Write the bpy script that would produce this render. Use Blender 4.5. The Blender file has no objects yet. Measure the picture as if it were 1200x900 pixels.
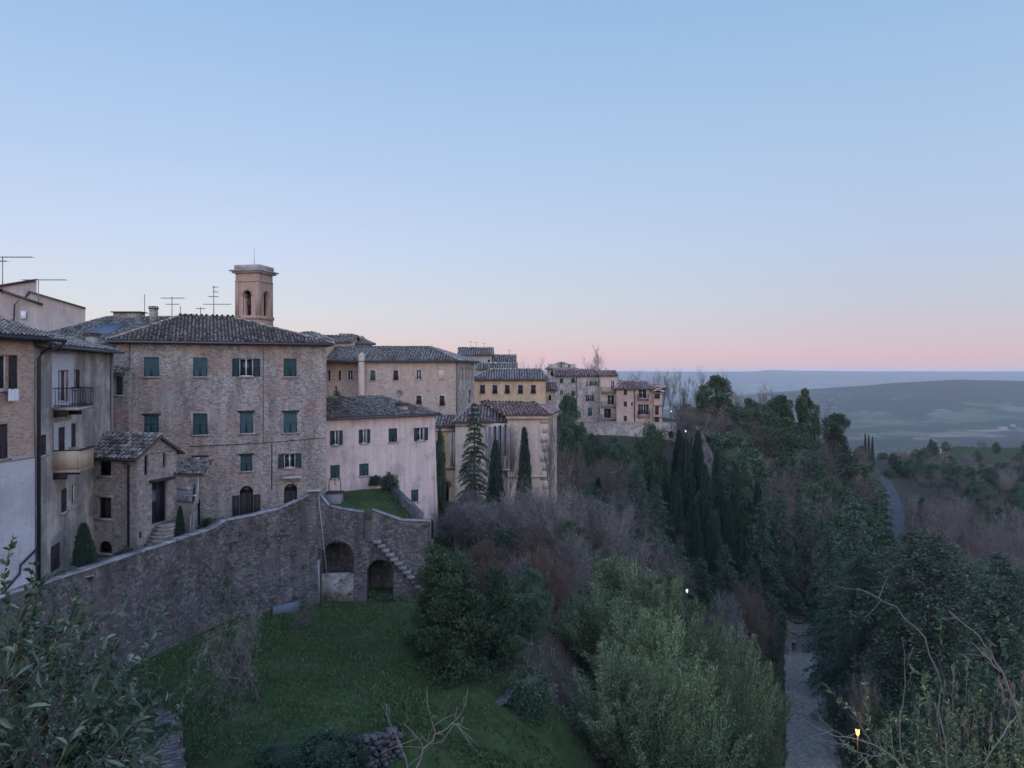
import bpy, math, random
import numpy as np
from mathutils import Vector
R = math.radians
rng = np.random.default_rng(7); random.seed(7)
sc = bpy.context.scene
COL = sc.collection
# ------------------------------------------------------------------ camera, sky, sun, exposure
EYE = 436.0; FPX = 900.0
cd = bpy.data.cameras.new('camera'); cam = bpy.data.objects.new('camera', cd); COL.objects.link(cam)
cam.rotation_euler = (R(90), 0, 0); cd.sensor_width = 36; cd.lens = 27.0; cd.shift_y = (EYE-450)/1200
cd.clip_start = 0.1; cd.clip_end = 60000
sc.camera = cam
sc.render.engine = 'CYCLES'
cy = sc.cycles
cy.max_bounces = 4; cy.diffuse_bounces = 3; cy.glossy_bounces = 1; cy.transmission_bounces = 2; cy.transparent_max_bounces = 4
cy.volume_bounces = 0; cy.use_denoising = True; cy.denoiser = 'OPENIMAGEDENOISE'; cy.use_adaptive_sampling = False
cy.caustics_reflective = False; cy.caustics_refractive = False; cy.sample_clamp_indirect = 4
try: cy.denoising_prefilter = 'ACCURATE'
except Exception: pass
vs = sc.view_settings; vs.view_transform = 'Standard'; vs.look = 'None'; vs.exposure = 0.0; vs.gamma = 1.0; vs.use_curve_mapping = False

def lin(c):
    return tuple((v/255/12.92 if v/255 <= .04045 else ((v/255+.055)/1.055)**2.4) for v in c)
w = bpy.data.worlds.new('World'); sc.world = w; w.use_nodes = True
nt = w.node_tree; nt.nodes.clear(); N = nt.nodes.new; L = nt.links.new
tc = N('ShaderNodeTexCoord'); sep = N('ShaderNodeSeparateXYZ'); L(tc.outputs['Generated'], sep.inputs[0])
def wramp(stops):
    r = N('ShaderNodeValToRGB'); r.color_ramp.interpolation = 'EASE' if len(stops) < 3 else 'LINEAR'
    el = r.color_ramp.elements
    while len(el) < len(stops): el.new(0.5)
    for e, (p, c) in zip(el, stops): e.position = p; e.color = (*lin(c), 1)
    L(mz.outputs[0], r.inputs[0]); return r
mz = N('ShaderNodeMapRange'); mz.inputs[1].default_value = -0.05; mz.inputs[2].default_value = 0.95
L(sep.outputs[2], mz.inputs[0])
def stp(l): return [(z+.05, c) for z, c in l]
left = wramp(stp([(-.05,(150,150,165)), (0,(232,186,190)), (.02,(236,203,200)), (.04,(230,216,214)), (.075,(220,223,228)), (.15,(203,218,243)), (.25,(183,207,239)), (.44,(151,187,230)), (.95,(84,130,196))]))
right = wramp(stp([(-.05,(140,145,165)), (0,(208,180,193)), (.02,(215,187,196)), (.045,(206,194,206)), (.09,(195,201,217)), (.15,(185,202,229)), (.25,(173,199,229)), (.44,(148,184,225)), (.95,(84,130,196))]))
mx = N('ShaderNodeMapRange'); mx.inputs[1].default_value = -0.35; mx.inputs[2].default_value = 0.45; L(sep.outputs[0], mx.inputs[0])
m1 = N('ShaderNodeMix'); m1.data_type = 'RGBA'; L(mx.outputs[0], m1.inputs[0]); L(left.outputs[0], m1.inputs[6]); L(right.outputs[0], m1.inputs[7])
back0 = wramp(stp([(-.05,(180,150,140)), (0,(250,204,174)), (.08,(236,208,198)), (.2,(208,210,228)), (.45,(172,190,234)), (.95,(112,148,208))]))
back = N('ShaderNodeVectorMath'); back.operation = 'SCALE'; back.inputs[3].default_value = 2.65; L(back0.outputs[0], back.inputs[0])
my = N('ShaderNodeMapRange'); my.inputs[1].default_value = 0.3; my.inputs[2].default_value = -0.6; L(sep.outputs[1], my.inputs[0])
m2 = N('ShaderNodeMix'); m2.data_type = 'RGBA'; L(my.outputs[0], m2.inputs[0]); L(m1.outputs[2], m2.inputs[6]); L(back.outputs[0], m2.inputs[7])
sky = N('ShaderNodeTexSky'); sky.sky_type = 'NISHITA'; sky.sun_disc = False; sky.sun_elevation = R(3); sky.sun_rotation = R(215); sky.altitude = 500
bg = N('ShaderNodeBackground'); bg.inputs[1].default_value = 1.0
bg2 = N('ShaderNodeBackground'); bg2.inputs[1].default_value = 0.005; L(sky.outputs[0], bg2.inputs[0])
L(m2.outputs[2], bg.inputs[0]); ad = N('ShaderNodeAddShader'); L(bg.outputs[0], ad.inputs[0]); L(bg2.outputs[0], ad.inputs[1])
wo = N('ShaderNodeOutputWorld'); L(ad.outputs[0], wo.inputs[0])
w.cycles.sampling_method = 'MANUAL'; w.cycles.sample_map_resolution = 512
# low afterglow from behind and to the left of the camera
sl = bpy.data.lights.new('sun', 'SUN'); sl.energy = 0.35; sl.angle = R(25); sl.color = (1.0, .8, .7)
so = bpy.data.objects.new('sun', sl); COL.objects.link(so)
so.rotation_euler = Vector((0.62, 0.75, -0.16)).to_track_quat('-Z', 'Y').to_euler()

HAZE = 0.00006

# ------------------------------------------------------------------ helpers
def P(px, py, Y): return np.array([(px-600)/FPX*Y, Y, -(py-EYE)/FPX*Y])
def PX(px, Y): return ((px-600)/FPX*Y, Y)
def rot(a): return np.array([[math.cos(a), -math.sin(a)], [math.sin(a), math.cos(a)]])

class MB:
    """collects faces and links them as ONE mesh object"""
    def __init__(s): s.v = []; s.f = []; s.n = 0; s.a = []; s.arr = []
    def quad(s, *pts, a=0.5):
        s.v.append(np.array(pts, float)); k = len(pts); s.f.append(tuple(range(s.n, s.n+k))); s.n += k; s.a.append(np.full(k, a))
    def mesh(s, V, F, a=None):
        V = np.asarray(V, float); s.v.append(V)
        for f in F: s.f.append(tuple(i+s.n for i in f))
        s.n += len(V); s.a.append(np.full(len(V), 0.5) if a is None else np.broadcast_to(np.asarray(a, float), (len(V),)))
    def quads(s, V, a=None):          # V (k,4,3) or (k,3,3), vectorised
        k, m, _ = V.shape
        if k == 0: return
        s.v.append(V.reshape(-1, 3)); s.arr.append((np.arange(k*m).reshape(k, m)+s.n)); s.n += k*m
        s.a.append(np.full(k*m, .5) if a is None else np.repeat(a, m))
    def idx(s, V, F, a):              # shared verts, F (k,m)
        s.v.append(V); s.arr.append(F+s.n); s.n += len(V); s.a.append(a)
    def box(s, c, sz, rz=0, a=.5):
        x, y, z = np.array(sz)/2
        V = np.array([(i*x, j*y, k*z) for k in (-1, 1) for i, j in ((-1,-1),(1,-1),(1,1),(-1,1))])
        V[:, :2] = V[:, :2] @ rot(rz).T
        s.mesh(V+np.array(c), [(3,2,1,0),(4,5,6,7),(0,1,5,4),(1,2,6,5),(2,3,7,6),(3,0,4,7)], a)
    def hexa(s, b, t, a=.5):          # bottom 4 pts, top 4 pts
        s.mesh(np.array(list(b)+list(t), float), [(3,2,1,0),(4,5,6,7),(0,1,5,4),(1,2,6,5),(2,3,7,6),(3,0,4,7)], a)
    def tube(s, pts, rad, k=6, a=.5):
        pts = np.array(pts, float); rad = np.broadcast_to(np.asarray(rad, float), (len(pts),))
        V = []; F = []
        for i, p in enumerate(pts):
            d = pts[min(i+1, len(pts)-1)]-pts[max(i-1, 0)]; d = d/(np.linalg.norm(d)+1e-9)
            u = np.cross(d, (0, 0, 1) if abs(d[2]) < .9 else (0, 1, 0)); u /= np.linalg.norm(u); q = np.cross(d, u)
            for j in range(k):
                t = 2*math.pi*j/k; V.append(p+rad[i]*(u*math.cos(t)+q*math.sin(t)))
            if i:
                for j in range(k):
                    F.append(((i-1)*k+j, (i-1)*k+(j+1) % k, i*k+(j+1) % k, i*k+j))
        F.append(tuple(range(k))[::-1]); F.append(tuple(range((len(pts)-1)*k, len(pts)*k)))
        s.mesh(V, F, a)
    def lathe(s, c, prof, k=12, a=.5):
        V = []; F = []
        for i, (r, z) in enumerate(prof):
            for j in range(k): t = 2*math.pi*j/k; V.append((c[0]+r*math.cos(t), c[1]+r*math.sin(t), c[2]+z))
            if i:
                for j in range(k): F.append(((i-1)*k+j, (i-1)*k+(j+1) % k, i*k+(j+1) % k, i*k+j))
        s.mesh(V, F, a)
    def build(s, name, m, parent=None, smooth=False, world=True):
        V = np.concatenate(s.v); A = np.concatenate(s.a)
        off = np.zeros(3)
        if parent is not None and world:
            p = parent
            while p is not None: off += np.array(p.location); p = p.parent
        V = V-off
        loops = []; starts = []; tot = []; c = 0
        if s.f:
            fl = np.fromiter((i for f in s.f for i in f), int); ln = np.array([len(f) for f in s.f])
            loops.append(fl); tot.append(ln)
        for arr in s.arr:
            loops.append(arr.ravel()); tot.append(np.full(len(arr), arr.shape[1]))
        loops = np.concatenate(loops); tot = np.concatenate(tot); starts = np.concatenate([[0], np.cumsum(tot)[:-1]])
        me = bpy.data.meshes.new(name); me.vertices.add(len(V)); me.vertices.foreach_set('co', V.astype(np.float32).ravel())
        me.loops.add(len(loops)); me.loops.foreach_set('vertex_index', loops.astype(np.int32))
        me.polygons.add(len(tot)); me.polygons.foreach_set('loop_start', starts.astype(np.int32)); me.polygons.foreach_set('loop_total', tot.astype(np.int32))
        if smooth: me.polygons.foreach_set('use_smooth', np.ones(len(tot), bool))
        me.update(calc_edges=True)
        at = me.attributes.new('rnd', 'FLOAT', 'POINT'); at.data.foreach_set('value', A.astype(np.float32))
        # UV in metres, projected along each face's own plane
        nr = np.zeros(len(tot)*3, np.float32); me.polygons.foreach_get('normal', nr); nr = nr.reshape(-1, 3)
        fi = np.repeat(np.arange(len(tot)), tot); n = nr[fi]; p = (V+off)[loops]
        hl = np.hypot(n[:, 0], n[:, 1]); flat = hl < .35; hl = np.maximum(hl, 1e-6)
        u = (-n[:, 1]*p[:, 0]+n[:, 0]*p[:, 1])/hl
        uv = np.stack([np.where(flat, p[:, 0], u), np.where(flat, p[:, 1], p[:, 2])], 1)
        ul = me.uv_layers.new(name='UVMap'); ul.data.foreach_set('uv', uv.astype(np.float32).ravel())
        if m: me.materials.append(m)
        o = bpy.data.objects.new(name, me); COL.objects.link(o)
        if parent is not None: o.parent = parent
        return o

def thing(name, label, cat, loc=(0, 0, 0), group=None):
    o = bpy.data.objects.new(name, None); COL.objects.link(o); o.location = tuple(float(v) for v in loc); o.empty_display_size = .3
    o['label'] = label; o['category'] = cat
    if group: o['group'] = group
    return o
def tag(o, label, cat, group=None):
    o['label'] = label; o['category'] = cat
    if group: o['group'] = group
    return o
def struct(o): o['kind'] = 'structure'; return o
def kids(o): return [c for c in KID.get(o.name, [])]
KID = {}
def copy_tree(o, parent=None):
    c = o.copy(); COL.objects.link(c); c.parent = parent
    for ch in CH[o.name] if o.name in CH else []:
        d = copy_tree(ch, c)
    return c
CH = {}
def reg(root):
    for o in [root]+list(root.children_recursive): CH[o.name] = list(o.children)

# ------------------------------------------------------------------ materials
def newmat(name, rough=.8, spec=.2, metal=0):
    m = bpy.data.materials.new(name); m.use_nodes = True; nt = m.node_tree; b = nt.nodes['Principled BSDF']
    b.inputs['Roughness'].default_value = rough; b.inputs['Specular IOR Level'].default_value = spec; b.inputs['Metallic'].default_value = metal
    return m, nt, b
def nd(nt, t, **k):
    n = nt.nodes.new(t)
    for a, v in k.items(): setattr(n, a, v)
    return n
def plain(name, c, rough=.7, metal=0, spec=.3):
    m, nt, b = newmat(name, rough, spec, metal); b.inputs['Base Color'].default_value = (*c, 1)
    n = nd(nt, 'ShaderNodeTexNoise'); n.inputs['Scale'].default_value = 2.5; n.inputs['Detail'].default_value = 6
    u = nd(nt, 'ShaderNodeUVMap'); nt.links.new(u.outputs[0], n.inputs[0])
    mr = nd(nt, 'ShaderNodeMapRange'); mr.inputs[3].default_value = .75; mr.inputs[4].default_value = 1.22; nt.links.new(n.outputs[0], mr.inputs[0])
    h = nd(nt, 'ShaderNodeVectorMath', operation='SCALE'); h.inputs[0].default_value = c; nt.links.new(mr.outputs[0], h.inputs[3]); nt.links.new(h.outputs[0], b.inputs['Base Color'])
    return m
def ramp(nt, fac, stops, interp='LINEAR'):
    r = nd(nt, 'ShaderNodeValToRGB'); r.color_ramp.interpolation = interp; el = r.color_ramp.elements
    while len(el) < len(stops): el.new(.5)
    for e, (p, c) in zip(el, stops): e.position = p; e.color = (*c, 1) if len(c) == 3 else c
    nt.links.new(fac, r.inputs[0]); return r.outputs[0]
def mix(nt, f, a, b, mode='MIX'):
    m = nd(nt, 'ShaderNodeMix', data_type='RGBA', blend_type=mode)
    for s, v in ((0, f), (6, a), (7, b)):
        if isinstance(v, (int, float)): m.inputs[s].default_value = v
        elif isinstance(v, tuple): m.inputs[s].default_value = (*v, 1)
        else: nt.links.new(v, m.inputs[s])
    return m.outputs[2]
def noise(nt, vec, scale, detail=4, rough=.5, dist=0):
    n = nd(nt, 'ShaderNodeTexNoise'); n.inputs['Scale'].default_value = scale; n.inputs['Detail'].default_value = detail
    n.inputs['Roughness'].default_value = rough; n.inputs['Distortion'].default_value = dist; nt.links.new(vec, n.inputs[0]); return n
def mapping(nt, vec, s=(1, 1, 1), loc=(0, 0, 0)):
    m = nd(nt, 'ShaderNodeMapping'); m.inputs['Scale'].default_value = s; m.inputs['Location'].default_value = loc; nt.links.new(vec, m.inputs[0]); return m.outputs[0]
def g(v): return tuple(v)
def leafmat(name, c1, c2, c3=None, rough=.55):
    m, nt, b = newmat(name, rough, .25)
    q_ = 1.75 if 'twig' not in name else 1.25; c1, c2, c3 = [tuple(v*q_ for v in c) if c else None for c in (c1, c2, c3)]
    a = nd(nt, 'ShaderNodeAttribute', attribute_name='rnd')
    oi = nd(nt, 'ShaderNodeObjectInfo')
    c = ramp(nt, a.outputs['Fac'], [(0, c1), (.55, c2), (1, c3 or c2)])
    mr = nd(nt, 'ShaderNodeMapRange'); mr.inputs[3].default_value = .72; mr.inputs[4].default_value = 1.3; nt.links.new(oi.outputs['Random'], mr.inputs[0])
    sc_ = nd(nt, 'ShaderNodeVectorMath', operation='SCALE'); nt.links.new(c, sc_.inputs[0]); nt.links.new(mr.outputs[0], sc_.inputs[3])
    nt.links.new(sc_.outputs[0], b.inputs['Base Color']); return m
def masonry(name, cols, mortar, brick=(.28, .075), rubble=0.0, rub_s=(3.0, 4.5), stain=.5, bump=.5, patch=None, patch_amt=.0, seed=0.):
    """coursed brick and rubble stone mixed, weathered; UV in metres"""
    m, nt, b = newmat(name, .92, .1)
    uv0 = nd(nt, 'ShaderNodeUVMap').outputs[0]; uv = mapping(nt, uv0, loc=(seed*7.3, seed*3.1, 0))
    wob = noise(nt, uv, 2.2, 2); wv = mix(nt, .06, uv, wob.outputs['Color'], 'ADD')
    br = nd(nt, 'ShaderNodeTexBrick'); br.inputs['Scale'].default_value = 1; br.inputs['Brick Width'].default_value = brick[0]; br.inputs['Row Height'].default_value = brick[1]
    br.inputs['Mortar Size'].default_value = .012; br.inputs['Mortar Smooth'].default_value = .3; br.inputs['Color1'].default_value = (0, 0, 0, 1); br.inputs['Color2'].default_value = (1, 1, 1, 1); br.inputs['Mortar'].default_value = (.5, .5, .5, 1)
    nt.links.new(wv, br.inputs[0])
    vo = nd(nt, 'ShaderNodeTexVoronoi', feature='F1'); vo.inputs['Scale'].default_value = 1; vo.inputs['Randomness'].default_value = .9
    ve = nd(nt, 'ShaderNodeTexVoronoi', feature='DISTANCE_TO_EDGE'); ve.inputs['Scale'].default_value = 1; ve.inputs['Randomness'].default_value = .9
    rv = mapping(nt, wv, (rub_s[0], rub_s[1], 1)); nt.links.new(rv, vo.inputs[0]); nt.links.new(rv, ve.inputs[0])
    bc = ramp(nt, br.outputs['Color'], [(0, cols[0]), (.35, cols[1]), (.7, cols[2]), (1, cols[3])])
    bm = mix(nt, br.outputs['Fac'], bc, mortar)
    sx = nd(nt, 'ShaderNodeSeparateColor'); nt.links.new(vo.outputs['Color'], sx.inputs[0])
    rc = ramp(nt, sx.outputs[0], [(0, cols[4]), (.4, cols[5]), (.75, cols[6]), (1, cols[7] if len(cols) > 7 else cols[4])])
    edge = ramp(nt, ve.outputs['Distance'], [(.0, (1, 1, 1)), (.09, (0, 0, 0))])
    rm = mix(nt, edge, rc, mortar)
    big = noise(nt, uv, .45, 5, .6); mk = ramp(nt, big.outputs[0], [(max(0, .62-rubble*.5), (0, 0, 0)), (min(1, .72-rubble*.5), (1, 1, 1))]) if rubble < .99 else None
    c = mix(nt, mk, bm, rm) if rubble < .99 else rm
    if patch:
        pn = noise(nt, mapping(nt, uv, (1, .8, 1), (5, 9, 2)), .55, 6, .65, .3)
        pf = ramp(nt, pn.outputs[0], [(.66-patch_amt*.35, (0, 0, 0)), (.69-patch_amt*.35, (.92, .92, .92))])
        c = mix(nt, pf, c, patch)
    st = noise(nt, mapping(nt, uv, (1.1, .22, 1)), 1.0, 6, .65); sf = ramp(nt, st.outputs[0], [(.3, (1-stain*.55,)*3), (.7, (1.15, 1.13, 1.1))])
    c = mix(nt, 1.0, c, sf, 'MULTIPLY')
    fn = noise(nt, uv, 9, 4, .7); ff = ramp(nt, fn.outputs[0], [(.3, (.74,)*3), (.7, (1.25,)*3)]); c = mix(nt, 1.0, c, ff, 'MULTIPLY')
    nt.links.new(c, b.inputs['Base Color'])
    bp = nd(nt, 'ShaderNodeBump'); bp.inputs['Strength'].default_value = bump; bp.inputs['Distance'].default_value = .06
    hh = mix(nt, .5, ve.outputs['Distance'], fn.outputs[0]); nt.links.new(hh, bp.inputs['Height']); nt.links.new(bp.outputs[0], b.inputs['Normal'])
    return m
def plaster(name, c, stain=.4, c2=None, amt=.3, seed=0., rough=.9):
    m, nt, b = newmat(name, rough, .15)
    uv = mapping(nt, nd(nt, 'ShaderNodeUVMap').outputs[0], loc=(seed*5.7, seed*2.3, 0))
    n1 = noise(nt, uv, .5, 6, .62); col = mix(nt, ramp(nt, n1.outputs[0], [(.62-amt*.5, (0, 0, 0)), (.75-amt*.5, (1, 1, 1))]), c, c2 or tuple(v*.7 for v in c))
    st = noise(nt, mapping(nt, uv, (2.0, .18, 1)), 1.0, 6, .7); sf = ramp(nt, st.outputs[0], [(.3, (1-stain*.6,)*3), (.62, (1.08,)*3)])
    col = mix(nt, 1.0, col, sf, 'MULTIPLY')
    fn = noise(nt, uv, 7, 5, .7); col = mix(nt, 1.0, col, ramp(nt, fn.outputs[0], [(.3, (.86,)*3), (.7, (1.12,)*3)]), 'MULTIPLY')
    nt.links.new(col, b.inputs['Base Color'])
    bp = nd(nt, 'ShaderNodeBump'); bp.inputs['Strength'].default_value = .25; bp.inputs['Distance'].default_value = .02; nt.links.new(fn.outputs[0], bp.inputs['Height']); nt.links.new(bp.outputs[0], b.inputs['Normal'])
    return m
M = {}
GREY = [(.185,.168,.148), (.30,.275,.24), (.45,.415,.365), (.26,.238,.21)]
RED = [(.23,.135,.098), (.33,.21,.155), (.44,.32,.25), (.32,.245,.20)]
M['main'] = masonry('weathered_brick_and_stone', RED[:2]+[(.40,.28,.23), (.46,.38,.33)]+GREY, (.37,.33,.30), rubble=.42, rub_s=(5.5, 9), stain=.85, bump=.8, patch=(.36,.335,.295), patch_amt=.2)
M['rubble'] = masonry('rubble_stone', RED+[(.20,.18,.17), (.30,.27,.25), (.40,.36,.32), (.26,.23,.22)], (.28,.25,.23), rubble=1, rub_s=(3.6, 6.4), stain=.5, bump=.8)
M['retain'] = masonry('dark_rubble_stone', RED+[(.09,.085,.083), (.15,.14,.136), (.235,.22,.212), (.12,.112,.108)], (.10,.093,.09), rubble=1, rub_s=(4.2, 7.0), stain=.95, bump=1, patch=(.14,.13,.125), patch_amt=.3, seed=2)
M['brickA'] = masonry('orange_brick', [(.31,.195,.14), (.42,.29,.215), (.48,.355,.27), (.39,.295,.235)]+GREY, (.42,.36,.32), rubble=.05, stain=.35, seed=3)
M['brickF'] = masonry('ochre_brick', [(.38,.26,.20), (.46,.33,.255), (.52,.39,.30), (.42,.31,.25)]+[(.34,.27,.22), (.44,.35,.28), (.5,.41,.33)], (.44,.36,.30), rubble=.35, stain=.3, seed=4)
M['tower'] = masonry('tower_brick', [(.31,.19,.14), (.38,.25,.185), (.42,.30,.23), (.35,.245,.19)]+GREY, (.38,.29,.25), rubble=.0, stain=.3, seed=5)
M['stoneI'] = masonry('pale_stone_and_brick', RED[:2]+[(.42,.31,.23), (.44,.36,.29)]+GREY, (.38,.33,.28), rubble=.6, stain=.4, patch=(.5,.42,.36), patch_amt=.4, seed=6)
M['plB'] = plaster('stained_plaster', (.47,.43,.38), .65, (.27,.245,.22), .45)
M['plW'] = plaster('pale_blue_plaster', (.50,.50,.52), .25, (.42,.42,.44), .3, 2)
M['plGrey'] = plaster('grey_plaster', (.38,.355,.325), .3, (.34,.29,.27), .3, 3)
M['pink'] = plaster('pink_plaster', (.62,.505,.45), .42, (.46,.375,.335), .25, 4)
M['yel'] = plaster('yellow_plaster', (.60,.43,.26), .3, (.5,.35,.22), .3, 5)
M['cream'] = plaster('cream_plaster', (.60,.50,.38), .35, (.50,.40,.31), .35, 6)
M['rose'] = plaster('rose_plaster', (.55,.43,.34), .35, (.47,.37,.29), .3, 7)
M['J'] = plaster('ochre_rose_plaster', (.52,.38,.28), .35, (.42,.30,.24), .4, 8)
M['tan'] = plaster('tan_panel', (.50,.40,.28), .2)
M['conc'] = plaster('concrete', (.24,.23,.225), .5, (.22,.21,.21), .3, 9)
M['sill'] = plaster('stone_sill', (.38,.35,.32), .3, None, .2, 9)
M['coping'] = plaster('pale_coping', (.40,.38,.37), .4, (.22,.21,.21), .4, 1)
M['green'] = plain('green_shutter_paint', (.025,.062,.060), .6)
M['green2'] = plain('faded_green_shutter_paint', (.05,.095,.10), .65)
M['dgreen'] = plain('dark_green_shutter_paint', (.02,.045,.045), .6)
M['brown'] = plain('dark_brown_shutter_paint', (.04,.027,.03), .6)
M['white'] = plain('white_window_paint', (.62,.62,.62), .5)
M['wood'] = plain('dark_old_wood', (.04,.032,.03), .8)
M['iron'] = plain('dark_iron', (.035,.035,.04), .5, .4)
M['alum'] = plain('antenna_metal', (.18,.18,.19), .45, .6)
M['zinc'] = plain('zinc_pipe', (.10,.10,.11), .5, .3)
M['pot'] = plain('terracotta', (.36,.17,.11), .8)
M['cloth'] = plain('white_cloth', (.7,.7,.72), .9)
M['blue'] = plain('blue_tarp', (.13,.16,.19), .8)
M['asphalt'] = plaster('asphalt', (.095,.10,.105), .4, (.07,.07,.075), .4)
M['cobble'] = masonry('cobbled_path', RED+[(.20,.165,.13), (.29,.245,.195), (.38,.33,.27), (.25,.21,.165)], (.16,.13,.10), rubble=1, rub_s=(4, 4), stain=.3, bump=.6, seed=8)
M['lane'] = plaster('stone_lane', (.16,.15,.14), .3, (.08,.085,.06), .4)
M['bark'] = plain('bark', (.085,.07,.062), .95)
M['barkpale'] = plain('pale_bark', (.2,.175,.16), .9)
m, nt_, b_ = newmat('window_glass', .08, .5); b_.inputs['Base Color'].default_value = (.02, .025, .03, 1); M['glass'] = m
m, nt_, b_ = newmat('dark_interior', .9, 0); b_.inputs['Base Color'].default_value = (.012, .011, .012, 1); M['dark'] = m
def emis(name, c, s):
    m, nt, b = newmat(name); b.inputs['Base Color'].default_value = (*c, 1); b.inputs['Emission Color'].default_value = (*c, 1); b.inputs['Emission Strength'].default_value = s; return m
M['lampwarm'] = emis('warm_lamp_glass', (1, .42, .1), 5)
M['lampwhite'] = emis('white_lamp_glass', (1, .95, .85), .8)
m, nt_, b_ = newmat('roof_tiles', .85, .15)
a_ = nd(nt_, 'ShaderNodeAttribute', attribute_name='rnd')
c_ = ramp(nt_, a_.outputs['Fac'], [(0, (.10,.073,.056)), (.25, (.20,.16,.128)), (.5, (.29,.245,.20)), (.75, (.37,.325,.275)), (1, (.47,.43,.375))])
n_ = noise(nt_, nd(nt_, 'ShaderNodeUVMap').outputs[0], 5, 4, .7); c_ = mix(nt_, 1.0, c_, ramp(nt_, n_.outputs[0], [(.3, (.65,)*3), (.7, (1.3,)*3)]), 'MULTIPLY')
nt_.links.new(c_, b_.inputs['Base Color']); M['tile'] = m
m, nt_, b_ = newmat('terracotta_roof_tiles', .85, .15)
a_ = nd(nt_, 'ShaderNodeAttribute', attribute_name='rnd')
c_ = ramp(nt_, a_.outputs['Fac'], [(0, (.22,.135,.11)), (.4, (.36,.235,.195)), (.7, (.45,.32,.275)), (1, (.55,.46,.42))])
nt_.links.new(c_, b_.inputs['Base Color']); M['tilered'] = m
M['tilebase'] = plain('roof_underside', (.10,.08,.07), .9)
M['leaf_dark'] = leafmat('dark_evergreen_leaves', (.016,.030,.020), (.035,.062,.034), (.075,.105,.05))
M['leaf_cyp'] = leafmat('cypress_foliage', (.012,.024,.018), (.022,.040,.027), (.042,.064,.038))
M['leaf_cedar'] = leafmat('cedar_needles', (.018,.032,.024), (.038,.062,.040), (.085,.12,.07))
M['leaf_blue'] = leafmat('blue_green_needles', (.018,.036,.024), (.034,.062,.042), (.066,.105,.068))
M['leaf_pale'] = leafmat('pale_green_leaves', (.042,.062,.028), (.098,.135,.062), (.21,.245,.125))
M['leaf_ivy'] = leafmat('ivy_leaves', (.017,.032,.019), (.034,.056,.03), (.07,.09,.048))
M['leaf_laurel'] = leafmat('laurel_leaves', (.018,.035,.02), (.05,.075,.045), (.15,.20,.15), .32)
M['leaf_grey'] = leafmat('grey_green_leaves', (.02,.034,.026), (.045,.07,.055), (.13,.18,.155), .45)
M['twig_brown'] = leafmat('brown_twigs', (.055,.042,.034), (.115,.092,.074), (.21,.175,.145), .95)
M['twig_grey'] = leafmat('grey_twigs', (.05,.043,.037), (.11,.098,.086), (.23,.21,.185), .95)
M['twig_red'] = leafmat('reddish_twigs', (.055,.036,.028), (.105,.074,.058), (.16,.12,.095), .95)
M['leaf_olive'] = leafmat('olive_green_leaves', (.03,.042,.02), (.075,.095,.045), (.17,.19,.10), .6)
M['reed'] = leafmat('dry_reed', (.06,.05,.035), (.11,.09,.065), (.18,.155,.115), .8)
M['leaf_yew'] = leafmat('dark_dense_leaves', (.010,.018,.010), (.020,.034,.017), (.042,.06,.03))

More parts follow.
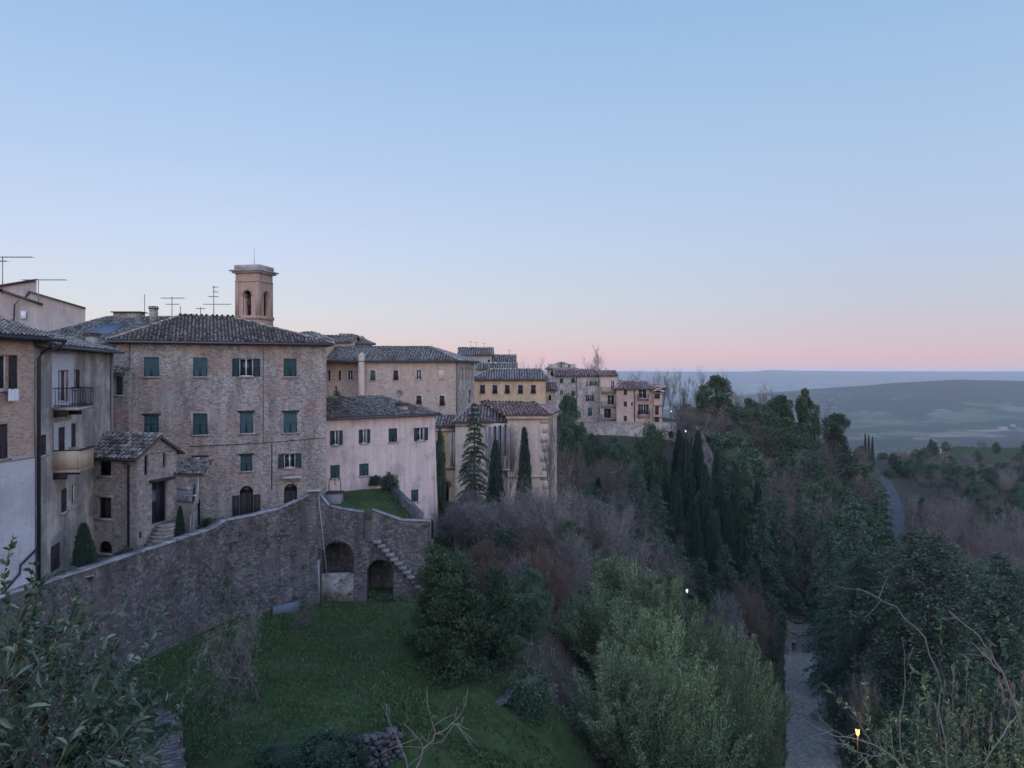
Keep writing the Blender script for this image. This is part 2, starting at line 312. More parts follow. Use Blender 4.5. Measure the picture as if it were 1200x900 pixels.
# ------------------------------------------------------------------ terrain
FAR = [(900,-120), (1400,-210), (2200,-285), (3500,-300), (9000,-300), (11500,-250), (14000,-40), (14800,9), (16200,10)]
COLS = {
 -400: [(1,-2.2),(5,-5.5),(12,-9.5),(20,-13),(26,-14.6),(30,-15),(50,-15),(62,-13.5),(80,-13),(120,-12),(300,-12),(600,-30)],
 300:  [(1,-2.2),(5,-5.5),(12,-9.5),(20,-13.5),(27,-16.2),(29.2,-16.6),(29.9,-15),(50,-15),(62,-13.5),(80,-13),(120,-12),(300,-12),(600,-30)],
 480:  [(1,-2.2),(5,-5.8),(12,-10.5),(20,-14.4),(28,-16.8),(32.2,-16.9),(33,-15.2),(50,-15.1),(56,-14.2),(64,-13.6),(80,-14.8),(95,-13),(120,-11.5),(300,-12),(600,-40)],
 560:  [(1,-2.2),(5,-6),(12,-11.5),(20,-15.5),(30,-17.2),(35,-17),(36.2,-15.6),(50,-15.2),(60,-14),(70,-14.3),(82,-15),(95,-13.5),(120,-11.5),(300,-12),(600,-50)],
 640:  [(1,-2.2),(5,-6.2),(12,-12),(20,-17),(30,-18.5),(39,-17.6),(41,-16.2),(52,-17),(62,-16.8),(72,-16.5),(84,-15.8),(105,-15),(120,-13.5),(140,-12),(300,-12),(600,-50)],
 700:  [(1,-2.2),(5,-6.2),(12,-12),(20,-18),(30,-21.5),(42,-20.5),(55,-21),(70,-21.5),(85,-21.5),(100,-20),(118,-17.5),(124,-16),(134,-15.8),(140,-14.6),(153,-13.6),(157,-10.4),(250,-10.5),(600,-60)],
 790:  [(1,-2.2),(5,-6.2),(12,-12.5),(20,-19),(30,-24),(45,-25.5),(60,-27),(80,-28.5),(106,-29.5),(125,-25),(140,-20),(152,-15),(157,-11),(180,-11.5),(250,-15),(400,-40),(600,-75)],
 850:  [(1,-2.2),(5,-6.2),(12,-12.5),(20,-20),(30,-26.5),(45,-28.5),(60,-30),(85,-33.5),(106,-34),(130,-31),(150,-27),(175,-18),(200,-14),(250,-16),(400,-45),(600,-78)],
 900:  [(1,-2.2),(5,-6.2),(12,-12.5),(20,-20),(30,-28),(45,-30),(60,-31),(85,-35.2),(110,-38.5),(130,-37),(150,-34),(180,-26),(215,-19),(250,-19),(330,-30),(450,-60),(600,-80)],
 925:  [(1,-2.2),(5,-6.2),(12,-12.5),(20,-20),(30,-28.5),(45,-30.3),(60,-31),(85,-35.4),(110,-39.9),(125,-41),(150,-37),(180,-30),(215,-22),(260,-21.5),(330,-31),(450,-62),(600,-82)],
 965:  [(1,-2.2),(5,-6.2),(12,-12.5),(20,-20),(30,-28.5),(45,-30.5),(60,-31),(85,-35.5),(110,-40),(125,-41),(160,-40),(200,-34),(260,-25),(330,-31),(450,-60),(600,-82)],
 1040: [(1,-2.2),(5,-6.2),(12,-8.9),(16,-11.5),(22,-17.5),(32,-28.5),(45,-31.5),(60,-32.5),(85,-37),(110,-42),(160,-46),(220,-48.6),(265,-48),(330,-47),(400,-45),(480,-60),(600,-85)],
 1120: [(1,-2.2),(5,-6.2),(12,-8.9),(16,-11.5),(22,-17.5),(32,-28.5),(45,-32.5),(60,-35.5),(110,-45),(200,-52),(330,-52),(450,-50),(560,-54),(640,-70),(750,-100)],
 1200: [(1,-2.2),(5,-6.2),(12,-8.9),(16,-11.5),(22,-17.5),(32,-28.5),(45,-33),(60,-36.5),(110,-48),(200,-55),(330,-58),(450,-54),(560,-55),(640,-68),(750,-100)],
 1700: [(1,-2.2),(5,-6.2),(12,-8.9),(16,-11.5),(22,-17),(32,-27),(45,-33),(60,-37),(110,-50),(200,-58),(330,-62),(450,-62),(560,-66),(640,-80),(750,-105)],
}
CK = sorted(COLS); CT = [(np.log([a for a, _ in COLS[k]+FAR]), np.array([b for _, b in COLS[k]+FAR], float)) for k in CK]
def snoise(x, y, s, seed=0):
    return (np.sin(x/s*1.3+seed)+np.sin(y/s*1.7+seed*2.1+np.sin(x/s*.7))+np.sin((x+y)/s*.9+seed*.7)*.8+np.sin((x-y*.6)/s*2.3+seed*1.3)*.5)/3.3
def h(x, y):
    x = np.asarray(x, float); y = np.asarray(y, float); r = np.hypot(x, y)
    fr = (y > 0) & (np.abs(x) < 1.15*y)
    Y = np.where(fr, np.maximum(y, .5), r*.656); px = np.where(fr, 600+900*x/np.maximum(y, 1e-3), np.where(x < 0, -400, 1700)); px = np.clip(px, -400, 1700)
    ly = np.log(np.clip(Y, 1, 16200)); zz = np.stack([np.interp(ly, a, b) for a, b in CT])
    i = np.clip(np.searchsorted(CK, px, side='right')-1, 0, len(CK)-2); k = np.array(CK, float); t = (px-k[i])/(k[i+1]-k[i]); 
    z = np.take_along_axis(zz, i[None], 0)[0]*(1-t)+np.take_along_axis(zz, (i+1)[None], 0)[0]*t
    # rolling hills in the valley; a long dark ridge on the right
    fa = np.clip((Y-1200)/2500, 0, 1)*np.clip((12500-Y)/3000, 0, 1)
    ridge = 238*np.exp(-((Y-5600)/1150)**2)*np.clip(.58+.42*(px-900)/230, .3, 1)*(1+.045*snoise(x, y, 420, 3)+.02*snoise(x, y, 130, 9))
    ridge2 = 70*np.exp(-((Y-7800)/900)**2)*np.clip((px-700)/200, 0, 1)
    z = z+fa*(snoise(x, y, 520, 1)*26+snoise(x, y, 190, 2)*9)+np.maximum(ridge, ridge2)*np.clip((Y-2500)/1500, 0, 1)
    far = np.clip((Y-12500)/1800, 0, 1); z = z+far*(6*snoise(x, y, 900, 5)+26*np.exp(-((px-905)/20.)**2)+15*np.exp(-((px-955)/38.)**2)+7*np.exp(-((px-1090)/70.)**2))
    z = np.where(Y > 12000, np.minimum(z, 40), z)
    z = z+np.clip((Y-60)/60, 0, 1)*np.clip((900-Y)/300, 0, 1)*snoise(x, y, 9, 4)*.5 + snoise(x, y, 3.1, 6)*.06*np.clip(Y/20, 0, 1)
    return z
def hz(x, y): return float(h(np.array([x]), np.array([y]))[0])

azf = np.linspace(-R(49), R(49), 380); azb = np.linspace(R(49), R(311), 90)[1:-1]
az = np.concatenate([azf, azb]); rr = np.exp(np.linspace(math.log(1.0), math.log(23000), 400))
AZ, RR = np.meshgrid(az, rr, indexing='ij'); X = RR*np.sin(AZ); Yg = RR*np.cos(AZ); Z = h(X.ravel(), Yg.ravel()).reshape(X.shape)
na, nr_ = X.shape
V = np.stack([X, Yg, Z], -1).reshape(-1, 3); i, j = np.meshgrid(np.arange(na), np.arange(nr_-1), indexing='ij'); i2 = (i+1) % na
F = np.stack([i*nr_+j, i*nr_+j+1, i2*nr_+j+1, i2*nr_+j], -1).reshape(-1, 4)[:, ::-1]
px = 600+900*X/np.maximum(Yg, .1)
def band(v, a, b, s): return np.clip((v-a)/s, 0, 1)*np.clip((b-v)/s, 0, 1)
cover = np.zeros_like(X)
fr = Yg > 1
for a, b, c, d, s1, s2, am in ((-900, 545, 26, 56, 25, 2, 1.), (420, 720, 22, 41, 25, 2, .95), (500, 640, 52, 68, 15, 3, .7), (685, 765, 124, 135, 8, 2, 1), (845, 925, 78, 122, 12, 6, .7), (1015, 1060, 180, 300, 10, 10, .8), (1060, 1250, 430, 640, 30, 40, .42)):
    cover = np.maximum(cover, am*band(px, a, b, s1)*band(Yg, c, d, s2)*fr)
farm = np.clip((RR-900)/600, 0, 1)
mb = MB(); mb.idx(V, F, cover.ravel()); 
cv = np.array([(0, 0, -1.75)]); mb.idx(np.concatenate([cv, V[::nr_]]), np.stack([np.zeros(na, int), 1+(np.arange(na)+1) % na, 1+np.arange(na)], 1), np.zeros(na+1))
m, nt_, b_ = newmat('ground_cover', .95, .05); M['ground'] = m
geo = nd(nt_, 'ShaderNodeNewGeometry').outputs['Position']; uv = geo
at = nd(nt_, 'ShaderNodeAttribute', attribute_name='rnd').outputs['Fac']
n1 = noise(nt_, uv, .35, 6, .65); n2 = noise(nt_, uv, 2.5, 5, .7)
lit = ramp(nt_, n2.outputs[0], [(.3, (.045,.032,.026)), (.55, (.085,.062,.05)), (.75, (.14,.11,.09))])
wgr = ramp(nt_, n1.outputs[0], [(.3, (.028,.05,.02)), (.7, (.05,.075,.035))]); wood = mix(nt_, ramp(nt_, n1.outputs[0], [(.48, (0,)*3), (.6, (.8,)*3)]), lit, wgr)
grs = ramp(nt_, n1.outputs[0], [(.3, (.030,.055,.020)), (.5, (.050,.083,.029)), (.72, (.088,.11,.048))])
n3 = noise(nt_, uv, 1.1, 6, .7); grs = mix(nt_, ramp(nt_, n3.outputs[0], [(.5, (0,)*3), (.64, (.85,)*3)]), grs, (.07,.062,.038))
grs = mix(nt_, 1.0, grs, ramp(nt_, n2.outputs[0], [(.25, (.6,)*3), (.75, (1.35,)*3)]), 'MULTIPLY')
nearc = mix(nt_, ramp(nt_, mix(nt_, .25, at, n2.outputs[0]), [(.3, (0,)*3), (.5, (1,)*3)]), wood, grs)
vo = nd(nt_, 'ShaderNodeTexVoronoi'); vo.inputs['Scale'].default_value = .006; wv = noise(nt_, uv, .002, 4); 
dv = nd(nt_, 'ShaderNodeVectorMath', operation='MULTIPLY_ADD'); nt_.links.new(wv.outputs['Color'], dv.inputs[0]); dv.inputs[1].default_value = (300, 300, 0); nt_.links.new(uv, dv.inputs[2]); nt_.links.new(dv.outputs[0], vo.inputs[0])
s_ = nd(nt_, 'ShaderNodeSeparateColor'); nt_.links.new(vo.outputs['Color'], s_.inputs[0])
fld = ramp(nt_, s_.outputs[0], [(0, (.03,.045,.028)), (.25, (.07,.10,.045)), (.45, (.10,.125,.06)), (.62, (.17,.14,.095)), (.8, (.05,.07,.035)), (.95, (.26,.19,.13))], 'CONSTANT')
wd = noise(nt_, uv, .0016, 7, .68); fld = mix(nt_, ramp(nt_, wd.outputs[0], [(.49, (0,)*3), (.51, (1,)*3)]), fld, (.022,.03,.022))
sp = nd(nt_, 'ShaderNodeSeparateXYZ'); nt_.links.new(geo, sp.inputs[0])
hm = nd(nt_, 'ShaderNodeMapRange'); hm.inputs[1].default_value = -190; hm.inputs[2].default_value = -120; nt_.links.new(sp.outputs[2], hm.inputs[0])
ym = nd(nt_, 'ShaderNodeMapRange'); ym.inputs[1].default_value = 3500; ym.inputs[2].default_value = 4200; nt_.links.new(sp.outputs[1], ym.inputs[0])
mm = nd(nt_, 'ShaderNodeMath', operation='MULTIPLY'); nt_.links.new(hm.outputs[0], mm.inputs[0]); nt_.links.new(ym.outputs[0], mm.inputs[1])
fld = mix(nt_, mm.outputs[0], fld, (.025,.032,.024))
ff = nd(nt_, 'ShaderNodeMapRange'); ff.inputs[1].default_value = 650; ff.inputs[2].default_value = 1100; nt_.links.new(sp.outputs[1], ff.inputs[0])
nt_.links.new(mix(nt_, ff.outputs[0], nearc, fld), b_.inputs['Base Color'])
bp = nd(nt_, 'ShaderNodeBump'); bp.inputs['Strength'].default_value = .6; bp.inputs['Distance'].default_value = .12; nt_.links.new(n2.outputs[0], bp.inputs['Height']); nt_.links.new(bp.outputs[0], b_.inputs['Normal'])
struct(mb.build('ground', m, smooth=True))

def strip(name, m, pts, lift, kind='structure'):      # pts: (xl, yl, xr, yr)
    mb = MB(); 
    for k in range(len(pts)-1):
        for s in range(6):
            t0, t1 = s/6, (s+1)/6
            a = np.array(pts[k])*(1-t0)+np.array(pts[k+1])*t0; b = np.array(pts[k])*(1-t1)+np.array(pts[k+1])*t1
            q = []
            for (x, y), (c, d) in (((a[0], a[1]), (a[2], a[3])), ((b[0], b[1]), (b[2], b[3]))):
                q.append([(x+(c-x)*u, y+(d-y)*u) for u in np.linspace(0, 1, 5)])
            zc = [[max(hz(p[0], p[1]), 0*1+hz(p[0], p[1]))+lift for p in row] for row in q]
            for e in range(4):
                mb.quad((*q[0][e], zc[0][e]), (*q[0][e+1], zc[0][e+1]), (*q[1][e+1], zc[1][e+1]), (*q[1][e], zc[1][e]))
    o = mb.build(name, m); o['kind'] = kind; return o
def xy(px, Y): return [(px-600)/900*Y, Y]
strip('path', M['cobble'], [xy(a, Y)+xy(b, Y) for a, b, Y in ((915, 1000, 48), (920, 988, 60), (921, 978, 72), (920, 968, 85), (918, 960, 100), (918, 957, 112), (922, 957, 122), (905, 945, 127), (880, 915, 131))], .12)
strip('road', M['asphalt'], [xy(a, Y)+xy(b, Y) for a, b, Y in ((1018, 1044, 190), (1030, 1056, 215), (1037, 1060, 240), (1040, 1060, 265), (1036, 1054, 295), (1031, 1045, 330))], .3)

# ------------------------------------------------------------------ facade and roof builders
class Fac:
    def __init__(s, A, B):
        s.A = np.array(A[:2], float); s.B = np.array(B[:2], float); v = s.B-s.A; s.L = np.linalg.norm(v); s.d = v/s.L; s.n = np.array([s.d[1], -s.d[0]])
    def u(s, px):
        t = (px-600)/FPX; return (t*s.A[1]-s.A[0])/(s.d[0]-t*s.d[1])
    def Yat(s, px): return s.A[1]+s.u(px)*s.d[1]
    def z(s, px, py): return -(py-EYE)/FPX*s.Yat(px)
    def pt(s, u, z, n=0): q = s.A+s.d*u+s.n*n; return (q[0], q[1], z)
    def box(s, mb, u0, u1, z0, z1, n0, n1, a=.5):
        mb.hexa([s.pt(u0, z0, n1), s.pt(u1, z0, n1), s.pt(u1, z0, n0), s.pt(u0, z0, n0)], [s.pt(u0, z1, n1), s.pt(u1, z1, n1), s.pt(u1, z1, n0), s.pt(u0, z1, n0)], a)
    def wall(s, mb, z0, z1, holes=(), u0=0, u1=None, rev=.22, n=0):
        u1 = s.L if u1 is None else u1
        us = sorted(set([u0, u1]+[v for h_ in holes for v in h_[:2]])); zs = sorted(set([z0, z1]+[v for h_ in holes for v in h_[2:4]]))
        for a, b in zip(us, us[1:]):
            for c, d in zip(zs, zs[1:]):
                if b-a < 1e-6 or d-c < 1e-6: continue
                mu, mz_ = (a+b)/2, (c+d)/2
                if any(H[0] < mu < H[1] and H[2] < mz_ < H[3] for H in holes): continue
                mb.quad(s.pt(a, c, n), s.pt(b, c, n), s.pt(b, d, n), s.pt(a, d, n))
        for H in holes:
            a, b, c, d = H[:4]
            for p, q in (((a, c), (b, c)), ((b, c), (b, d)), ((b, d), (a, d)), ((a, d), (a, c))):
                mb.quad(s.pt(p[0], p[1], n), s.pt(q[0], q[1], n), s.pt(q[0], q[1], n-rev), s.pt(p[0], p[1], n-rev))
            if len(H) > 4 and H[4]:
                k = 8; r = (b-a)/2; rh = min(r, (d-c)*.6)
                for sgn in (-1, 1):
                    cu = (a+b)/2
                    arc = [(cu+sgn*r*math.cos(t), d-rh+rh*math.sin(t)) for t in np.linspace(0, math.pi/2, k)]
                    cor = (cu+sgn*r, d)
                    for (x0, y0), (x1, y1) in zip(arc, arc[1:]):
                        mb.quad(s.pt(cor[0], cor[1], n-.003), s.pt(x0, y0, n-.003), s.pt(x1, y1, n-.003))
                        mb.quad(s.pt(x0, y0, n-.003), s.pt(x1, y1, n-.003), s.pt(x1, y1, n-rev), s.pt(x0, y0, n-rev))
def hole(f, r, arch=False):
    x0, y0, x1, y1 = r; xm = (x0+x1)/2
    return (f.u(x0), f.u(x1), f.z(xm, y1), f.z(xm, y0), arch)
def leaf(f, mb, u0, u1, z0, z1, n, slats=True, t=.04):
    fr = min(.07, (u1-u0)*.16)
    f.box(mb, u0, u0+fr, z0, z1, n, n+t); f.box(mb, u1-fr, u1, z0, z1, n, n+t)
    f.box(mb, u0+fr, u1-fr, z0, z0+fr, n, n+t-.002); f.box(mb, u0+fr, u1-fr, z1-fr, z1, n, n+t-.002); zm = (z0+z1)/2; f.box(mb, u0+fr, u1-fr, zm-fr/2, zm+fr/2, n, n+t-.002)
    if slats:
        k = max(4, int((z1-z0)/.085))
        for i in range(k):
            a = z0+(z1-z0)*(i+.15)/k; b = a+(z1-z0)/k*.75
            mb.quad(f.pt(u0+fr, a, n+t*.85), f.pt(u1-fr, a, n+t*.85), f.pt(u1-fr, b, n+t*.1), f.pt(u0+fr, b, n+t*.1))
        f.box(mb, u0+fr, u1-fr, z0+fr, z1-fr, n-.004, n+.001)
    else: f.box(mb, u0+fr, u1-fr, z0+fr, z1-fr, n+.002, n+t*.6)
def window(f, root, H, kind='closed', col='green', frame='white', sill=True, rev=.2, slats=True, side=None, surround=None, lintel=False):
    """window part; shutters, pane and sill are sub-parts"""
    if kind == 'dark': frame = 'wood'
    a, b, c, d = H[:4]; fm = MB(); t = .06 if b-a > .4 else .025
    if len(H) > 4 and H[4]: dd = d-.02
    dn = -rev+.02
    f.box(fm, a, a+t, c, d, dn, dn+.05); f.box(fm, b-t, b, c, d, dn, dn+.05); f.box(fm, a+t, b-t, c, c+t, dn+.002, dn+.048); f.box(fm, a+t, b-t, d-t, d, dn+.002, dn+.048)
    if kind in ('open', 'glass') and b-a > .45:
        mcol = (a+b)/2; f.box(fm, mcol-.04, mcol+.04, c+t, d-t, dn+.004, dn+.055)
    W = fm.build('window', M[frame], root)
    pm = MB(); f.box(pm, a+t*.5, b-t*.5, c+t*.5, d-t*.5, dn-.01, dn+.01); pm.build('pane', M['glass'] if kind != 'dark' else M['dark'], W)
    if sill:
        sm = MB(); f.box(sm, a-.12, b+.12, c-.09, c-.002, -.02, .11); sm.build('sill', M['sill'], W)
    if lintel:
        sm = MB(); f.box(sm, a-.14, b+.14, d+.01, d+.12, -.02, .06); sm.build('lintel', M['sill'] if lintel is True else M[lintel], W)
    if surround:
        sm = MB(); e = .13
        for q in ((a-e, a, c, d+e), (b, b+e, c, d+e), (a, b, d, d+e)): f.box(sm, *q, -.01, .02)
        sm.build('surround', M[surround], W)
    mid = (a+b)/2
    if kind == 'closed':
        for q in ((a+.005, mid-.006), (mid+.006, b-.005)):
            s = MB(); leaf(f, s, q[0], q[1], c+.01, d-.01, -.05, slats); s.build('shutter', M[col], W)
    if kind == 'open':
        ww = (b-a)/2
        for sg in (side or (-1, 1)):
            q = (a-ww-.01, a-.01) if sg < 0 else (b+.01, b+ww+.01)
            s = MB(); leaf(f, s, q[0], q[1], c+.01, d-.01, .02, slats); s.build('shutter', M[col], W)
    return W

def roof_plane(mb, base, poly, sp=.24, ln=.38, r=.085, red=0, tone=0., drop=0.02):
    """poly: convex 3D polygon, first edge = the eave (left to right); lays half-round tiles over an underlay"""
    poly = [np.array(p, float) for p in poly]; o = poly[0]; e = poly[1]-o; Le = np.linalg.norm(e); e /= Le
    nrm = np.cross(e, poly[-1]-o); nrm /= np.linalg.norm(nrm)
    if nrm[2] < 0: nrm = -nrm
    s = np.cross(nrm, e); 
    if s[2] < 0: s = -s
    P2 = np.array([((p-o) @ e, (p-o) @ s) for p in poly]); ar = np.sum(P2[:, 0]*np.roll(P2[:, 1], -1)-np.roll(P2[:, 0], -1)*P2[:, 1])
    if ar < 0: P2 = P2[::-1]
    base.quad(*[p-nrm*.0 for p in poly]); base.quad(*[p-np.array((0, 0, .12)) for p in poly[::-1]])
    for a, b in zip(poly, poly[1:]+poly[:1]): base.quad(a, b, b-np.array((0, 0, .12)), a-np.array((0, 0, .12)))
    x0, x1 = P2[:, 0].min(), P2[:, 0].max(); y1 = P2[:, 1].max()
    gx, gy = np.meshgrid(np.arange(x0+sp/2, x1, sp), np.arange(0, y1, ln*.82), indexing='ij')
    rowj = rng.normal(0, .012, gx.shape[0])[:, None]; gx = gx+rowj+rng.normal(0, .012, gx.shape); gyc = gy+ln/2
    ins = np.ones(gx.shape, bool)
    for k in range(len(P2)):
        a, b = P2[k], P2[(k+1) % len(P2)]; ins &= ((b[0]-a[0])*(gyc-a[1])-(b[1]-a[1])*(gx-a[0])) > -.04*np.linalg.norm(b-a)
    gx = gx[ins]; gy = gy[ins]; n = len(gx)
    if n == 0: return
    k = 5; th = np.linspace(0, math.pi, k); V = np.zeros((n, 2, k, 3))
    ang = rng.normal(0, .035, n); lift = rng.uniform(.0, .018, n)
    for q, (rad, yy, up) in enumerate(((r, -.03, .045), (r*.78, ln, .0))):
        cx = gx+np.sin(ang)*yy
        for j in range(k):
            V[:, q, j] = o+np.outer(cx-rad*math.cos(th[j]), e)+np.outer(gy+yy, s)+np.outer(rad*math.sin(th[j])*1.05+up+lift+drop, nrm)
    idx = []
    for j in range(k-1): idx.append([j, j+1, k+j+1, k+j])
    Fq = (np.arange(n)[:, None, None]*2*k+np.array(idx)[None]).reshape(-1, 4)
    lo = np.clip(rng.beta(1.6, 1.9, n)+tone+.18*snoise(gx, gy, 1.4, 2), 0, 1)
    mb.idx(V.reshape(-1, 3), Fq, np.repeat(lo, 2*k))
    cap = (np.arange(n)[:, None]*2*k+np.arange(k)[None]); mb.arr.append(cap+mb.n-len(V.reshape(-1, 3)))
def ridge(mb, p, q, r=.11):
    p = np.array(p); q = np.array(q); Lr = np.linalg.norm(q-p); k = max(2, int(Lr/.4)); d = (q-p)/Lr
    for i in range(k):
        a = p+d*Lr*i/k; b = p+d*Lr*(i+1.1)/k; mb.tube([a+(0, 0, .05+random.uniform(0, .03)), b+(0, 0, .04)], [r, r*.85], 6, random.random()**.8)
def hip_roof(root, f, depth, ze, rise, ov=.5, ru=None, sp=.24, ln=.38, r=.085, mat='tile', gable=(False, False), tone=0., planes='flrb', gut=True):
    """roof over facade f and depth; ru = ridge start/end in u; gable ends keep the ridge to the verge"""
    L_, D = f.L, depth; sl = rise/(D/2); zo = ze-ov*sl
    ru = list(ru or (D/2, L_-D/2)); 
    if gable[0]: ru[0] = -ov
    if gable[1]: ru[1] = L_+ov
    c = [np.array(f.pt(-ov, zo, ov)), np.array(f.pt(L_+ov, zo, ov)), np.array(f.pt(L_+ov, zo, -D-ov)), np.array(f.pt(-ov, zo, -D-ov))]
    rz = ze+rise; A = np.array(f.pt(ru[0], rz, -D/2)); B = np.array(f.pt(ru[1], rz, -D/2))
    t = MB(); b = MB()
    roof_plane(t, b, [c[0], c[1], B, A], sp, ln, r, tone=tone)
    if not gable[1]: roof_plane(t, b, [c[1], c[2], B], sp, ln, r, tone=tone)
    if not gable[0]: roof_plane(t, b, [c[3], c[0], A], sp, ln, r, tone=tone)
    roof_plane(t, b, [c[2], c[3], A, B], sp*1.5, ln*1.5, r*1.4, tone=tone)
    rt = r*1.25
    if np.linalg.norm(B-A) > .3: ridge(t, A, B, rt)
    if not gable[1]: ridge(t, c[1], B, rt)
    if not gable[0]: ridge(t, c[0], A, rt)
    ro = t.build('roof', M[mat], root); b.build('eaves', M['tilebase'], ro)
    if gut:
        gm = MB(); gm.tube([f.pt(-ov, zo-.05, ov+.06), f.pt(L_+ov, zo-.05, ov+.06)], .075, 8); gm.build('gutter', M['zinc'], root)
    return ro
def body(root, f, depth, z0, z1, m, holes=(), rev=.22, gable=0, name='wall'):
    mb = MB(); f.wall(mb, z0, z1, holes, rev=rev)
    q = [f.pt(f.L, 0, 0), f.pt(f.L, 0, -depth), f.pt(0, 0, -depth), f.pt(0, 0, 0)]
    for a, b in zip(q, q[1:]): mb.quad((a[0], a[1], z0), (b[0], b[1], z0), (b[0], b[1], z1), (a[0], a[1], z1))
    mb.quad(*[(p[0], p[1], z1) for p in q])
    if gable:
        for u in (0, f.L): mb.quad(f.pt(u, z1, 0), f.pt(u, z1, -depth), f.pt(u, z1+gable, -depth/2))
    return mb.build(name, M[m], root)
def pipe(root, pts, r=.06, m='zinc', name='downpipe'):
    mb = MB(); mb.tube(pts, r, 8); return mb.build(name, M[m], root)
def base_of(f, z): p = f.pt(f.L/2, z, 0); return p

def simple_house(name, label, cat, A, B, depth, z0, ze, rise, mat, wins=(), roofmat='tile', ru=None, gable=(False, False), ov=.4, sp=.34, ln=.5, group=None, tone=0., gut=True):
    f = Fac(A, B); root = thing(name, label, cat, base_of(f, z0), group)
    hs = [hole(f, wdef[0], wdef[1].get('arch', False)) for wdef in wins]
    body(root, f, depth, z0, ze, mat, hs, gable=rise if any(gable) else 0)
    for H, wdef in zip(hs, wins):
        k = dict(wdef[1]); k.pop('arch', None); window(f, root, H, **k)
    if rise > 0: hip_roof(root, f, depth, ze, rise, ov, ru, sp, ln, sp*.36, roofmat, gable, tone, gut=gut)
    return f, root
# ------------------------------------------------------------------ main stone building
TZ = -10.4
f = Fac((-25.8, 50), (-13.3, 55)); root = thing('apartment_house', 'tall brick and stone house with green shutters and grey tiled hip roof', 'building', base_of(f, TZ))
mw = []
for r, kw in (((168.5,418.3,186.5,441.2), dict(kind='closed', col='green2')), ((226.2,419,243,441.2), dict(kind='closed', col='green2')), ((280.5,420,296.6,441), dict(kind='open', col='dgreen')), ((332.3,420.2,347.5,441.2), dict(kind='closed', col='green')),
              ((169,486.7,186,507), dict(kind='closed', lintel='wood')), ((226,484.8,243,509.3), dict(kind='closed', surround='plGrey')), ((281,483,296.6,507.5), dict(kind='closed', col='green2', lintel='wood')), ((332.3,483,348.2,507), dict(kind='closed', lintel='wood', col='green2')),
              ((227.3,535.7,241.8,554.8), dict(kind='closed', lintel='wood')), ((281.7,533.4,295.5,552), dict(kind='closed', lintel='wood')), ((333,531.5,346.3,548.3), dict(kind='open', col='dgreen', lintel='sill'))):
    mw.append((hole(f, r), kw))
doors = [((281, 569.5, 296.6, 603), True), ((333, 567, 348.2, 599), True), ((225.5, 586, 234.5, 622), False)]
dh = [hole(f, r, a) for r, a in doors]; dh = [(H[0], H[1], TZ+.02, H[3], H[4]) for H in dh]
body(root, f, 10, TZ, 2.2, 'main', [H for H, _ in mw]+dh, rev=.3)
for H, kw in mw: window(f, root, H, **kw)
for k, H in enumerate(dh):
    mb = MB(); f.box(mb, H[0], (H[0]+H[1])/2-.01, H[2], H[3]-.5, -.28, -.22); f.box(mb, (H[0]+H[1])/2+.01, H[1], H[2], H[3]-.5, -.28, -.22)
    d = mb.build('door', M['wood'], root); mb = MB(); f.box(mb, H[0], H[1], H[3]-.47, H[3], -.28, -.25); mb.build('fanlight', M['glass'], d)
for a, b in ((272.3, 280.6), (297.0, 305)):
    mb = MB(); z1 = f.z(288, 580); leaf(f, mb, f.u(a), f.u(b), TZ+.1, z1, .03, False); mb.build('gate_leaf', M['wood'], root)
mb = MB(); u0, u1 = f.u(330), f.u(352.5); mb.hexa([f.pt(u0, -7.45, .55), f.pt(u1, -7.45, .55), f.pt(u1, -7.3, 0), f.pt(u0, -7.3, 0)], [f.pt(u0, -7.38, .55), f.pt(u1, -7.38, .55), f.pt(u1, -7.22, 0), f.pt(u0, -7.22, 0)]); mb.build('door_canopy', M['sill'], root)
hip_roof(root, f, 10, 2.2, 1.85, .5, (3.7, 7.3))
pipe(root, [f.pt(f.u(152), 2.0, .08), f.pt(f.u(152), -6, .08)], .035)
pipe(root, [f.pt(f.u(308.5), 1.9, .03), f.pt(f.u(308.5), -5.0, .03)], .014, 'iron', 'cable')
pipe(root, [f.pt(f.u(222), -5.0, .03), f.pt(f.u(300), -4.95, .03), f.pt(f.L-.1, -4.7, .03)], .022, 'iron', 'cable')
pipe(root, [f.pt(f.u(318.5), -5, .03), f.pt(f.u(318.5), -8.2, .03)], .03, 'iron', 'downpipe')
FM = f
# left annex with a slim roof and a green window
f, root = simple_house('annex_house', 'narrow ochre annex with one dark green window beside the tall stone house', 'building', (-26.0, 48.9), (-24.4, 48.9), 1.2, TZ, .05, .0, 'main', [((136.2, 441, 143.8, 463), dict(kind='closed', col='dgreen')), ((129.2, 497, 132, 507), dict(kind='dark', sill=False))], 'tile', None, (False, False), .3)
t_, b_ = MB(), MB(); roof_plane(t_, b_, [f.pt(-.5, -.1, .5), f.pt(1.35, -.1, .5), f.pt(1.35, .3, -.7), f.pt(-.5, .3, -.7)]); ro = t_.build('roof', M['tile'], root); b_.build('eaves', M['tilebase'], ro)
pipe(root, [f.pt(-.02, -.2, .4), f.pt(-.02, -.5, .08), f.pt(-.02, -4.5, .08)], .05)
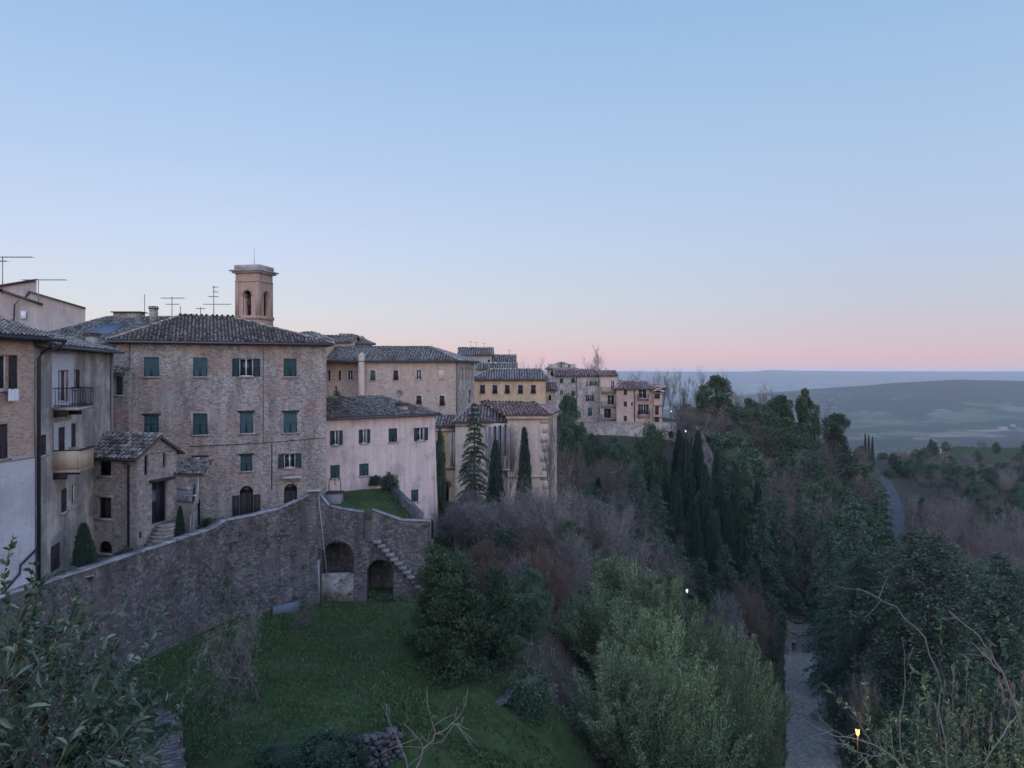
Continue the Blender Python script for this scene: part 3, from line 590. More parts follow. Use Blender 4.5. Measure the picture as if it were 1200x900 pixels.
# recess house behind the annex, with the wide tiled roof
f = Fac((-35.5, 56.5), (-24.0, 56.5)); root = thing('terrace_house', 'low house under the wide old tiled roof behind the annex', 'building', base_of(f, TZ))
H = hole(f, (120, 409, 133, 428)); body(root, f, 10, TZ, 2.2, 'plGrey', [H]); window(f, root, H, 'glass', sill=True)
t_, b_ = MB(), MB()
roof_plane(t_, b_, [f.pt(-1.2, 2.0, .6), f.pt(f.L+3, 2.0, .6), f.pt(f.L+2.2, 4.35, -5), f.pt(3.0, 4.35, -5)], tone=.12)
roof_plane(t_, b_, [f.pt(f.L+3, 2.0, -10.6), f.pt(-1.2, 2.0, -10.6), f.pt(3.0, 4.35, -5), f.pt(f.L+2.2, 4.35, -5)], .4, .6, .13)
roof_plane(t_, b_, [f.pt(-1.2, 2.0, -10.6), f.pt(-1.2, 2.0, .6), f.pt(3.0, 4.35, -5)])
ridge(t_, f.pt(3, 4.35, -5), f.pt(f.L+2.2, 4.35, -5)); ridge(t_, f.pt(-1.2, 2.0, .6), f.pt(3, 4.35, -5))
ro = t_.build('roof', M['tile'], root); b_.build('eaves', M['tilebase'], ro)
mb = MB(); mb.hexa([f.pt(3.2, 2.75, -1.1), f.pt(5.3, 2.75, -1.1), f.pt(5.6, 3.62, -3.1), f.pt(4.0, 3.62, -3.1)], [f.pt(3.2, 2.83, -1.1), f.pt(5.3, 2.83, -1.1), f.pt(5.6, 3.7, -3.1), f.pt(4.0, 3.7, -3.1)])
mb.v[-1][:, 2] += .08; tag(mb.build('tarpaulin', M['blue'], None), 'blue grey sheet laid over old roof tiles of the low house', 'sheet')
def chimney(px, top, bot, wpx, Y, label, m='brickA', cap=True):
    x = (px-600)/900*Y; z0 = -(bot-EYE)/900*Y; z1 = -(top-EYE)/900*Y; wd = wpx/900*Y
    r = thing('chimney', label, 'chimney', (x, Y, z0))
    mb = MB(); mb.box((x, Y, (z0+z1)/2-.1), (wd, wd, z1-z0-.2)); mb.build('stack', M[m], r)
    mb = MB(); mb.box((x, Y, z1-.17), (wd*1.3, wd*1.3, .08)); mb.box((x, Y, z1-.03), (wd*1.2, wd*1.2, .05)); 
    for a in (-1, 1):
        for b in (-1, 1): mb.box((x+a*wd*.45, Y+b*wd*.45, z1-.09), (.07, .07, .09))
    mb.build('cap', M['tilebase'], r); return r
chimney(180, 359, 380, 7, 59, 'slim brick chimney between the antennas on the old roof', 'main')
chimney(108, 390, 412, 10, 47.5, 'squat plastered chimney above the stained plaster house', 'plGrey')
mb = MB(); x, y = PX(151, 61.6); mb.box((x, y, 4.4), (2.1, .8, .7)); r = thing('dormer', 'low brick dormer with flat cover on the old roof ridge', 'dormer', (x, y, 4.1)); mb.build('wall', M['main'], r)
mb = MB(); mb.box((x, y, 4.79), (2.4, 1.1, .08)); mb.build('cover', M['tilebase'], r)

# houses high behind, on the left
def slab(name, label, pts, Y, depth, z0, m, roofm='tilebase', dx=0):
    """block with a sloping top; pts = top outline in (px, py) at distance Y"""
    T = [P(a, b, Y) for a, b in pts]; r = thing(name, label, 'building', (T[0][0], Y, z0)); mb = MB(); bk = np.array((dx, depth, 0))
    for a, b in zip(T, T[1:]):
        mb.quad((a[0], a[1], z0), (b[0], b[1], z0), b, a)
    for p in (T[0], T[-1]): q = p+bk; mb.quad((p[0], p[1], z0), (q[0], q[1], z0), q, p)
    mb.quad((T[0][0], Y+depth, z0), (T[-1][0], Y+depth, z0), T[-1]+bk, T[0]+bk)
    mb.build('wall', M[m], r); mb = MB()
    for a, b in zip(T, T[1:]):
        d = (b-a)/np.linalg.norm(b-a)*.25; up = np.array((0, 0, .14)); fw = np.array((0, -.35, 0)); a2 = a-d*0; b2 = b+d
        mb.hexa([a2+fw, b2+fw, b2+bk, a2+bk], [a2+fw+up, b2+fw+up, b2+bk+up, a2+bk+up])
    mb.build('roof', M[roofm], r); return r
slab('plastered_house', 'tall pale plaster house gable with long sloping roof edge at far left', [(36, 342.5), (100, 361.5)], 72, 14, TZ, 'plGrey', dx=-10)
slab('plastered_house', 'upper pale plaster house block behind the long sloping gable', [(-60, 352), (-4, 336.5), (43, 329)], 78, 14, TZ, 'plGrey', dx=-12)
r = slab('stone_house', 'small grey house with dark eaves and one tiny white window', [(-30, 325), (3, 341), (50, 357)], 52, 8, TZ, 'plGrey', dx=-7)
mb = MB(); q = P(27.5, 375.5, 51.9); mb.box(q+(0, 0, .35), (.34, .05, .55)); mb.build('window', M['cloth'], r)
pipe(r, [P(22, 352, 51.6), P(17, 357, 51.8), P(16, 380, 51.8)], .05)

# ------------------------------------------------------------------ left brick house
f = Fac((-22.99, 24), (-21.78, 35)); root = thing('brick_house', 'orange brick house with grey plaster base nearest on the left', 'building', base_of(f, TZ))
ZE = 1.62
h1 = hole(f, (-9, 415.5, 9.5, 457)); h2 = hole(f, (-10, 497, 9, 538)); h3 = (3.2, 4.3, -2.4, -.8, False); h4 = (3.2, 4.3, 1.0-7, 1.6-6, False)
mb = MB(); f.wall(mb, -3.84, ZE, [h1, h2, h3]); q = [f.pt(f.L, 0), f.pt(f.L, 0, -9), f.pt(0, 0, -9), f.pt(0, 0)]
for a, b in zip(q, q[1:]): mb.quad((a[0], a[1], TZ), (b[0], b[1], TZ), (b[0], b[1], ZE), (a[0], a[1], ZE))
mb.quad(f.pt(f.L, ZE), f.pt(f.L, ZE, -9), f.pt(f.L, ZE+2.9, -4.5)); mb.quad(f.pt(0, ZE), f.pt(0, ZE, -9), f.pt(0, ZE+2.9, -4.5))
mb.build('wall', M['brickA'], root)
mb = MB(); f.wall(mb, TZ-.6, -3.86, [h4], n=.04); f.box(mb, 0, f.L, -3.9, -3.8, -.05, .07); mb.build('plaster_wall', M['plW'], root)
W = window(f, root, h1, 'open', 'brown', side=(1,)); window(f, root, h2, 'closed', 'brown'); window(f, root, h3, 'closed', 'brown'); window(f, root, h4, 'closed', 'brown')
t_, b_ = MB(), MB()
roof_plane(t_, b_, [f.pt(-.4, ZE-.05, .55), f.pt(f.L+.45, ZE-.05, .55), f.pt(f.L+.45, ZE+1.75, -4.5), f.pt(-.4, ZE+1.75, -4.5)], tone=.05)
roof_plane(t_, b_, [f.pt(f.L+.45, ZE-.05, -9.5), f.pt(-.4, ZE-.05, -9.5), f.pt(-.4, ZE+1.75, -4.5), f.pt(f.L+.45, ZE+1.75, -4.5)], .4, .6, .13)
ro = t_.build('roof', M['tile'], root); b_.build('eaves', M['tilebase'], ro)
pipe(root, [f.pt(-.4, ZE-.12, .66), f.pt(f.L+1.2, ZE-.14, .66)], .085, 'iron', 'gutter')
pipe(root, [f.pt(f.L+1.15, ZE-.16, .66), f.pt(f.L+1.1, ZE-.4, .5), f.pt(f.L+.25, ZE-.75, .2), f.pt(f.L+.12, ZE-1.0, .15), f.pt(f.L+.1, TZ+.2, .15)], .085, 'iron')
pipe(root, [f.pt(f.L+.1, -8.0, .15), f.pt(f.L-1.0, -8.55, .15), f.pt(f.L-1.05, -8.9, .15), f.pt(f.L-2.2, -9.6, .15)], .05, 'iron', 'downpipe')
a = P(6, 456, 33.0); mb = MB()
for k in range(6):
    mb.quad((a[0]+.14, a[1]+k*.12, a[2]+.02*math.sin(k*2)), (a[0]+.14, a[1]+k*.12+.12, a[2]+.02*math.sin(k*2+2)), (a[0]+.17-.04*(k % 2), a[1]+k*.12+.12, a[2]-.5), (a[0]+.17-.04*((k+1) % 2), a[1]+k*.12, a[2]-.52))
tag(mb.build('towel', M['cloth'], None), 'small white towel hanging under the open brown shutter', 'towel')

# ------------------------------------------------------------------ stained plaster house with balconies
f = Fac((-21.80, 35.05), (-24.35, 46.6)); root = thing('balcony_house', 'stained plaster house with two balconies and brown shutters', 'building', base_of(f, TZ)); ZE = 1.3
wd = [((67.8, 433.5, 80, 471), dict(kind='glass', sill=False)), ((83.2, 433, 89, 455), dict(kind='open', col='brown', side=(1,))), ((68, 500.5, 75.8, 529), dict(kind='closed', col='brown', sill=False)), ((80.5, 496.5, 88.8, 527.5), dict(kind='closed', col='brown', sill=False)),
      ((47, 509.5, 54, 533), dict(kind='closed', col='brown')), ((71.8, 572.5, 78.2, 599.5), dict(kind='closed', col='brown')), ((83.8, 567, 90, 592.5), dict(kind='glass')), ((59.5, 638, 70.5, 668), dict(kind='closed', col='brown', sill=False)), ((75, 617, 78.5, 642), dict(kind='dark', sill=False))]
hs = [hole(f, r) for r, _ in wd]
body(root, f, 9, TZ-.3, ZE, 'plB', hs)
for H, (_, k) in zip(hs, wd): window(f, root, H, **k)
for a, b, c, d in ((60, 86, 415, 476), (62.5, 83, 494, 531)):
    mb = MB(); 
    us = [f.u(a), f.u(b)]; z0_, z1_ = f.z((a+b)/2, d), f.z((a+b)/2, c)
    hh = [H for H in hs if us[0] < (H[0]+H[1])/2 < us[1] and z0_ < (H[2]+H[3])/2 < z1_]
    hh = [(max(H[0], us[0]), min(H[1], us[1]), max(H[2], z0_), min(H[3], z1_)) for H in hh]
    f.wall(mb, z0_, z1_, hh, us[0], us[1], rev=.03, n=.02); mb.build('plaster_patch', M['plW'], root)
def balcony(f, root, u0, u1, zf, out, hgt, kind='rail', m='iron'):
    B_ = MB(); f.box(B_, u0, u1, zf-.13, zf, .0, out); b = B_.build('balcony', M['sill'], root)
    mb = MB()
    if kind == 'rail':
        path = [(u0+.04, 0), (u0+.04, out-.05), (u1-.04, out-.05), (u1-.04, 0)]
        for (a, n0), (c, n1) in zip(path, path[1:]):
            for zz in (zf+.1, zf+hgt): mb.tube([f.pt(a, zz, n0), f.pt(c, zz, n1)], .022, 4)
            Ls = math.hypot(c-a, n1-n0); k = max(2, int(Ls/.12))
            for i in range(k+1):
                t = i/k; q0 = f.pt(a+(c-a)*t, zf, n0+(n1-n0)*t); q1 = f.pt(a+(c-a)*t, zf+hgt, n0+(n1-n0)*t); mb.tube([q0, q1], .011, 4)
    else:
        f.box(mb, u0, u0+.06, zf, zf+hgt, .0, out-.06); f.box(mb, u0, u1, zf, zf+hgt, out-.06, out); f.box(mb, u1-.06, u1, zf, zf+hgt, 0, out-.06)
        for i in range(int((u1-u0)/.34)): f.box(mb, u0+.1+i*.34, u0+.2+i*.34, zf-.18, zf+hgt-.02, out, out+.03)
    mb.build('railing', M[m], b)
    mb = MB(); f.box(mb, u0+.1, u0+.2, zf-.45, zf-.13, .0, out*.5); f.box(mb, u1-.2, u1-.1, zf-.45, zf-.13, .0, out*.5); mb.build('bracket', M['wood'], b); return b
uu = f.u(61.5)
balcony(f, root, uu, uu+2.5, -1.74, 1.15, .95); balcony(f, root, uu-.02, uu+2.2, -4.78, 1.2, .93, 'solid', 'tan')
mb = MB(); f.box(mb, uu-.02, uu+2.22, -3.85, -3.79, 1.1, 1.26); f.box(mb, uu-.02, uu+.06, -3.85, -3.79, 0, 1.1); mb.build('railing_cap', M['brown'], root)
t_, b_ = MB(), MB()
roof_plane(t_, b_, [f.pt(-.1, ZE-.05, .5), f.pt(f.L+.5, ZE-.05, .5), f.pt(f.L+.5, ZE+1.1, -4), f.pt(-.1, ZE+1.1, -4)], tone=.15)
roof_plane(t_, b_, [f.pt(f.L+.5, ZE-.05, -9.5), f.pt(-.1, ZE-.05, -9.5), f.pt(-.1, ZE+1.1, -4), f.pt(f.L+.5, ZE+1.1, -4)], .4, .6, .13)
ro = t_.build('roof', M['tile'], root); b_.build('eaves', M['tilebase'], ro)
pipe(root, [f.pt(0.3, ZE-.12, .6), f.pt(f.L+.6, ZE-.12, .6)], .075, 'zinc', 'gutter')
pipe(root, [f.pt(f.L-.1, ZE-.2, .1), f.pt(f.L-.1, TZ+.2, .1)], .07, 'conc')

# ------------------------------------------------------------------ small stone house with gable
f = Fac((-24.80, 43.74), (-20.9, 42.8)); dpt = 3.35; root = thing('stone_cottage', 'small rubble stone cottage with gable and dark tiled roof', 'building', base_of(f, TZ)); ZE = -4.72; RZ = -3.78
gb = Fac(f.B, (f.B-f.n*dpt))      # gable wall, facing right
wd = [((116, 540.5, 130, 557.5), dict(kind='dark', lintel='sill')), ((115.3, 583, 130.3, 607.5), dict(kind='glass', frame='wood', lintel='sill')), ((115.3, 634, 131, 648.5), dict(kind='dark', arch=True))]
hs = [hole(f, r, k.get('arch', False)) for r, k in wd]
gd = [((169.2, 533.5, 174, 557), dict(kind='dark', arch=True, sill=False)), ((191, 529, 195, 548), dict(kind='dark', arch=True, sill=False)), ((178, 574, 196, 612), dict(kind='glass', frame='wood', sill=False)), ((163, 623, 167, 631), dict(kind='dark', sill=False))]
gh = [hole(gb, r, k.get('arch', False)) for r, k in gd]
gh[2] = (gh[2][0], min(gh[2][1], gb.L-.35), -8.75, -6.35, False)
mb = MB(); f.wall(mb, TZ-.4, ZE, hs, rev=.3); gb.wall(mb, TZ-.4, ZE, gh, rev=.3); mb.quad(gb.pt(0, ZE), gb.pt(gb.L, ZE), gb.pt(gb.L/2, RZ))
bk = Fac(gb.B, (f.A-f.n*dpt)); bk.wall(mb, TZ-.4, ZE); lf = Fac(bk.B, f.A); lf.wall(mb, TZ-.4, ZE); mb.quad(lf.pt(0, ZE), lf.pt(lf.L, ZE), lf.pt(lf.L/2, RZ))
mb.build('wall', M['rubble'], root)
for H, (_, k) in zip(hs, wd): k = dict(k); k.pop('arch', None); window(f, root, H, **k)
for H, (_, k) in zip(gh, gd): k = dict(k); k.pop('arch', None); window(gb, root, H, **k)
gm = MB(); gb.box(gm, gh[2][0]-.25, gh[2][1]+.2, -6.3, -6.18, 0, .35); gm.build('door_canopy', M['wood'], root)
t_, b_ = MB(), MB(); s_ = (RZ-ZE)/(dpt/2); o_ = .4
roof_plane(t_, b_, [f.pt(-.3, ZE-o_*s_+.1, o_), f.pt(f.L+.28, ZE-o_*s_+.1, o_), f.pt(f.L+.28, RZ+.1, -dpt/2), f.pt(-.3, RZ+.1, -dpt/2)], .27, .42, .1, tone=-.05)
roof_plane(t_, b_, [f.pt(f.L+.28, ZE-o_*s_+.1, -dpt-o_), f.pt(-.3, ZE-o_*s_+.1, -dpt-o_), f.pt(-.3, RZ+.1, -dpt/2), f.pt(f.L+.28, RZ+.1, -dpt/2)], .27, .42, .1)
ridge(t_, f.pt(-.3, RZ+.13, -dpt/2), f.pt(f.L+.28, RZ+.13, -dpt/2)); ro = t_.build('roof', M['tile'], root); b_.build('eaves', M['tilebase'], ro)
pipe(root, [f.pt(-.2, ZE-.15, o_+.07), f.pt(f.L+.2, ZE-.15, o_+.07)], .065, 'iron', 'gutter')
pipe(root, [f.pt(f.L-.55, ZE-.2, .35), f.pt(f.L-.5, ZE-.5, .08), f.pt(f.L-.5, TZ+.2, .08)], .06, 'iron')
# stair up to the cottage door, landing and little tiled porch
sm = MB(); n_ = 9
for k in range(n_):
    z = TZ+.18*(k+1); u0 = .05+k*.17; gb.box(sm, u0, 2.75+.001*k, z-(.18 if k else .5), z, .02+.001*k, .95-.001*k)
tag(sm.build('stairs', M['rubble'], None), 'dark stone steps climbing to the cottage door', 'stairs')
mb = MB(); q = [(-20.15, 46.15), (-18.85, 45.35), (-21.0, 51.3), (-22.7, 50.9)]
LZ = -7.85
for a, b in zip(q, q[1:]+q[:1]): mb.quad((*a, TZ-.3), (*b, TZ-.3), (*b, LZ), (*a, LZ))
mb.quad(*[(*a, LZ) for a in q]); r = thing('landing', 'raised stone landing beside the cottage gable holding white chairs', 'landing', (-19.4, 45.8, TZ)); mb.build('wall', M['plGrey'], r)
mb = MB()
for (a, b) in ((q[0], q[1]), (q[1], q[2])):
    A_ = np.array(a); B_ = np.array(b); Ld = np.linalg.norm(B_-A_); Ld_ = min(Ld, 3.2); dd = (B_-A_)/Ld; 
    for zz in (LZ+.12, LZ+.85): mb.tube([(*(A_+dd*.05), zz), (*(A_+dd*Ld_), zz)], .02, 4)
    for i in range(int(Ld_/.13)): p_ = A_+dd*(.05+i*.13); mb.tube([(*p_, LZ), (*p_, LZ+.85)], .01, 4)
mb.build('railing', M['iron'], r)
t_, b_ = MB(), MB(); ZP = -5.75; r = thing('porch_roof', 'small tiled porch roof on white post between cottage and tall house', 'porch', (-19.4, 46.4, LZ))
roof_plane(t_, b_, [(-20.25, 45.75, ZP-.35), (-18.35, 45.5, ZP-.35), (-18.75, 48.2, ZP+.3), (-20.35, 48.4, ZP+.3)], .27, .4, .1); ro = t_.build('roof', M['tile'], r); b_.build('eaves', M['tilebase'], ro)
mb = MB(); mb.tube([(-18.65, 45.6, ZP-.4), (-18.65, 45.6, LZ+.1), (-18.75, 45.35, LZ-.35), (-18.9, 45.2, LZ-.6), (-18.92, 45.2, TZ)], .06, 8); mb.build('post', M['coping'], r)
for k, (x, y, a) in enumerate(((-19.6, 46.3, .4), (-19.2, 46.2, 2.2))):
    if k == 0:
        c0 = thing('garden_chair', 'white garden chair with rounded back near the cottage side of the landing', 'chair', (x, y, LZ), 'white chairs on the landing')
        mb = MB(); mb.box((x, y, LZ+.43), (.46, .44, .04)); mb.build('seat', M['white'], c0)
        mb = MB(); 
        for t in np.linspace(-.2, .2, 5): mb.tube([(x+t, y+.2, LZ+.43), (x+t, y+.27, LZ+.92-abs(t)*.4)], .025, 5)
        mb.tube([(x-.23, y+.2, LZ+.82), (x-.1, y+.27, LZ+.9), (x+.1, y+.27, LZ+.9), (x+.23, y+.2, LZ+.82)], .03, 6); mb.build('backrest', M['white'], c0)
        for i in (-1, 1):
            for j in (-1, 1): mb = MB(); mb.tube([(x+i*.2, y+j*.19, LZ), (x+i*.18, y+j*.17, LZ+.42)], .022, 5); mb.build('leg', M['white'], c0)
        reg(c0)
    else:
        c = copy_tree(c0); c.location = (x, y, LZ); c.rotation_euler.z = a; c['label'] = 'white garden chair turned sideways at the outer edge of the landing'

# ------------------------------------------------------------------ pink house
f = Fac((-14.55, 57.6), (-6.4, 64.0)); root = thing('pink_house', 'pink plastered house with grey tiled roof and dark green shutters', 'building', base_of(f, -13.6)); ZE = -3.35
wd = [((390.5, 504.5, 397.6, 521.5), dict(kind='open', col='dgreen')), ((423.8, 503, 430.2, 519.5), dict(kind='open', col='dgreen')), ((455.4, 502, 465.4, 518), dict(kind='closed', col='dgreen')), ((489.3, 501, 497.2, 516.3), dict(kind='open', col='dgreen')),
      ((387, 545, 398.2, 560), dict(kind='closed', col='green')), ((421, 543.3, 432, 557.3), dict(kind='closed', col='green')), ((481.7, 573.8, 490.3, 587.8), dict(kind='closed', col='green'))]
hs = [hole(f, r) for r, _ in wd]; body(root, f, 8, -13.8, ZE, 'pink', hs)
for H, (_, k) in zip(hs, wd): window(f, root, H, **k)
mb = MB(); mb.hexa([f.pt(f.L-.1, -14.4, .28), f.pt(f.L+.22, -14.4, .28), f.pt(f.L+.22, -14.4, -7), f.pt(f.L-.1, -14.4, -7)], [f.pt(f.L-.1, -6, .01), f.pt(f.L+.01, -6, .01), f.pt(f.L+.01, -6, -7), f.pt(f.L-.1, -6, -7)]); mb.build('buttress', M['pink'], root)
hip_roof(root, f, 8, ZE, 1.25, .4, (-.2, 7.6), gable=(True, False), tone=.12)
chimney(472, 472, 488, 12, 63.3, 'short red brick chimney on the pink house roof', 'tilered' if False else 'brickA')
q = P(468, 461.5, 64.5); r = thing('satellite_dish', 'round pale satellite dish above the pink house roof', 'dish', q-(0, 0, 1.2)); mb = MB()
prof = [(0, 0)]; V = [q]; Fs = []; k = 14
for i, rr_ in enumerate((.13, .25, .34)):
    for j in range(k): t = 2*math.pi*j/k; V.append(q+(rr_*math.cos(t), -.35*rr_*rr_*4, rr_*math.sin(t)))
for j in range(k): Fs.append((0, 1+j, 1+(j+1) % k))
for i in range(2):
    for j in range(k): Fs.append((1+i*k+j, 1+(i+1)*k+j, 1+(i+1)*k+(j+1) % k, 1+i*k+(j+1) % k))
mb.mesh(V, Fs); mb.build('reflector', M['coping'], r, smooth=True); mb = MB(); mb.tube([q+(0, .06, -1.2), q+(0, .06, 0)], .025, 6); mb.tube([q+(0, 0, -.3), q+(0, -.4, -.05)], .015, 5); mb.build('mast', M['alum'], r)

# ------------------------------------------------------------------ long ochre brick convent
f = Fac((-19.5, 100), (-7.1, 100)); root = thing('convent', 'long ochre brick building with shallow hipped tile roof behind the pink house', 'building', base_of(f, -14)); ZE = 1.55
wd = [((434, 434, 440, 446), 0), ((461, 434, 466.7, 445.6), 0), ((488, 433.6, 493.6, 444.6), 0), ((434.4, 463.5, 440, 468), 0), ((488, 463.6, 494, 474), 0), ((515, 463.6, 521, 475.6), 0)]
hs = [hole(f, r) for r, _ in wd]
body(root, f, 12, -14, ZE, 'brickF', hs)
for k, H in enumerate(hs): window(f, root, H, 'closed' if k in (0, 1, 4, 5) else 'glass', 'green2' if k == 0 else 'brown', surround='cream', slats=False)
mb = MB(); a_, b2_ = f.u(514), f.u(520.5); f.box(mb, a_, b2_, f.z(517, 446), f.z(517, 434), -.05, .02); mb.build('blind_window', M['cream'], root)
fr_ = Fac((-7.1, 100), (-5.5, 112.0)); mb = MB(); hr = [hole(fr_, (x-1, 430, x+.9, 446), True) for x in (541.5, 545.6, 549.4, 552.8)]+[hole(fr_, (548.5, 456, 552, 473), True)]
fr_.wall(mb, -14, ZE, hr, n=.03, rev=.3); mb.build('side_wall', M['stoneI'], root)
for H in hr: window(fr_, root, H, 'glass', sill=False, slats=False)
fw = Fac((-25.6, 101.6), (-19.45, 101.6)); hw = [hole(fw, r, False) for r in ((407.6, 434, 413.4, 445.6), (385, 434, 387.2, 446), (397, 434, 399.4, 445.6), (408, 464, 413.6, 468), (388, 464, 393, 470))]
mb = MB(); fw.wall(mb, -14, ZE, hw); mb.build('wing_wall', M['brickF'], root)
for H in hw: window(fw, root, H, 'glass' if H[1]-H[0] > .4 else 'dark', slats=False, surround='cream' if H[1]-H[0] > .4 else None)
mb = MB(); x, y = PX(424, 99.7); mb.box((x, y, -3.6), (.75, .7, 11.4)); mb.lathe((x, y, 2.1), [(.42, 0), (.42, .2), (.0, .5)], 8); mb.build('chimney_shaft', M['rose'], root)
t_, b_ = MB(), MB(); A_ = (-25.5, 106, 3.45); B_ = (-11.2, 106, 3.45); fl = [(-26, 99.5, 1.45), (-6.7, 99.5, 1.45), (-4.6, 112.5, 1.45), (-26, 112.5, 1.45)]
for pl in ([fl[0], fl[1], B_, A_], [fl[1], fl[2], B_], [fl[2], fl[3], A_, B_]): roof_plane(t_, b_, pl, .36, .6, .13, tone=.25)
ro = t_.build('roof', M['tile'], root); b_.build('eaves', M['tilebase'], ro); mb = MB(); mb.tube([(-26, 99.4, 1.4), (-6.7, 99.4, 1.4)], .09, 6); mb.build('gutter', M['zinc'], root)
pipe(root, [(-19.3+.0, 99.9, 1.4), (-19.3, 99.9, -6)], .07); pipe(root, [(-7.2, 99.85, 1.4), (-7.2, 99.85, -6)], .06)

# ------------------------------------------------------------------ church-like building with tall windows
root = thing('chapel', 'cream and rose chapel with pink tiled roofs behind the cypresses', 'building', (0, 84, -15.6))
f1 = Fac(PX(504, 85.5), PX(534, 85.5)); f2 = Fac(PX(533.6, 83.5), PX(597, 83.5)); f3 = Fac(PX(595, 82.5), PX(641.5, 83)); f4 = Fac(f3.B, PX(652.5, 92))
BZ = -17
h1 = [hole(f1, (510.3, 517, 518.3, 540.5), True), hole(f1, (510.5, 562, 526, 604), True)]
mb = MB(); f1.wall(mb, BZ, -6.1, h1, rev=.35); mb.build('wing_wall', M['yel'], root); window(f1, root, h1[0], 'glass', sill=True, surround='coping'); 
mb = MB(); f1.box(mb, h1[1][0], h1[1][1], BZ, h1[1][3], -.4, -.36); mb.build('arch_recess', M['dark'], root)
mb = MB(); H = h1[1]; cu = (H[0]+H[1])/2; rr_ = (H[1]-H[0])/2; mb.tube([f1.pt(cu+(rr_+.12)*math.cos(t), H[3]-rr_+(rr_+.12)*math.sin(t), .05) for t in np.linspace(0, math.pi, 14)], .16, 5); mb.build('arch_surround', M['conc'], root)
mb = MB()
for a in (529.3, 533): mb = MB(); f1.box(mb, f1.u(a)-.18, f1.u(a)+.12, -10.6, -6.6, -.02, .14); mb.build('pilaster', M['rose'], root)
mb = MB(); f1.box(mb, 0, f1.L, -10.75, -10.55, -.02, .22); f1.box(mb, 0, f1.L, -6.6, -6.3, -.02, .22); f3.box(mb, f3.u(596), f3.L, -11.35, -11.15, -.02, .16); mb.build('cornice', M['rose'], root)
mb = MB(); f2.wall(mb, BZ, -5.5, [], 0, f2.u(597)); mb.build('nave_wall', M['cream'], root)
hh = [hole(f3, r, False) for r in ()]
tall = [hole(f2, (x, 498, x+4.2, 537), True) for x in (575.5, 581.5, 587.5, 593)] ; tall = []
mb = MB(); f3.wall(mb, BZ, -4.65, []); f4.wall(mb, BZ, -4.65, []); 
mb.quad((f4.B[0], f4.B[1], BZ), (f4.B[0]-9, 94, BZ), (f4.B[0]-9, 94, -4.65), (f4.B[0], f4.B[1], -4.65)); mb.build('choir_wall', M['rose'], root)
mb = MB()
for i in range(12): z = BZ+.2+i*1.02; f3.box(mb, f3.L-(.8 if i % 2 else .55), f3.L+.01, z, z+.98, -.02, .012); f4.box(mb, -.01, .8 if i % 2 else .55, z, z+.98, -.02, .012)
mb.build('quoin', M['cream'], root)
ft = Fac(PX(571, 83.38), PX(602, 82.36)); 
mb = MB(); hs = []
for x in (574, 580, 586, 592, 597.3): hs.append(hole(ft, (x-1.7, 500-(x-574)*.15, x+1.9, 535), True))
ft.wall(mb, -10.4, -5.6, hs, n=.02, rev=.5); mb.build('window_wall', M['cream'], root)
for H in hs: window(ft, root, H, 'glass', sill=True, rev=.3)
mb = MB(); ft.box(mb, 0, ft.L, -10.6, -10.4, .0, .2); mb.build('string_course', M['coping'], root)
for x in (571.6, 577, 583, 589, 594.7, 600): mb = MB(); ft.box(mb, ft.u(x)-.13, ft.u(x)+.13, -10.4, -5.9, .02, .16); mb.build('pilaster', M['coping'], root)
t_, b_ = MB(), MB()
def pp(px, py, Y): return tuple(P(px, py, Y))
roof_plane(t_, b_, [(f1.A[0], 85.1, -6.05), (f1.B[0]+.3, 85.1, -6.05), (f1.B[0]+.3, 88.5, -4.9), (f1.A[0], 88.5, -4.9)], .36, .6, .13)
roof_plane(t_, b_, [(f2.A[0]-.2, 83.1, -5.45), (f2.B[0]+.6, 83.1, -5.45), (-3.4, 87.5, -3.75), (-4.6, 87.5, -3.75)], .36, .6, .13)
roof_plane(t_, b_, [(f2.A[0]-.2, 91, -5.45), (f2.A[0]-.2, 83.1, -5.45), (-4.6, 87.5, -3.75)], .36, .6, .13)
c1 = (f3.A[0]-.3, 82.1, -4.6); c2 = (f3.B[0]+.4, 82.6, -4.6); c3 = (f4.B[0]+.4, 92.4, -4.6); A_ = (-3.4, 88.6, -3.55); B_ = (3.0, 88.6, -3.6)
roof_plane(t_, b_, [c1, c2, B_, A_], .36, .6, .13); roof_plane(t_, b_, [c2, c3, B_], .36, .6, .13); roof_plane(t_, b_, [c3, (-4.2, 94, -4.6), A_, B_], .4, .6, .14)
ro = t_.build('roof', M['tilered'], root); b_.build('eaves', M['tilebase'], ro)
mb = MB(); f3.box(mb, -.2, f3.L+.2, -5.05, -4.72, -.02, .3); f2.box(mb, 0, f2.L, -5.85, -5.58, -.02, .2); f4.box(mb, 0, f4.L, -5.05, -4.72, -.02, .3); mb.build('eaves_cornice', M['cream'], root)

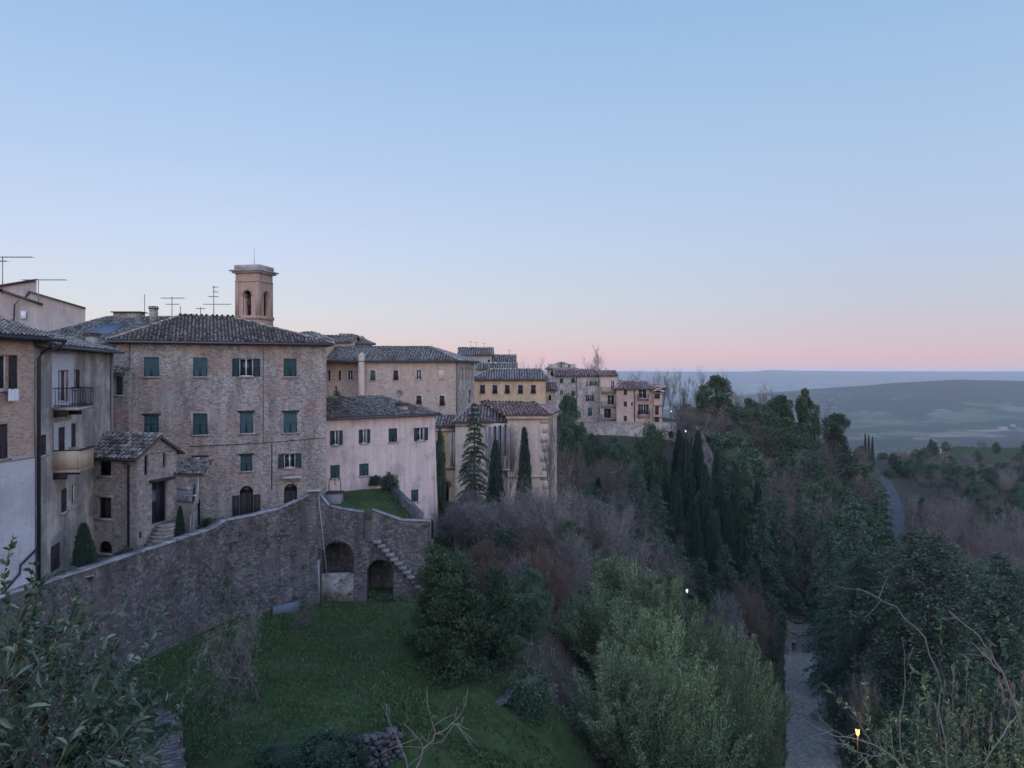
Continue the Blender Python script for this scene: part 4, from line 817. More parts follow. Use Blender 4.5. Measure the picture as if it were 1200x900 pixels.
# ------------------------------------------------------------------ yellow convent wing and roofs above it
W2 = [((x-2.8, 451.3, x+2.8, 461.3), dict(kind='closed', col='brown', slats=False, surround='cream')) for x in (565.5, 580, 594.5, 610, 625)]+[((x-2.8, 470, x+2.8, 475), dict(kind='glass', sill=False)) for x in (565.5, 580, 594.5, 610, 625)]
simple_house('yellow_house', 'yellow plastered wing with two rows of small windows', 'building', PX(552, 125), PX(639.5, 125), 9, -15, -1.05, 1.5, 'yel', W2, ru=(3, 11.5), sp=.42, ln=.7, tone=.3, ov=.5)
simple_house('roof_house', 'grey walled house with flat ridge peeking over the convent roof', 'building', PX(538, 140), PX(575.5, 140), 8, -12, 3.2, 1.3, 'plGrey', [((571.5, 421.5, 574, 426), dict(kind='dark', sill=False))], gable=(True, True), sp=.42, ln=.7, tone=.3, gut=False)
simple_house('roof_house', 'low house with tiled roof between grey walled house and yellow wing', 'building', PX(560, 132), PX(604, 132), 6, -12, .55, 1.0, 'yel', (), gable=(True, True), sp=.42, ln=.7, tone=.25, gut=False)
simple_house('roof_house', 'small brick house whose roof edge shows above the yellow wing', 'building', PX(577, 146), PX(603, 146), 7, -12, 1.9, 1.3, 'stoneI', [((594, 424, 596.5, 427.5), dict(kind='dark', sill=False))], gable=(True, True), sp=.42, ln=.7, tone=.25, gut=False)
simple_house('roof_house', 'low red roofed annex touching the end of the yellow wing', 'building', PX(639.6, 132), PX(651, 132), 6, -15, -3.0, 1.3, 'stoneI', [((643, 463, 646, 469), dict(kind='dark'))], roofmat='tilered', gable=(True, True), sp=.42, ln=.7, gut=False)
simple_house('gabled_house', 'broad pale house with low roof behind the bell tower foot', 'building', PX(368, 118), PX(410, 118), 9, -12, 4.6, 1.1, 'rose', (), gable=(True, True), sp=.42, ln=.7, tone=.2, gut=False)
simple_house('gabled_house', 'grey gabled house above the left end of the convent', 'building', PX(412, 122), PX(436, 124), 8, -12, 4.6, 1.5, 'plGrey', (), gable=(True, False), ru=(0, 2.0), sp=.42, ln=.7, tone=.3, gut=False)
simple_house('gabled_house', 'low reddish roof house right of the bell tower foot', 'building', PX(326, 96), PX(372, 96), 9, -12, 4.2, .9, 'rose', (), ru=(2, 3.5), sp=.42, ln=.7, tone=.2, gut=False)

# ------------------------------------------------------------------ far houses on the spur
def ww(x0, y0, x1, y1, kind='closed', col='green', **k): return ((x0, y0, x1, y1), dict(kind=kind, col=col, slats=False, **k))
f, r = simple_house('tower_house', 'grey house with top storey pavilion above the balconied stone house', 'building', PX(642.5, 172), PX(674.5, 172), 7, -11, .8, 1.3, 'stoneI', [ww(655.5, 426.5, 659, 431, 'glass'), ww(665.5, 426.5, 669, 431, 'glass')], ru=(2.8, 3.6), sp=.5, ln=.8, tone=.2, gut=False)
I_ = [ww(656, 443.4, 660, 448.8), ww(669.2, 443, 673.6, 448.6), ww(656, 457, 660.2, 463, 'glass'), ww(669.4, 458, 673.8, 464), ww(686.6, 446.6, 689.6, 452.4, 'glass'), ww(693, 446.6, 697, 452, 'open', 'green'), ww(689, 462.6, 693.6, 470.2, 'open', 'green'), ww(688.8, 477.5, 693.8, 487.2, 'closed', 'green2'), ww(700.5, 447.4, 704, 453, 'glass', surround='coping'), ww(701.5, 478, 704.5, 484, 'glass')]
f, r = simple_house('spur_house', 'stone house with pale patched plaster and scattered green windows on the spur', 'building', PX(651, 160), PX(703.5, 160), 9, -11, -.7, 1.2, 'stoneI', I_, ru=(3, 12), roofmat='tilered', gable=(True, True), sp=.5, ln=.8, ov=.4)
pipe(r, [f.pt(f.u(675.5), -.8, .1), f.pt(f.u(675.5), -10, .1)], .1)
T_ = [ww(716, 446.4, 720, 456.8, 'glass', sill=False), ww(712, 463, 720, 474.2, 'glass', sill=False), ww(708, 479, 716, 489.6, 'glass', frame='green2', sill=False)]
f, r = simple_house('balcony_tower_house', 'narrow pink house with three railed balconies stacked above each other', 'building', PX(703.8, 158), PX(722.5, 158), 8, -11, -.7, .9, 'rose', T_, roofmat='tilered', gable=(True, True), sp=.5, ln=.8, ov=.3)
for k, zz in enumerate((459, 475.5, 490.5)): balcony(f, r, 0.05, f.L-.05, f.z(712, zz), 1.0, .95)
J_ = [ww(731, 456.6, 734.8, 462.6, 'closed', 'brown'), ww(731, 470.4, 734.8, 476.2, 'closed', 'brown'), ww(731, 487.2, 734.8, 493.2, 'closed', 'brown'), ww(739.5, 471.5, 741.5, 475, 'dark'), ww(748.4, 456, 757.6, 466.4, 'glass', sill=False), ww(751, 473.6, 757, 485.6, 'open', 'brown', sill=False)]
f, r = simple_house('terracotta_roofed_house', 'ochre house with flat terracotta roof and loggia window at the end of the spur', 'building', PX(722.6, 156), PX(766, 156), 9, -11, -3.3, 1.35, 'J', J_, roofmat='tilered', ru=(2, 6.5), sp=.5, ln=.8, ov=.5)
balcony(f, r, f.u(747), f.u(759.5), f.z(753, 467), .9, .95); balcony(f, r, f.u(747), f.u(761), f.z(754, 487), .9, .95)
pipe(r, [f.pt(f.u(743.5), -3.4, .1), f.pt(f.u(743.5), -10, .1)], .1)
K_ = [ww(766.8, 461, 773.4, 467.2, 'closed', 'brown'), ww(767.6, 476, 772, 486, 'closed', 'brown'), ww(766.8, 488.8, 772.4, 495.6, 'closed', 'brown')]
f, r = simple_house('bay_house', 'slim ochre bay house with brown shutters closing the row of spur houses', 'building', PX(766.2, 155), PX(776, 155), 6, -11, -3.9, .9, 'J', K_, roofmat='tilered', sp=.5, ln=.8, ov=.3, gut=False)
for zz in (474.3, 488): mb = MB(); f.box(mb, -.1, f.L+.1, f.z(771, zz)-.1, f.z(771, zz)+.1, 0, .5); mb.build('balcony', M['sill'], r)
f = Fac(PX(676, 154), PX(793, 153)); r = thing('terrace_wall', 'long brick terrace wall below the balconied spur houses', 'wall', base_of(f, -15)); mb = MB()
H = hole(f, (783.5, 505, 790, 514), True); f.wall(mb, -16, -10.1, [H], rev=.8); q = [f.pt(f.L, 0), f.pt(f.L, 0, -3)]; mb.quad((q[0][0], q[0][1], -16), (q[1][0], q[1][1], -16), (q[1][0], q[1][1], -10.1), (q[0][0], q[0][1], -10.1)); mb.quad(f.pt(0, -10.1), f.pt(f.L, -10.1), f.pt(f.L, -10.1, -3), f.pt(0, -10.1, -3)); mb.build('wall', M['stoneI'], r)
mb = MB(); f.box(mb, 0, f.L, -10.1, -9.98, -.3, .1); mb.build('coping', M['sill'], r)
for i in range(0, 1): pass

# ------------------------------------------------------------------ bell tower
C_ = np.array(P(303.7, 436, 108)[:2]); s_ = 3.7; an = R(12)
f1 = Fac(C_+np.array((-math.cos(an), math.sin(an)))*s_, C_); f2 = Fac(C_, C_+np.array((math.sin(an), math.cos(an)))*s_)
f3 = Fac(f2.B, f2.B+(f1.A-C_)); f4 = Fac(f3.B, f1.A); root = thing('bell_tower', 'square red brick bell tower with open arches and bells', 'tower', (*((f1.A+f2.B)/2), -12))
zt = P(303, 319, 108)[2]; zb = P(303, 370.5, 108)[2]; za = P(303, 340, 108)[2]
mb = MB()
for f in (f1, f2, f3, f4): f.wall(mb, -12, zt, [(s_*.33, s_*.66, zb+.15, za, True)], rev=.4)
mb.build('shaft', M['tower'], root)
mb = MB()
for f in (f1, f2, f3, f4):
    for a in (0.02, s_-.55): pm_ = MB(); f.box(pm_, a, a+.53, zb, zt-1.3, -.02, .07); pm_.build('pilaster', M['tower'], root)
    f.box(mb, .02, s_-.02, zt-1.3, zt-1.12, 0, .1)
    cu = s_*.495; rad = s_*.165; mb.tube([f.pt(cu+(rad+.18)*math.cos(t), za-rad+(rad+.18)*math.sin(t), .02) for t in np.linspace(-.15, math.pi+.15, 12)], .1, 5)
mb.build('arch_trim', M['tower'], root)
ctr = np.append((f1.A+f2.B)/2, 0.); rz_ = math.atan2(f1.d[1], f1.d[0])
for nm, zc, hh_, wd_, m_ in (('base_cornice', zb-.15, .5, s_+.35, 'tower'), ('cornice', zt+.05, .22, s_+.7, 'sill'), ('cornice', zt+.3, .2, s_+1.25, 'sill'), ('parapet', zt+.75, .7, s_+.25, 'sill')):
    mb = MB(); mb.box(ctr+(0, 0, zc), (wd_, wd_, hh_), rz_)
    if nm == 'base_cornice': mb.box(ctr+(0, 0, zc-1.0), (s_+.12, s_+.12, 1.4), rz_)
    mb.build(nm, M[m_], root)
mb = MB(); mb.tube([ctr+(0, 0, zt+1), ctr+(0, 0, zt+3.9)], [.04, .02], 6); mb.build('lightning_rod', M['alum'], root)
mb = MB(); mb.tube([ctr+(-1.7*f1.d[0], -1.7*f1.d[1], za-.75), ctr+(1.7*f1.d[0], 1.7*f1.d[1], za-.75)], .09, 6); mb.tube([ctr+(-1.7*f2.d[0], -1.7*f2.d[1], za-.78), ctr+(1.7*f2.d[0], 1.7*f2.d[1], za-.78)], .09, 6); mb.build('bell_beam', M['wood'], root)
for k, f in enumerate((f1, f2)):
    c = np.array(f.pt(s_*.495, za-2.0, -.75)); mb = MB(); mb.lathe(c, [(.5, 0), (.42, .15), (.3, .5), (.25, .8), (.18, .95), (.0, 1.02)], 14); mb.tube([c+(0, 0, 1), c+(0, 0, 1.3)], .05, 5)
    tag(mb.build('bell', M['iron'], None, smooth=True), ('bronze bell in the wide left arch of the bell tower', 'bronze bell in the right face arch of the bell tower')[k], 'bell', 'bells in the tower')

# ------------------------------------------------------------------ antennas
def antenna(px, top, bot, Y, label, booms):
    x = (px-600)/900*Y; z0 = -(bot-EYE)/900*Y; z1 = -(top-EYE)/900*Y; k = Y/900
    r = thing('antenna', label, 'antenna', (x, Y, z0), 'antennas on the roofs'); mb = MB(); mb.tube([(x, Y, z0), (x, Y, z1)], .03, 5); mb.build('mast', M['alum'], r)
    for py, a, b, el in booms:
        z = -(py-EYE)*k; mb = MB(); mb.tube([(x+a*k, Y, z), (x+b*k, Y, z)], .026, 4); n = int(abs(b-a)*k/.22)
        for i in range(n+1): xx = x+(a+(b-a)*i/max(n, 1))*k; mb.tube([(xx, Y-el, z), (xx, Y+el, z)], .012, 4)
        mb.build('boom', M['alum'], r)
antenna(3, 301, 345, 50, 'long boom antenna rising highest at the left edge', [(301.3, -14, 35, .25), (306, -10, 5, .3)])
antenna(45, 327, 372, 55, 'long boom antenna above the small dark eaved house', [(328, -18, 32, .3)])
antenna(169.5, 345, 382, 62, 'plain thin antenna pole just before the slim brick chimney', [(367, -1, 16, .1)])
antenna(201.5, 348, 376, 58, 'short antenna with one cross boom right of the chimney', [(349.3, -12, 14, .3), (356.5, -7, 8, .2)])
antenna(235, 360, 375, 58, 'lowest antenna with a wide flat boom on the hip roof', [(361.5, -5, 5, .15)])
antenna(250.5, 335, 374, 57, 'tallest mast antenna beside the bell tower with stacked booms', [(336.5, -1, 5, .1), (342, -1, 5, .15), (347.5, -6, 5, .2), (356.5, -12, 20, .15)])
antenna(211.5, 359, 376, 59.5, 'small bare antenna pole low on the old roof', [(368.5, -1, 16, .1)])
for px, t, b, Y, lb in ((552, 400, 410, 143, 'thin antenna on the grey walled house roof, first of the distant ones'), (558, 401, 410, 143.5, 'thin antenna on the grey walled house roof, second of the distant ones'), (567.5, 402, 410, 143, 'thin antenna at the right end of the grey walled house roof'), (597, 410, 418, 149, 'thin antenna on the small brick roof above the yellow wing')):
    antenna(px, t, b, Y, lb, [(t+.5, -2, 2, .1)])

# ------------------------------------------------------------------ lane behind the retaining wall, retaining walls, garden
WL = [(-25.5, 16, -9.6), (-21.9, 31.2, -9.6), (-21.06, 35.1, -9.6), (-19.0, 42.3, -9.5), (-17.9, 46.0, -9.42), (-17.45, 46.9, -9.1), (-16.0, 48.0, -8.96), (-14.85, 49.0, -8.77), (-13.9, 49.5, -8.38), (-13.2, 49.8, -8.02), (-12.67, 50.0, -7.83)]
mb = MB(); q = [(-25.5+.2, 14), (-21.9, 31.2), (-21.06, 35.1), (-17.9, 46), (-16, 48), (-12.9, 50), (-12.9, 56), (-26, 58), (-30, 30), (-30, 14)]
mb.quad(*[(a, b, TZ) for a, b in q]); struct(mb.build('lane', M['lane']))
root = thing('retaining_wall', 'long dark rubble retaining wall rising to a pointed corner', 'wall', (-17, 46, -15.2)); mb = MB(); cp = MB(); th = .55
for (a, b) in zip(WL, WL[1:]):
    A_ = np.array(a[:2]); B_ = np.array(b[:2]); d = (B_-A_)/np.linalg.norm(B_-A_); n = np.array((d[1], -d[0])); k = 4
    for i in range(k):
        t0, t1 = i/k, (i+1)/k; p0 = A_+(B_-A_)*t0; p1 = A_+(B_-A_)*t1; z0 = a[2]+(b[2]-a[2])*t0; z1 = a[2]+(b[2]-a[2])*t1
        rows = [(-15.8, .55), (-13.2, .3), (-11.2, .12), (None, 0)]
        for (za_, na_), (zb_, nb_) in zip(rows, rows[1:]):
            mb.quad((*(p0+n*na_), za_), (*(p1+n*na_), za_), (*(p1+n*nb_), zb_ if zb_ else z1), (*(p0+n*nb_), zb_ if zb_ else z0))
        mb.quad((*(p0-n*th), TZ-.5), (*(p1-n*th), TZ-.5), (*(p1-n*th), z1), (*(p0-n*th), z0)); 
        cp.hexa([(*(p0+n*.04), z0), (*(p1+n*.04), z1), (*(p1-n*(th+.04)), z1), (*(p0-n*(th+.04)), z0)], [(*(p0+n*.04), z0+.09), (*(p1+n*.04), z1+.09), (*(p1-n*(th+.04)), z1+.09), (*(p0-n*(th+.04)), z0+.09)])
f = Fac((-12.67, 50.0), (-5.15, 50.6)); FW = f
a1 = hole(f, (376.5, 635, 414.5, 690), True); a2 = hole(f, (430, 656, 461, 692), True)
a1 = (a1[0], a1[1], -15.3, a1[3], True); a2 = (a2[0], a2[1], -15.3, a2[3], True)
us = [0, f.u(385), f.u(400), f.u(425.8), f.u(436), f.u(470), f.u(504)]
tops = [-7.83, -8.75, -8.98, -9.22, -9.05, -9.75, -9.86]
HZ_ = min(-9.95, a1[3]+.02)
f.wall(mb, -15.6, -10.95, [a1, a2], rev=2.2)
for k in range(len(us)-1):
    if k == 3: continue
    mb.quad(f.pt(us[k], -10.95), f.pt(us[k+1], -10.95), f.pt(us[k+1], tops[k+1]), f.pt(us[k], tops[k]))
    mb.quad(f.pt(us[k], -11.3, -.5), f.pt(us[k+1], -11.3, -.5), f.pt(us[k+1], tops[k+1], -.5), f.pt(us[k], tops[k], -.5))
    f2 = f; cp.hexa([f.pt(us[k], tops[k], .04), f.pt(us[k+1], tops[k+1], .04), f.pt(us[k+1], tops[k+1], -.54), f.pt(us[k], tops[k], -.54)], [f.pt(us[k], tops[k]+.08, .04), f.pt(us[k+1], tops[k+1]+.08, .04), f.pt(us[k+1], tops[k+1]+.08, -.54), f.pt(us[k], tops[k]+.08, -.54)])
for u in (us[3], us[4]): mb.quad(f.pt(u, -10.95), f.pt(u, -9.2), f.pt(u, -9.2, -.5), f.pt(u, -10.95, -.5))
for H in (a1, a2): mb.quad(f.pt(H[0], -15.4, -2.2), f.pt(H[1], -15.4, -2.2), f.pt(H[1], H[3], -2.2), f.pt(H[0], H[3], -2.2))
e = (-5.15, 50.6); g_ = (-6.2, 62.5); mb.quad((*e, -15.6), (e[0]-.3, e[1]+1.2, -15.6), (e[0]-.3, e[1]+1.2, -9.86), (*e, -9.86))
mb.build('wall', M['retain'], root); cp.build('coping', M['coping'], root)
# arch rings
for H in (a1, a2):
    mb = MB(); cu = (H[0]+H[1])/2; r_ = (H[1]-H[0])/2; k = 16; rh = min(r_, (H[3]-H[2])*.6)
    for i in range(k):
        t0, t1 = math.pi*i/k+.02, math.pi*(i+1)/k-.02; zc = H[3]-rh
        q = [(cu+(r_+e_)*math.cos(t), zc+(rh+e_)*math.sin(t)) for t, e_ in ((t0, .0), (t1, .0), (t1, .2), (t0, .2))]
        mb.hexa([f.pt(a, b, .02) for a, b in q], [f.pt(a, b, -.1) for a, b in q], random.random())
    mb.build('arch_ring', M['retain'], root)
mb = MB(); f.box(mb, a1[0]+.02, a1[1]-.02, -15.3, f.z(395, 672), -.32, .02); mb.build('parapet', M['rubble'], root)
# cantilevered garden steps
mb = MB(); n_ = 12
for k in range(n_):
    px_ = 438+k*4.9; top = 632+k*5.1; u = f.u(px_); z = f.z(px_, top)
    a = random.uniform(-.04, .04); f.box(mb, u, u+.52+a, z-.24, z+a*.4, -.02, .42+random.uniform(-.05, .05), random.random())
tag(mb.build('garden_stairs', M['conc'], None), 'worn stone steps running down the face of the arched wall', 'stairs')
mb = MB(); a = np.array((-15.35, 47.6)); d = np.array((2.2, 1.55)); d = d/np.linalg.norm(d); nn = np.array((d[1], -d[0]))
q = [a+d*.3+nn*.75, a+d*1.9+nn*.85]; mb.hexa([(*q[0], -15.2), (*q[1], -15.2), (*(q[1]-nn*.06), -15.2), (*(q[0]-nn*.06), -15.2)], [(*q[0], -14.45), (*q[1], -14.3), (*(q[1]-nn*.06), -14.3), (*(q[0]-nn*.06), -14.45)])
tag(mb.build('metal_sheet', M['blue'], None), 'blue grey metal sheet leaning at the foot of the retaining wall', 'sheet')
mb = MB(); mb.tube([f.pt(.12, -15.2, .25), f.pt(.1, -12.2, .2)], .07, 6); tag(mb.build('post', M['coping'], None), 'short pale post standing left of the larger arch', 'post')
mb = MB(); mb.tube([f.pt(.05, -7.7, .05), f.pt(.35, -10.5, .12), f.pt(f.u(384), f.z(384, 673), .3)], .035, 6); tag(mb.build('pole', M['coping'], None), 'long thin pale pole leaning from the wall peak into the arch', 'pole')
mb = MB(); p0 = f.pt(-.35, -7.76, .1); mb.box((p0[0]+.05, p0[1]+.1, -7.7), (1.0, .7, .08), .3); tag(mb.build('slab', M['sill'], None), 'flat pale stone slab capping the peak of the retaining wall', 'slab')
# garden
gp = [[(-12.3, 50.6, -9.75), (-9.0, 50.9, -9.8), (-5.7, 51.1, -10.1)], [(-13.0, 53.5, -9.3), (-10.0, 54.4, -9.3), (-7.2, 54.9, -9.6)], [(-13.4, 56.9, -8.95), (-11.3, 58.6, -8.95), (-9.25, 59.6, -8.95)]]
mb = MB()
for i in range(2):
    for j in range(2): mb.quad(gp[i][j], gp[i][j+1], gp[i+1][j+1], gp[i+1][j], a=1)
struct(mb.build('garden', M['ground']))
for o in ('garden',):
    ob = bpy.data.objects[o]; ob.data.attributes['rnd'].data.foreach_set('value', np.ones(len(ob.data.vertices), np.float32))
mb = MB(); mb.tube([(-9.1, 58.9, -8.6), (-7.0, 54.5, -9.3), (-5.75, 51.3, -9.75)], [.22, .25, .25], 6); A_ = np.array((-9.3, 59.2)); B_ = np.array((-5.9, 51.2)); d = B_-A_; n = np.array((d[1], -d[0])); n /= np.linalg.norm(n)
mb = MB(); mb.hexa([(*A_, -14.3), (*B_, -15.3), (*(B_+n*.4), -15.3), (*(A_+n*.4), -14.3)], [(*A_, -8.45), (*B_, -9.35), (*(B_+n*.4), -9.35), (*(A_+n*.4), -8.45)]); tag(mb.build('garden_wall', M['retain'], None), 'low dark garden wall running diagonally to the pink house', 'wall')
x, y, z = P(392.5, 597, 54.5); r = thing('cistern', 'square concrete cistern with iron arch in the walled garden', 'cistern', (x, y, z)); mb = MB(); mb.box((x, y, z+.6), (1.0, .9, 1.2)); mb.build('tank', M['conc'], r)
mb = MB(); mb.box((x, y, z+1.23), (1.12, 1.0, .07)); mb.build('lid', M['wood'], r)
mb = MB(); mb.tube([(x-.42, y, z+1.2), (x-.42, y, z+1.9), (x-.25, y, z+2.25), (x, y, z+2.35), (x+.25, y, z+2.25), (x+.42, y, z+1.9), (x+.42, y, z+1.2)], .03, 5); mb.tube([(x, y, z+2.35), (x, y, z+1.8), (x+.12, y, z+1.7)], .025, 5); mb.build('iron_arch', M['iron'], r)
# iron fence on the lane
a = P(233, 612, 48.4); b = P(262, 607, 50); mb = MB()
r = thing('railing', 'low thin iron railing on the lane before the arched door', 'railing', (a[0], a[1], TZ)); mb = MB(); 
for zz in (.45, .95): mb.tube([(a[0], a[1], TZ+zz), (b[0], b[1], TZ+zz)], .02, 4)
mb.build('rail', M['iron'], r); 
for t in (0, .33, .66, 1): mb = MB(); mb.tube([(a[0]+(b[0]-a[0])*t, a[1]+(b[1]-a[1])*t, TZ), (a[0]+(b[0]-a[0])*t, a[1]+(b[1]-a[1])*t, TZ+1)], .022, 4); mb.build('post', M['iron'], r)

# low dry-stone walls on the lawn
def rubble_wall(label, pts, zt, zb, th, name='dry_stone_wall'):
    mb = MB()
    for (a, b), (z0, z1) in zip(zip(pts, pts[1:]), zip(zt, zt[1:])):
        A_ = np.array(a, float); B_ = np.array(b, float); L_ = np.linalg.norm(B_-A_); d = (B_-A_)/L_; n = np.array((d[1], -d[0])); k = max(2, int(L_/.26)); rows = max(3, int((z0-zb)/.19))
        for i in range(k):
            for j in range(rows):
                t = (i+(.5 if j % 2 else 0)+random.uniform(-.1, .1))/k; z = zb+(z0+(z1-z0)*t-zb)*(j+.5)/rows; c = A_+d*L_*t+n*random.uniform(-.13, .13)
                mb.box((c[0], c[1], z+random.uniform(-.03, .03)), (L_/k*random.uniform(.75, 1.05), th*random.uniform(.85, 1.1), (z0-zb)/rows*random.uniform(.8, 1.05)), math.atan2(d[1], d[0])+random.uniform(-.4, .4), random.random())
    return tag(mb.build(name, M['retain'], None), label, 'wall')
rubble_wall('low dry stone wall dropping along the lower edge of the lawn', [PX(300, 29.4), PX(345, 30.2), PX(400, 31.2), PX(470, 32.6)], [-15.35, -15.2, -15.05, -15.1], -16.8, .5)
rubble_wall('crumbling stone wall on the dark bank under the evergreen', [PX(560, 36.3), PX(600, 38.6), PX(650, 41)], [-16.2, -16.0, -16.6], -17.4, .5)
rubble_wall('mossy stone wall corner standing left of the lawn', [PX(160, 31.2), PX(197, 28.6), PX(200, 24.5)], [-12.95, -13.0, -12.9], -15.6, .7)
mb = MB(); A_, B_, C_ = PX(158, 31.2), PX(196, 28.6), PX(199, 24); mb.quad((*A_, -13.15), (*B_, -13.2), (*C_, -13.1), (*PX(-80, 22), -12.2), (*PX(-60, 30), -12.6), (*PX(70, 32.5), -13.0)); o = mb.build('terrace', M['ground']); struct(o); o.data.attributes['rnd'].data.foreach_set('value', np.full(len(o.data.vertices), .9, np.float32))
# ------------------------------------------------------------------ vegetation
def unit(v): return v/np.maximum(np.linalg.norm(v, axis=-1, keepdims=True), 1e-9)
def blades(mb, p, d, ln, wd, col, wide=.45, fold=False):
    d = unit(d); r = rng.normal(size=p.shape); s = unit(np.cross(d, r)); ln = np.broadcast_to(ln, (len(p),))[:, None]; wd = np.broadcast_to(wd, (len(p),))[:, None]
    mid = p+d*ln*wide
    V = np.stack([p, mid+s*wd/2, p+d*ln, mid-s*wd/2], 1); mb.quads(V, col)
def tubes(mb, Pn, Rn, k, col):
    """Pn (N,m,3) centre lines, Rn (N,m) radii"""
    N_, m_, _ = Pn.shape
    if N_ == 0: return
    T = np.gradient(Pn, axis=1); T = unit(T); ref = np.where(np.abs(T[:, :1, 2:3]) < .9, np.array([[[0, 0, 1.]]]), np.array([[[0, 1., 0]]])); U = unit(np.cross(T, np.broadcast_to(ref, T.shape))); W_ = np.cross(T, U)
    th_ = 2*np.pi*np.arange(k)/k
    V = Pn[:, :, None]+Rn[:, :, None, None]*(U[:, :, None]*np.cos(th_)[None, None, :, None]+W_[:, :, None]*np.sin(th_)[None, None, :, None])
    idx = []
    for i in range(m_-1):
        for j in range(k): idx.append([i*k+j, i*k+(j+1) % k, (i+1)*k+(j+1) % k, (i+1)*k+j])
    F_ = (np.arange(N_)[:, None, None]*m_*k+np.array(idx)[None]).reshape(-1, 4)
    mb.idx(V.reshape(-1, 3), F_, np.repeat(col, m_*k))
def limb(p, d, ln, m_, bend, up):
    """random curved centre lines"""
    N_ = len(p); pts = [p]; dd = unit(d)
    for i in range(m_-1):
        dd = unit(dd+rng.normal(size=dd.shape)*bend+np.array((0, 0, up))); pts.append(pts[-1]+dd*(ln/(m_-1))[:, None])
    return np.stack(pts, 1)
def children(Pn, Rn, n, t0, ang, ratio, L_):
    N_, m_, _ = Pn.shape; t = rng.uniform(t0, 1, (N_, n)); t[:, 0] = 1.0; f_ = t*(m_-1); i = np.minimum(f_.astype(int), m_-2); u = f_-i; a = np.arange(N_)[:, None]
    p = Pn[a, i]*(1-u)[..., None]+Pn[a, i+1]*u[..., None]; d = unit(Pn[a, i+1]-Pn[a, i]); r = Rn[a, i]*(1-u)+Rn[a, i+1]*u
    rd = rng.normal(size=d.shape); rd -= d*np.sum(rd*d, -1, keepdims=True); rd = unit(rd); an = ang*rng.uniform(.6, 1.3, (N_, n, 1)); an[:, 0] *= .35
    dd = d*np.cos(an)+rd*np.sin(an); ll = L_[:, None]*ratio*rng.uniform(.65, 1.15, (N_, n))
    return p.reshape(-1, 3), dd.reshape(-1, 3), ll.reshape(-1), (r*.72).reshape(-1)
def bare_tree(name, mat, H=10., r0=.16, up=.10, ang=.75, n=(8, 5, 5, 4, 3), t0=.3, bend=.12, stems=1, barkm='bark', droop=0., tw=.011, trunkfrac=.55, ratio=.62):
    root = thing(name, 'tree', 'tree'); T_ = MB(); C__ = MB()
    p = np.array([[random.uniform(-.25, .25)*(stems > 1), random.uniform(-.25, .25)*(stems > 1), -.3] for _ in range(stems)]); d = np.array([[random.uniform(-.3, .3)*(stems > 1), random.uniform(-.3, .3)*(stems > 1), 1.] for _ in range(stems)])
    L_ = np.full(stems, H*trunkfrac); Pn = limb(p, d, L_, 6, bend*.6, .1); Rn = np.linspace(r0, r0*.5, 6)[None].repeat(stems, 0)
    tubes(T_, Pn, Rn, 7, rng.uniform(0, 1, stems)); cur = (Pn, Rn, L_)
    for lv, k in enumerate(n):
        p, d, ll, r = children(*cur[:2], k, t0 if lv == 0 else .25, ang, ratio if lv else .8, cur[2]); d = unit(d+np.array((0, 0, up*1.5 if lv < 2 else up)))
        m_ = 5 if lv < 2 else (4 if lv < 3 else 3); Pn = limb(p, d, ll, m_, bend*(1+.35*lv), (up*.5 if lv < 3 else -droop)); r = np.maximum(r, tw)
        Rn = r[:, None]*np.linspace(1, .45, m_)[None]; Rn = np.maximum(Rn, tw*.8)
        tubes(T_ if lv == 0 else C__, Pn, Rn, 5 if lv == 0 else 3, np.clip(rng.normal(.35+.12*lv, .18, len(p)), 0, 1)); cur = (Pn, Rn, ll)
    T_.build('trunk', M[barkm], root); C__.build('crown', M[mat], root); reg(root); return root
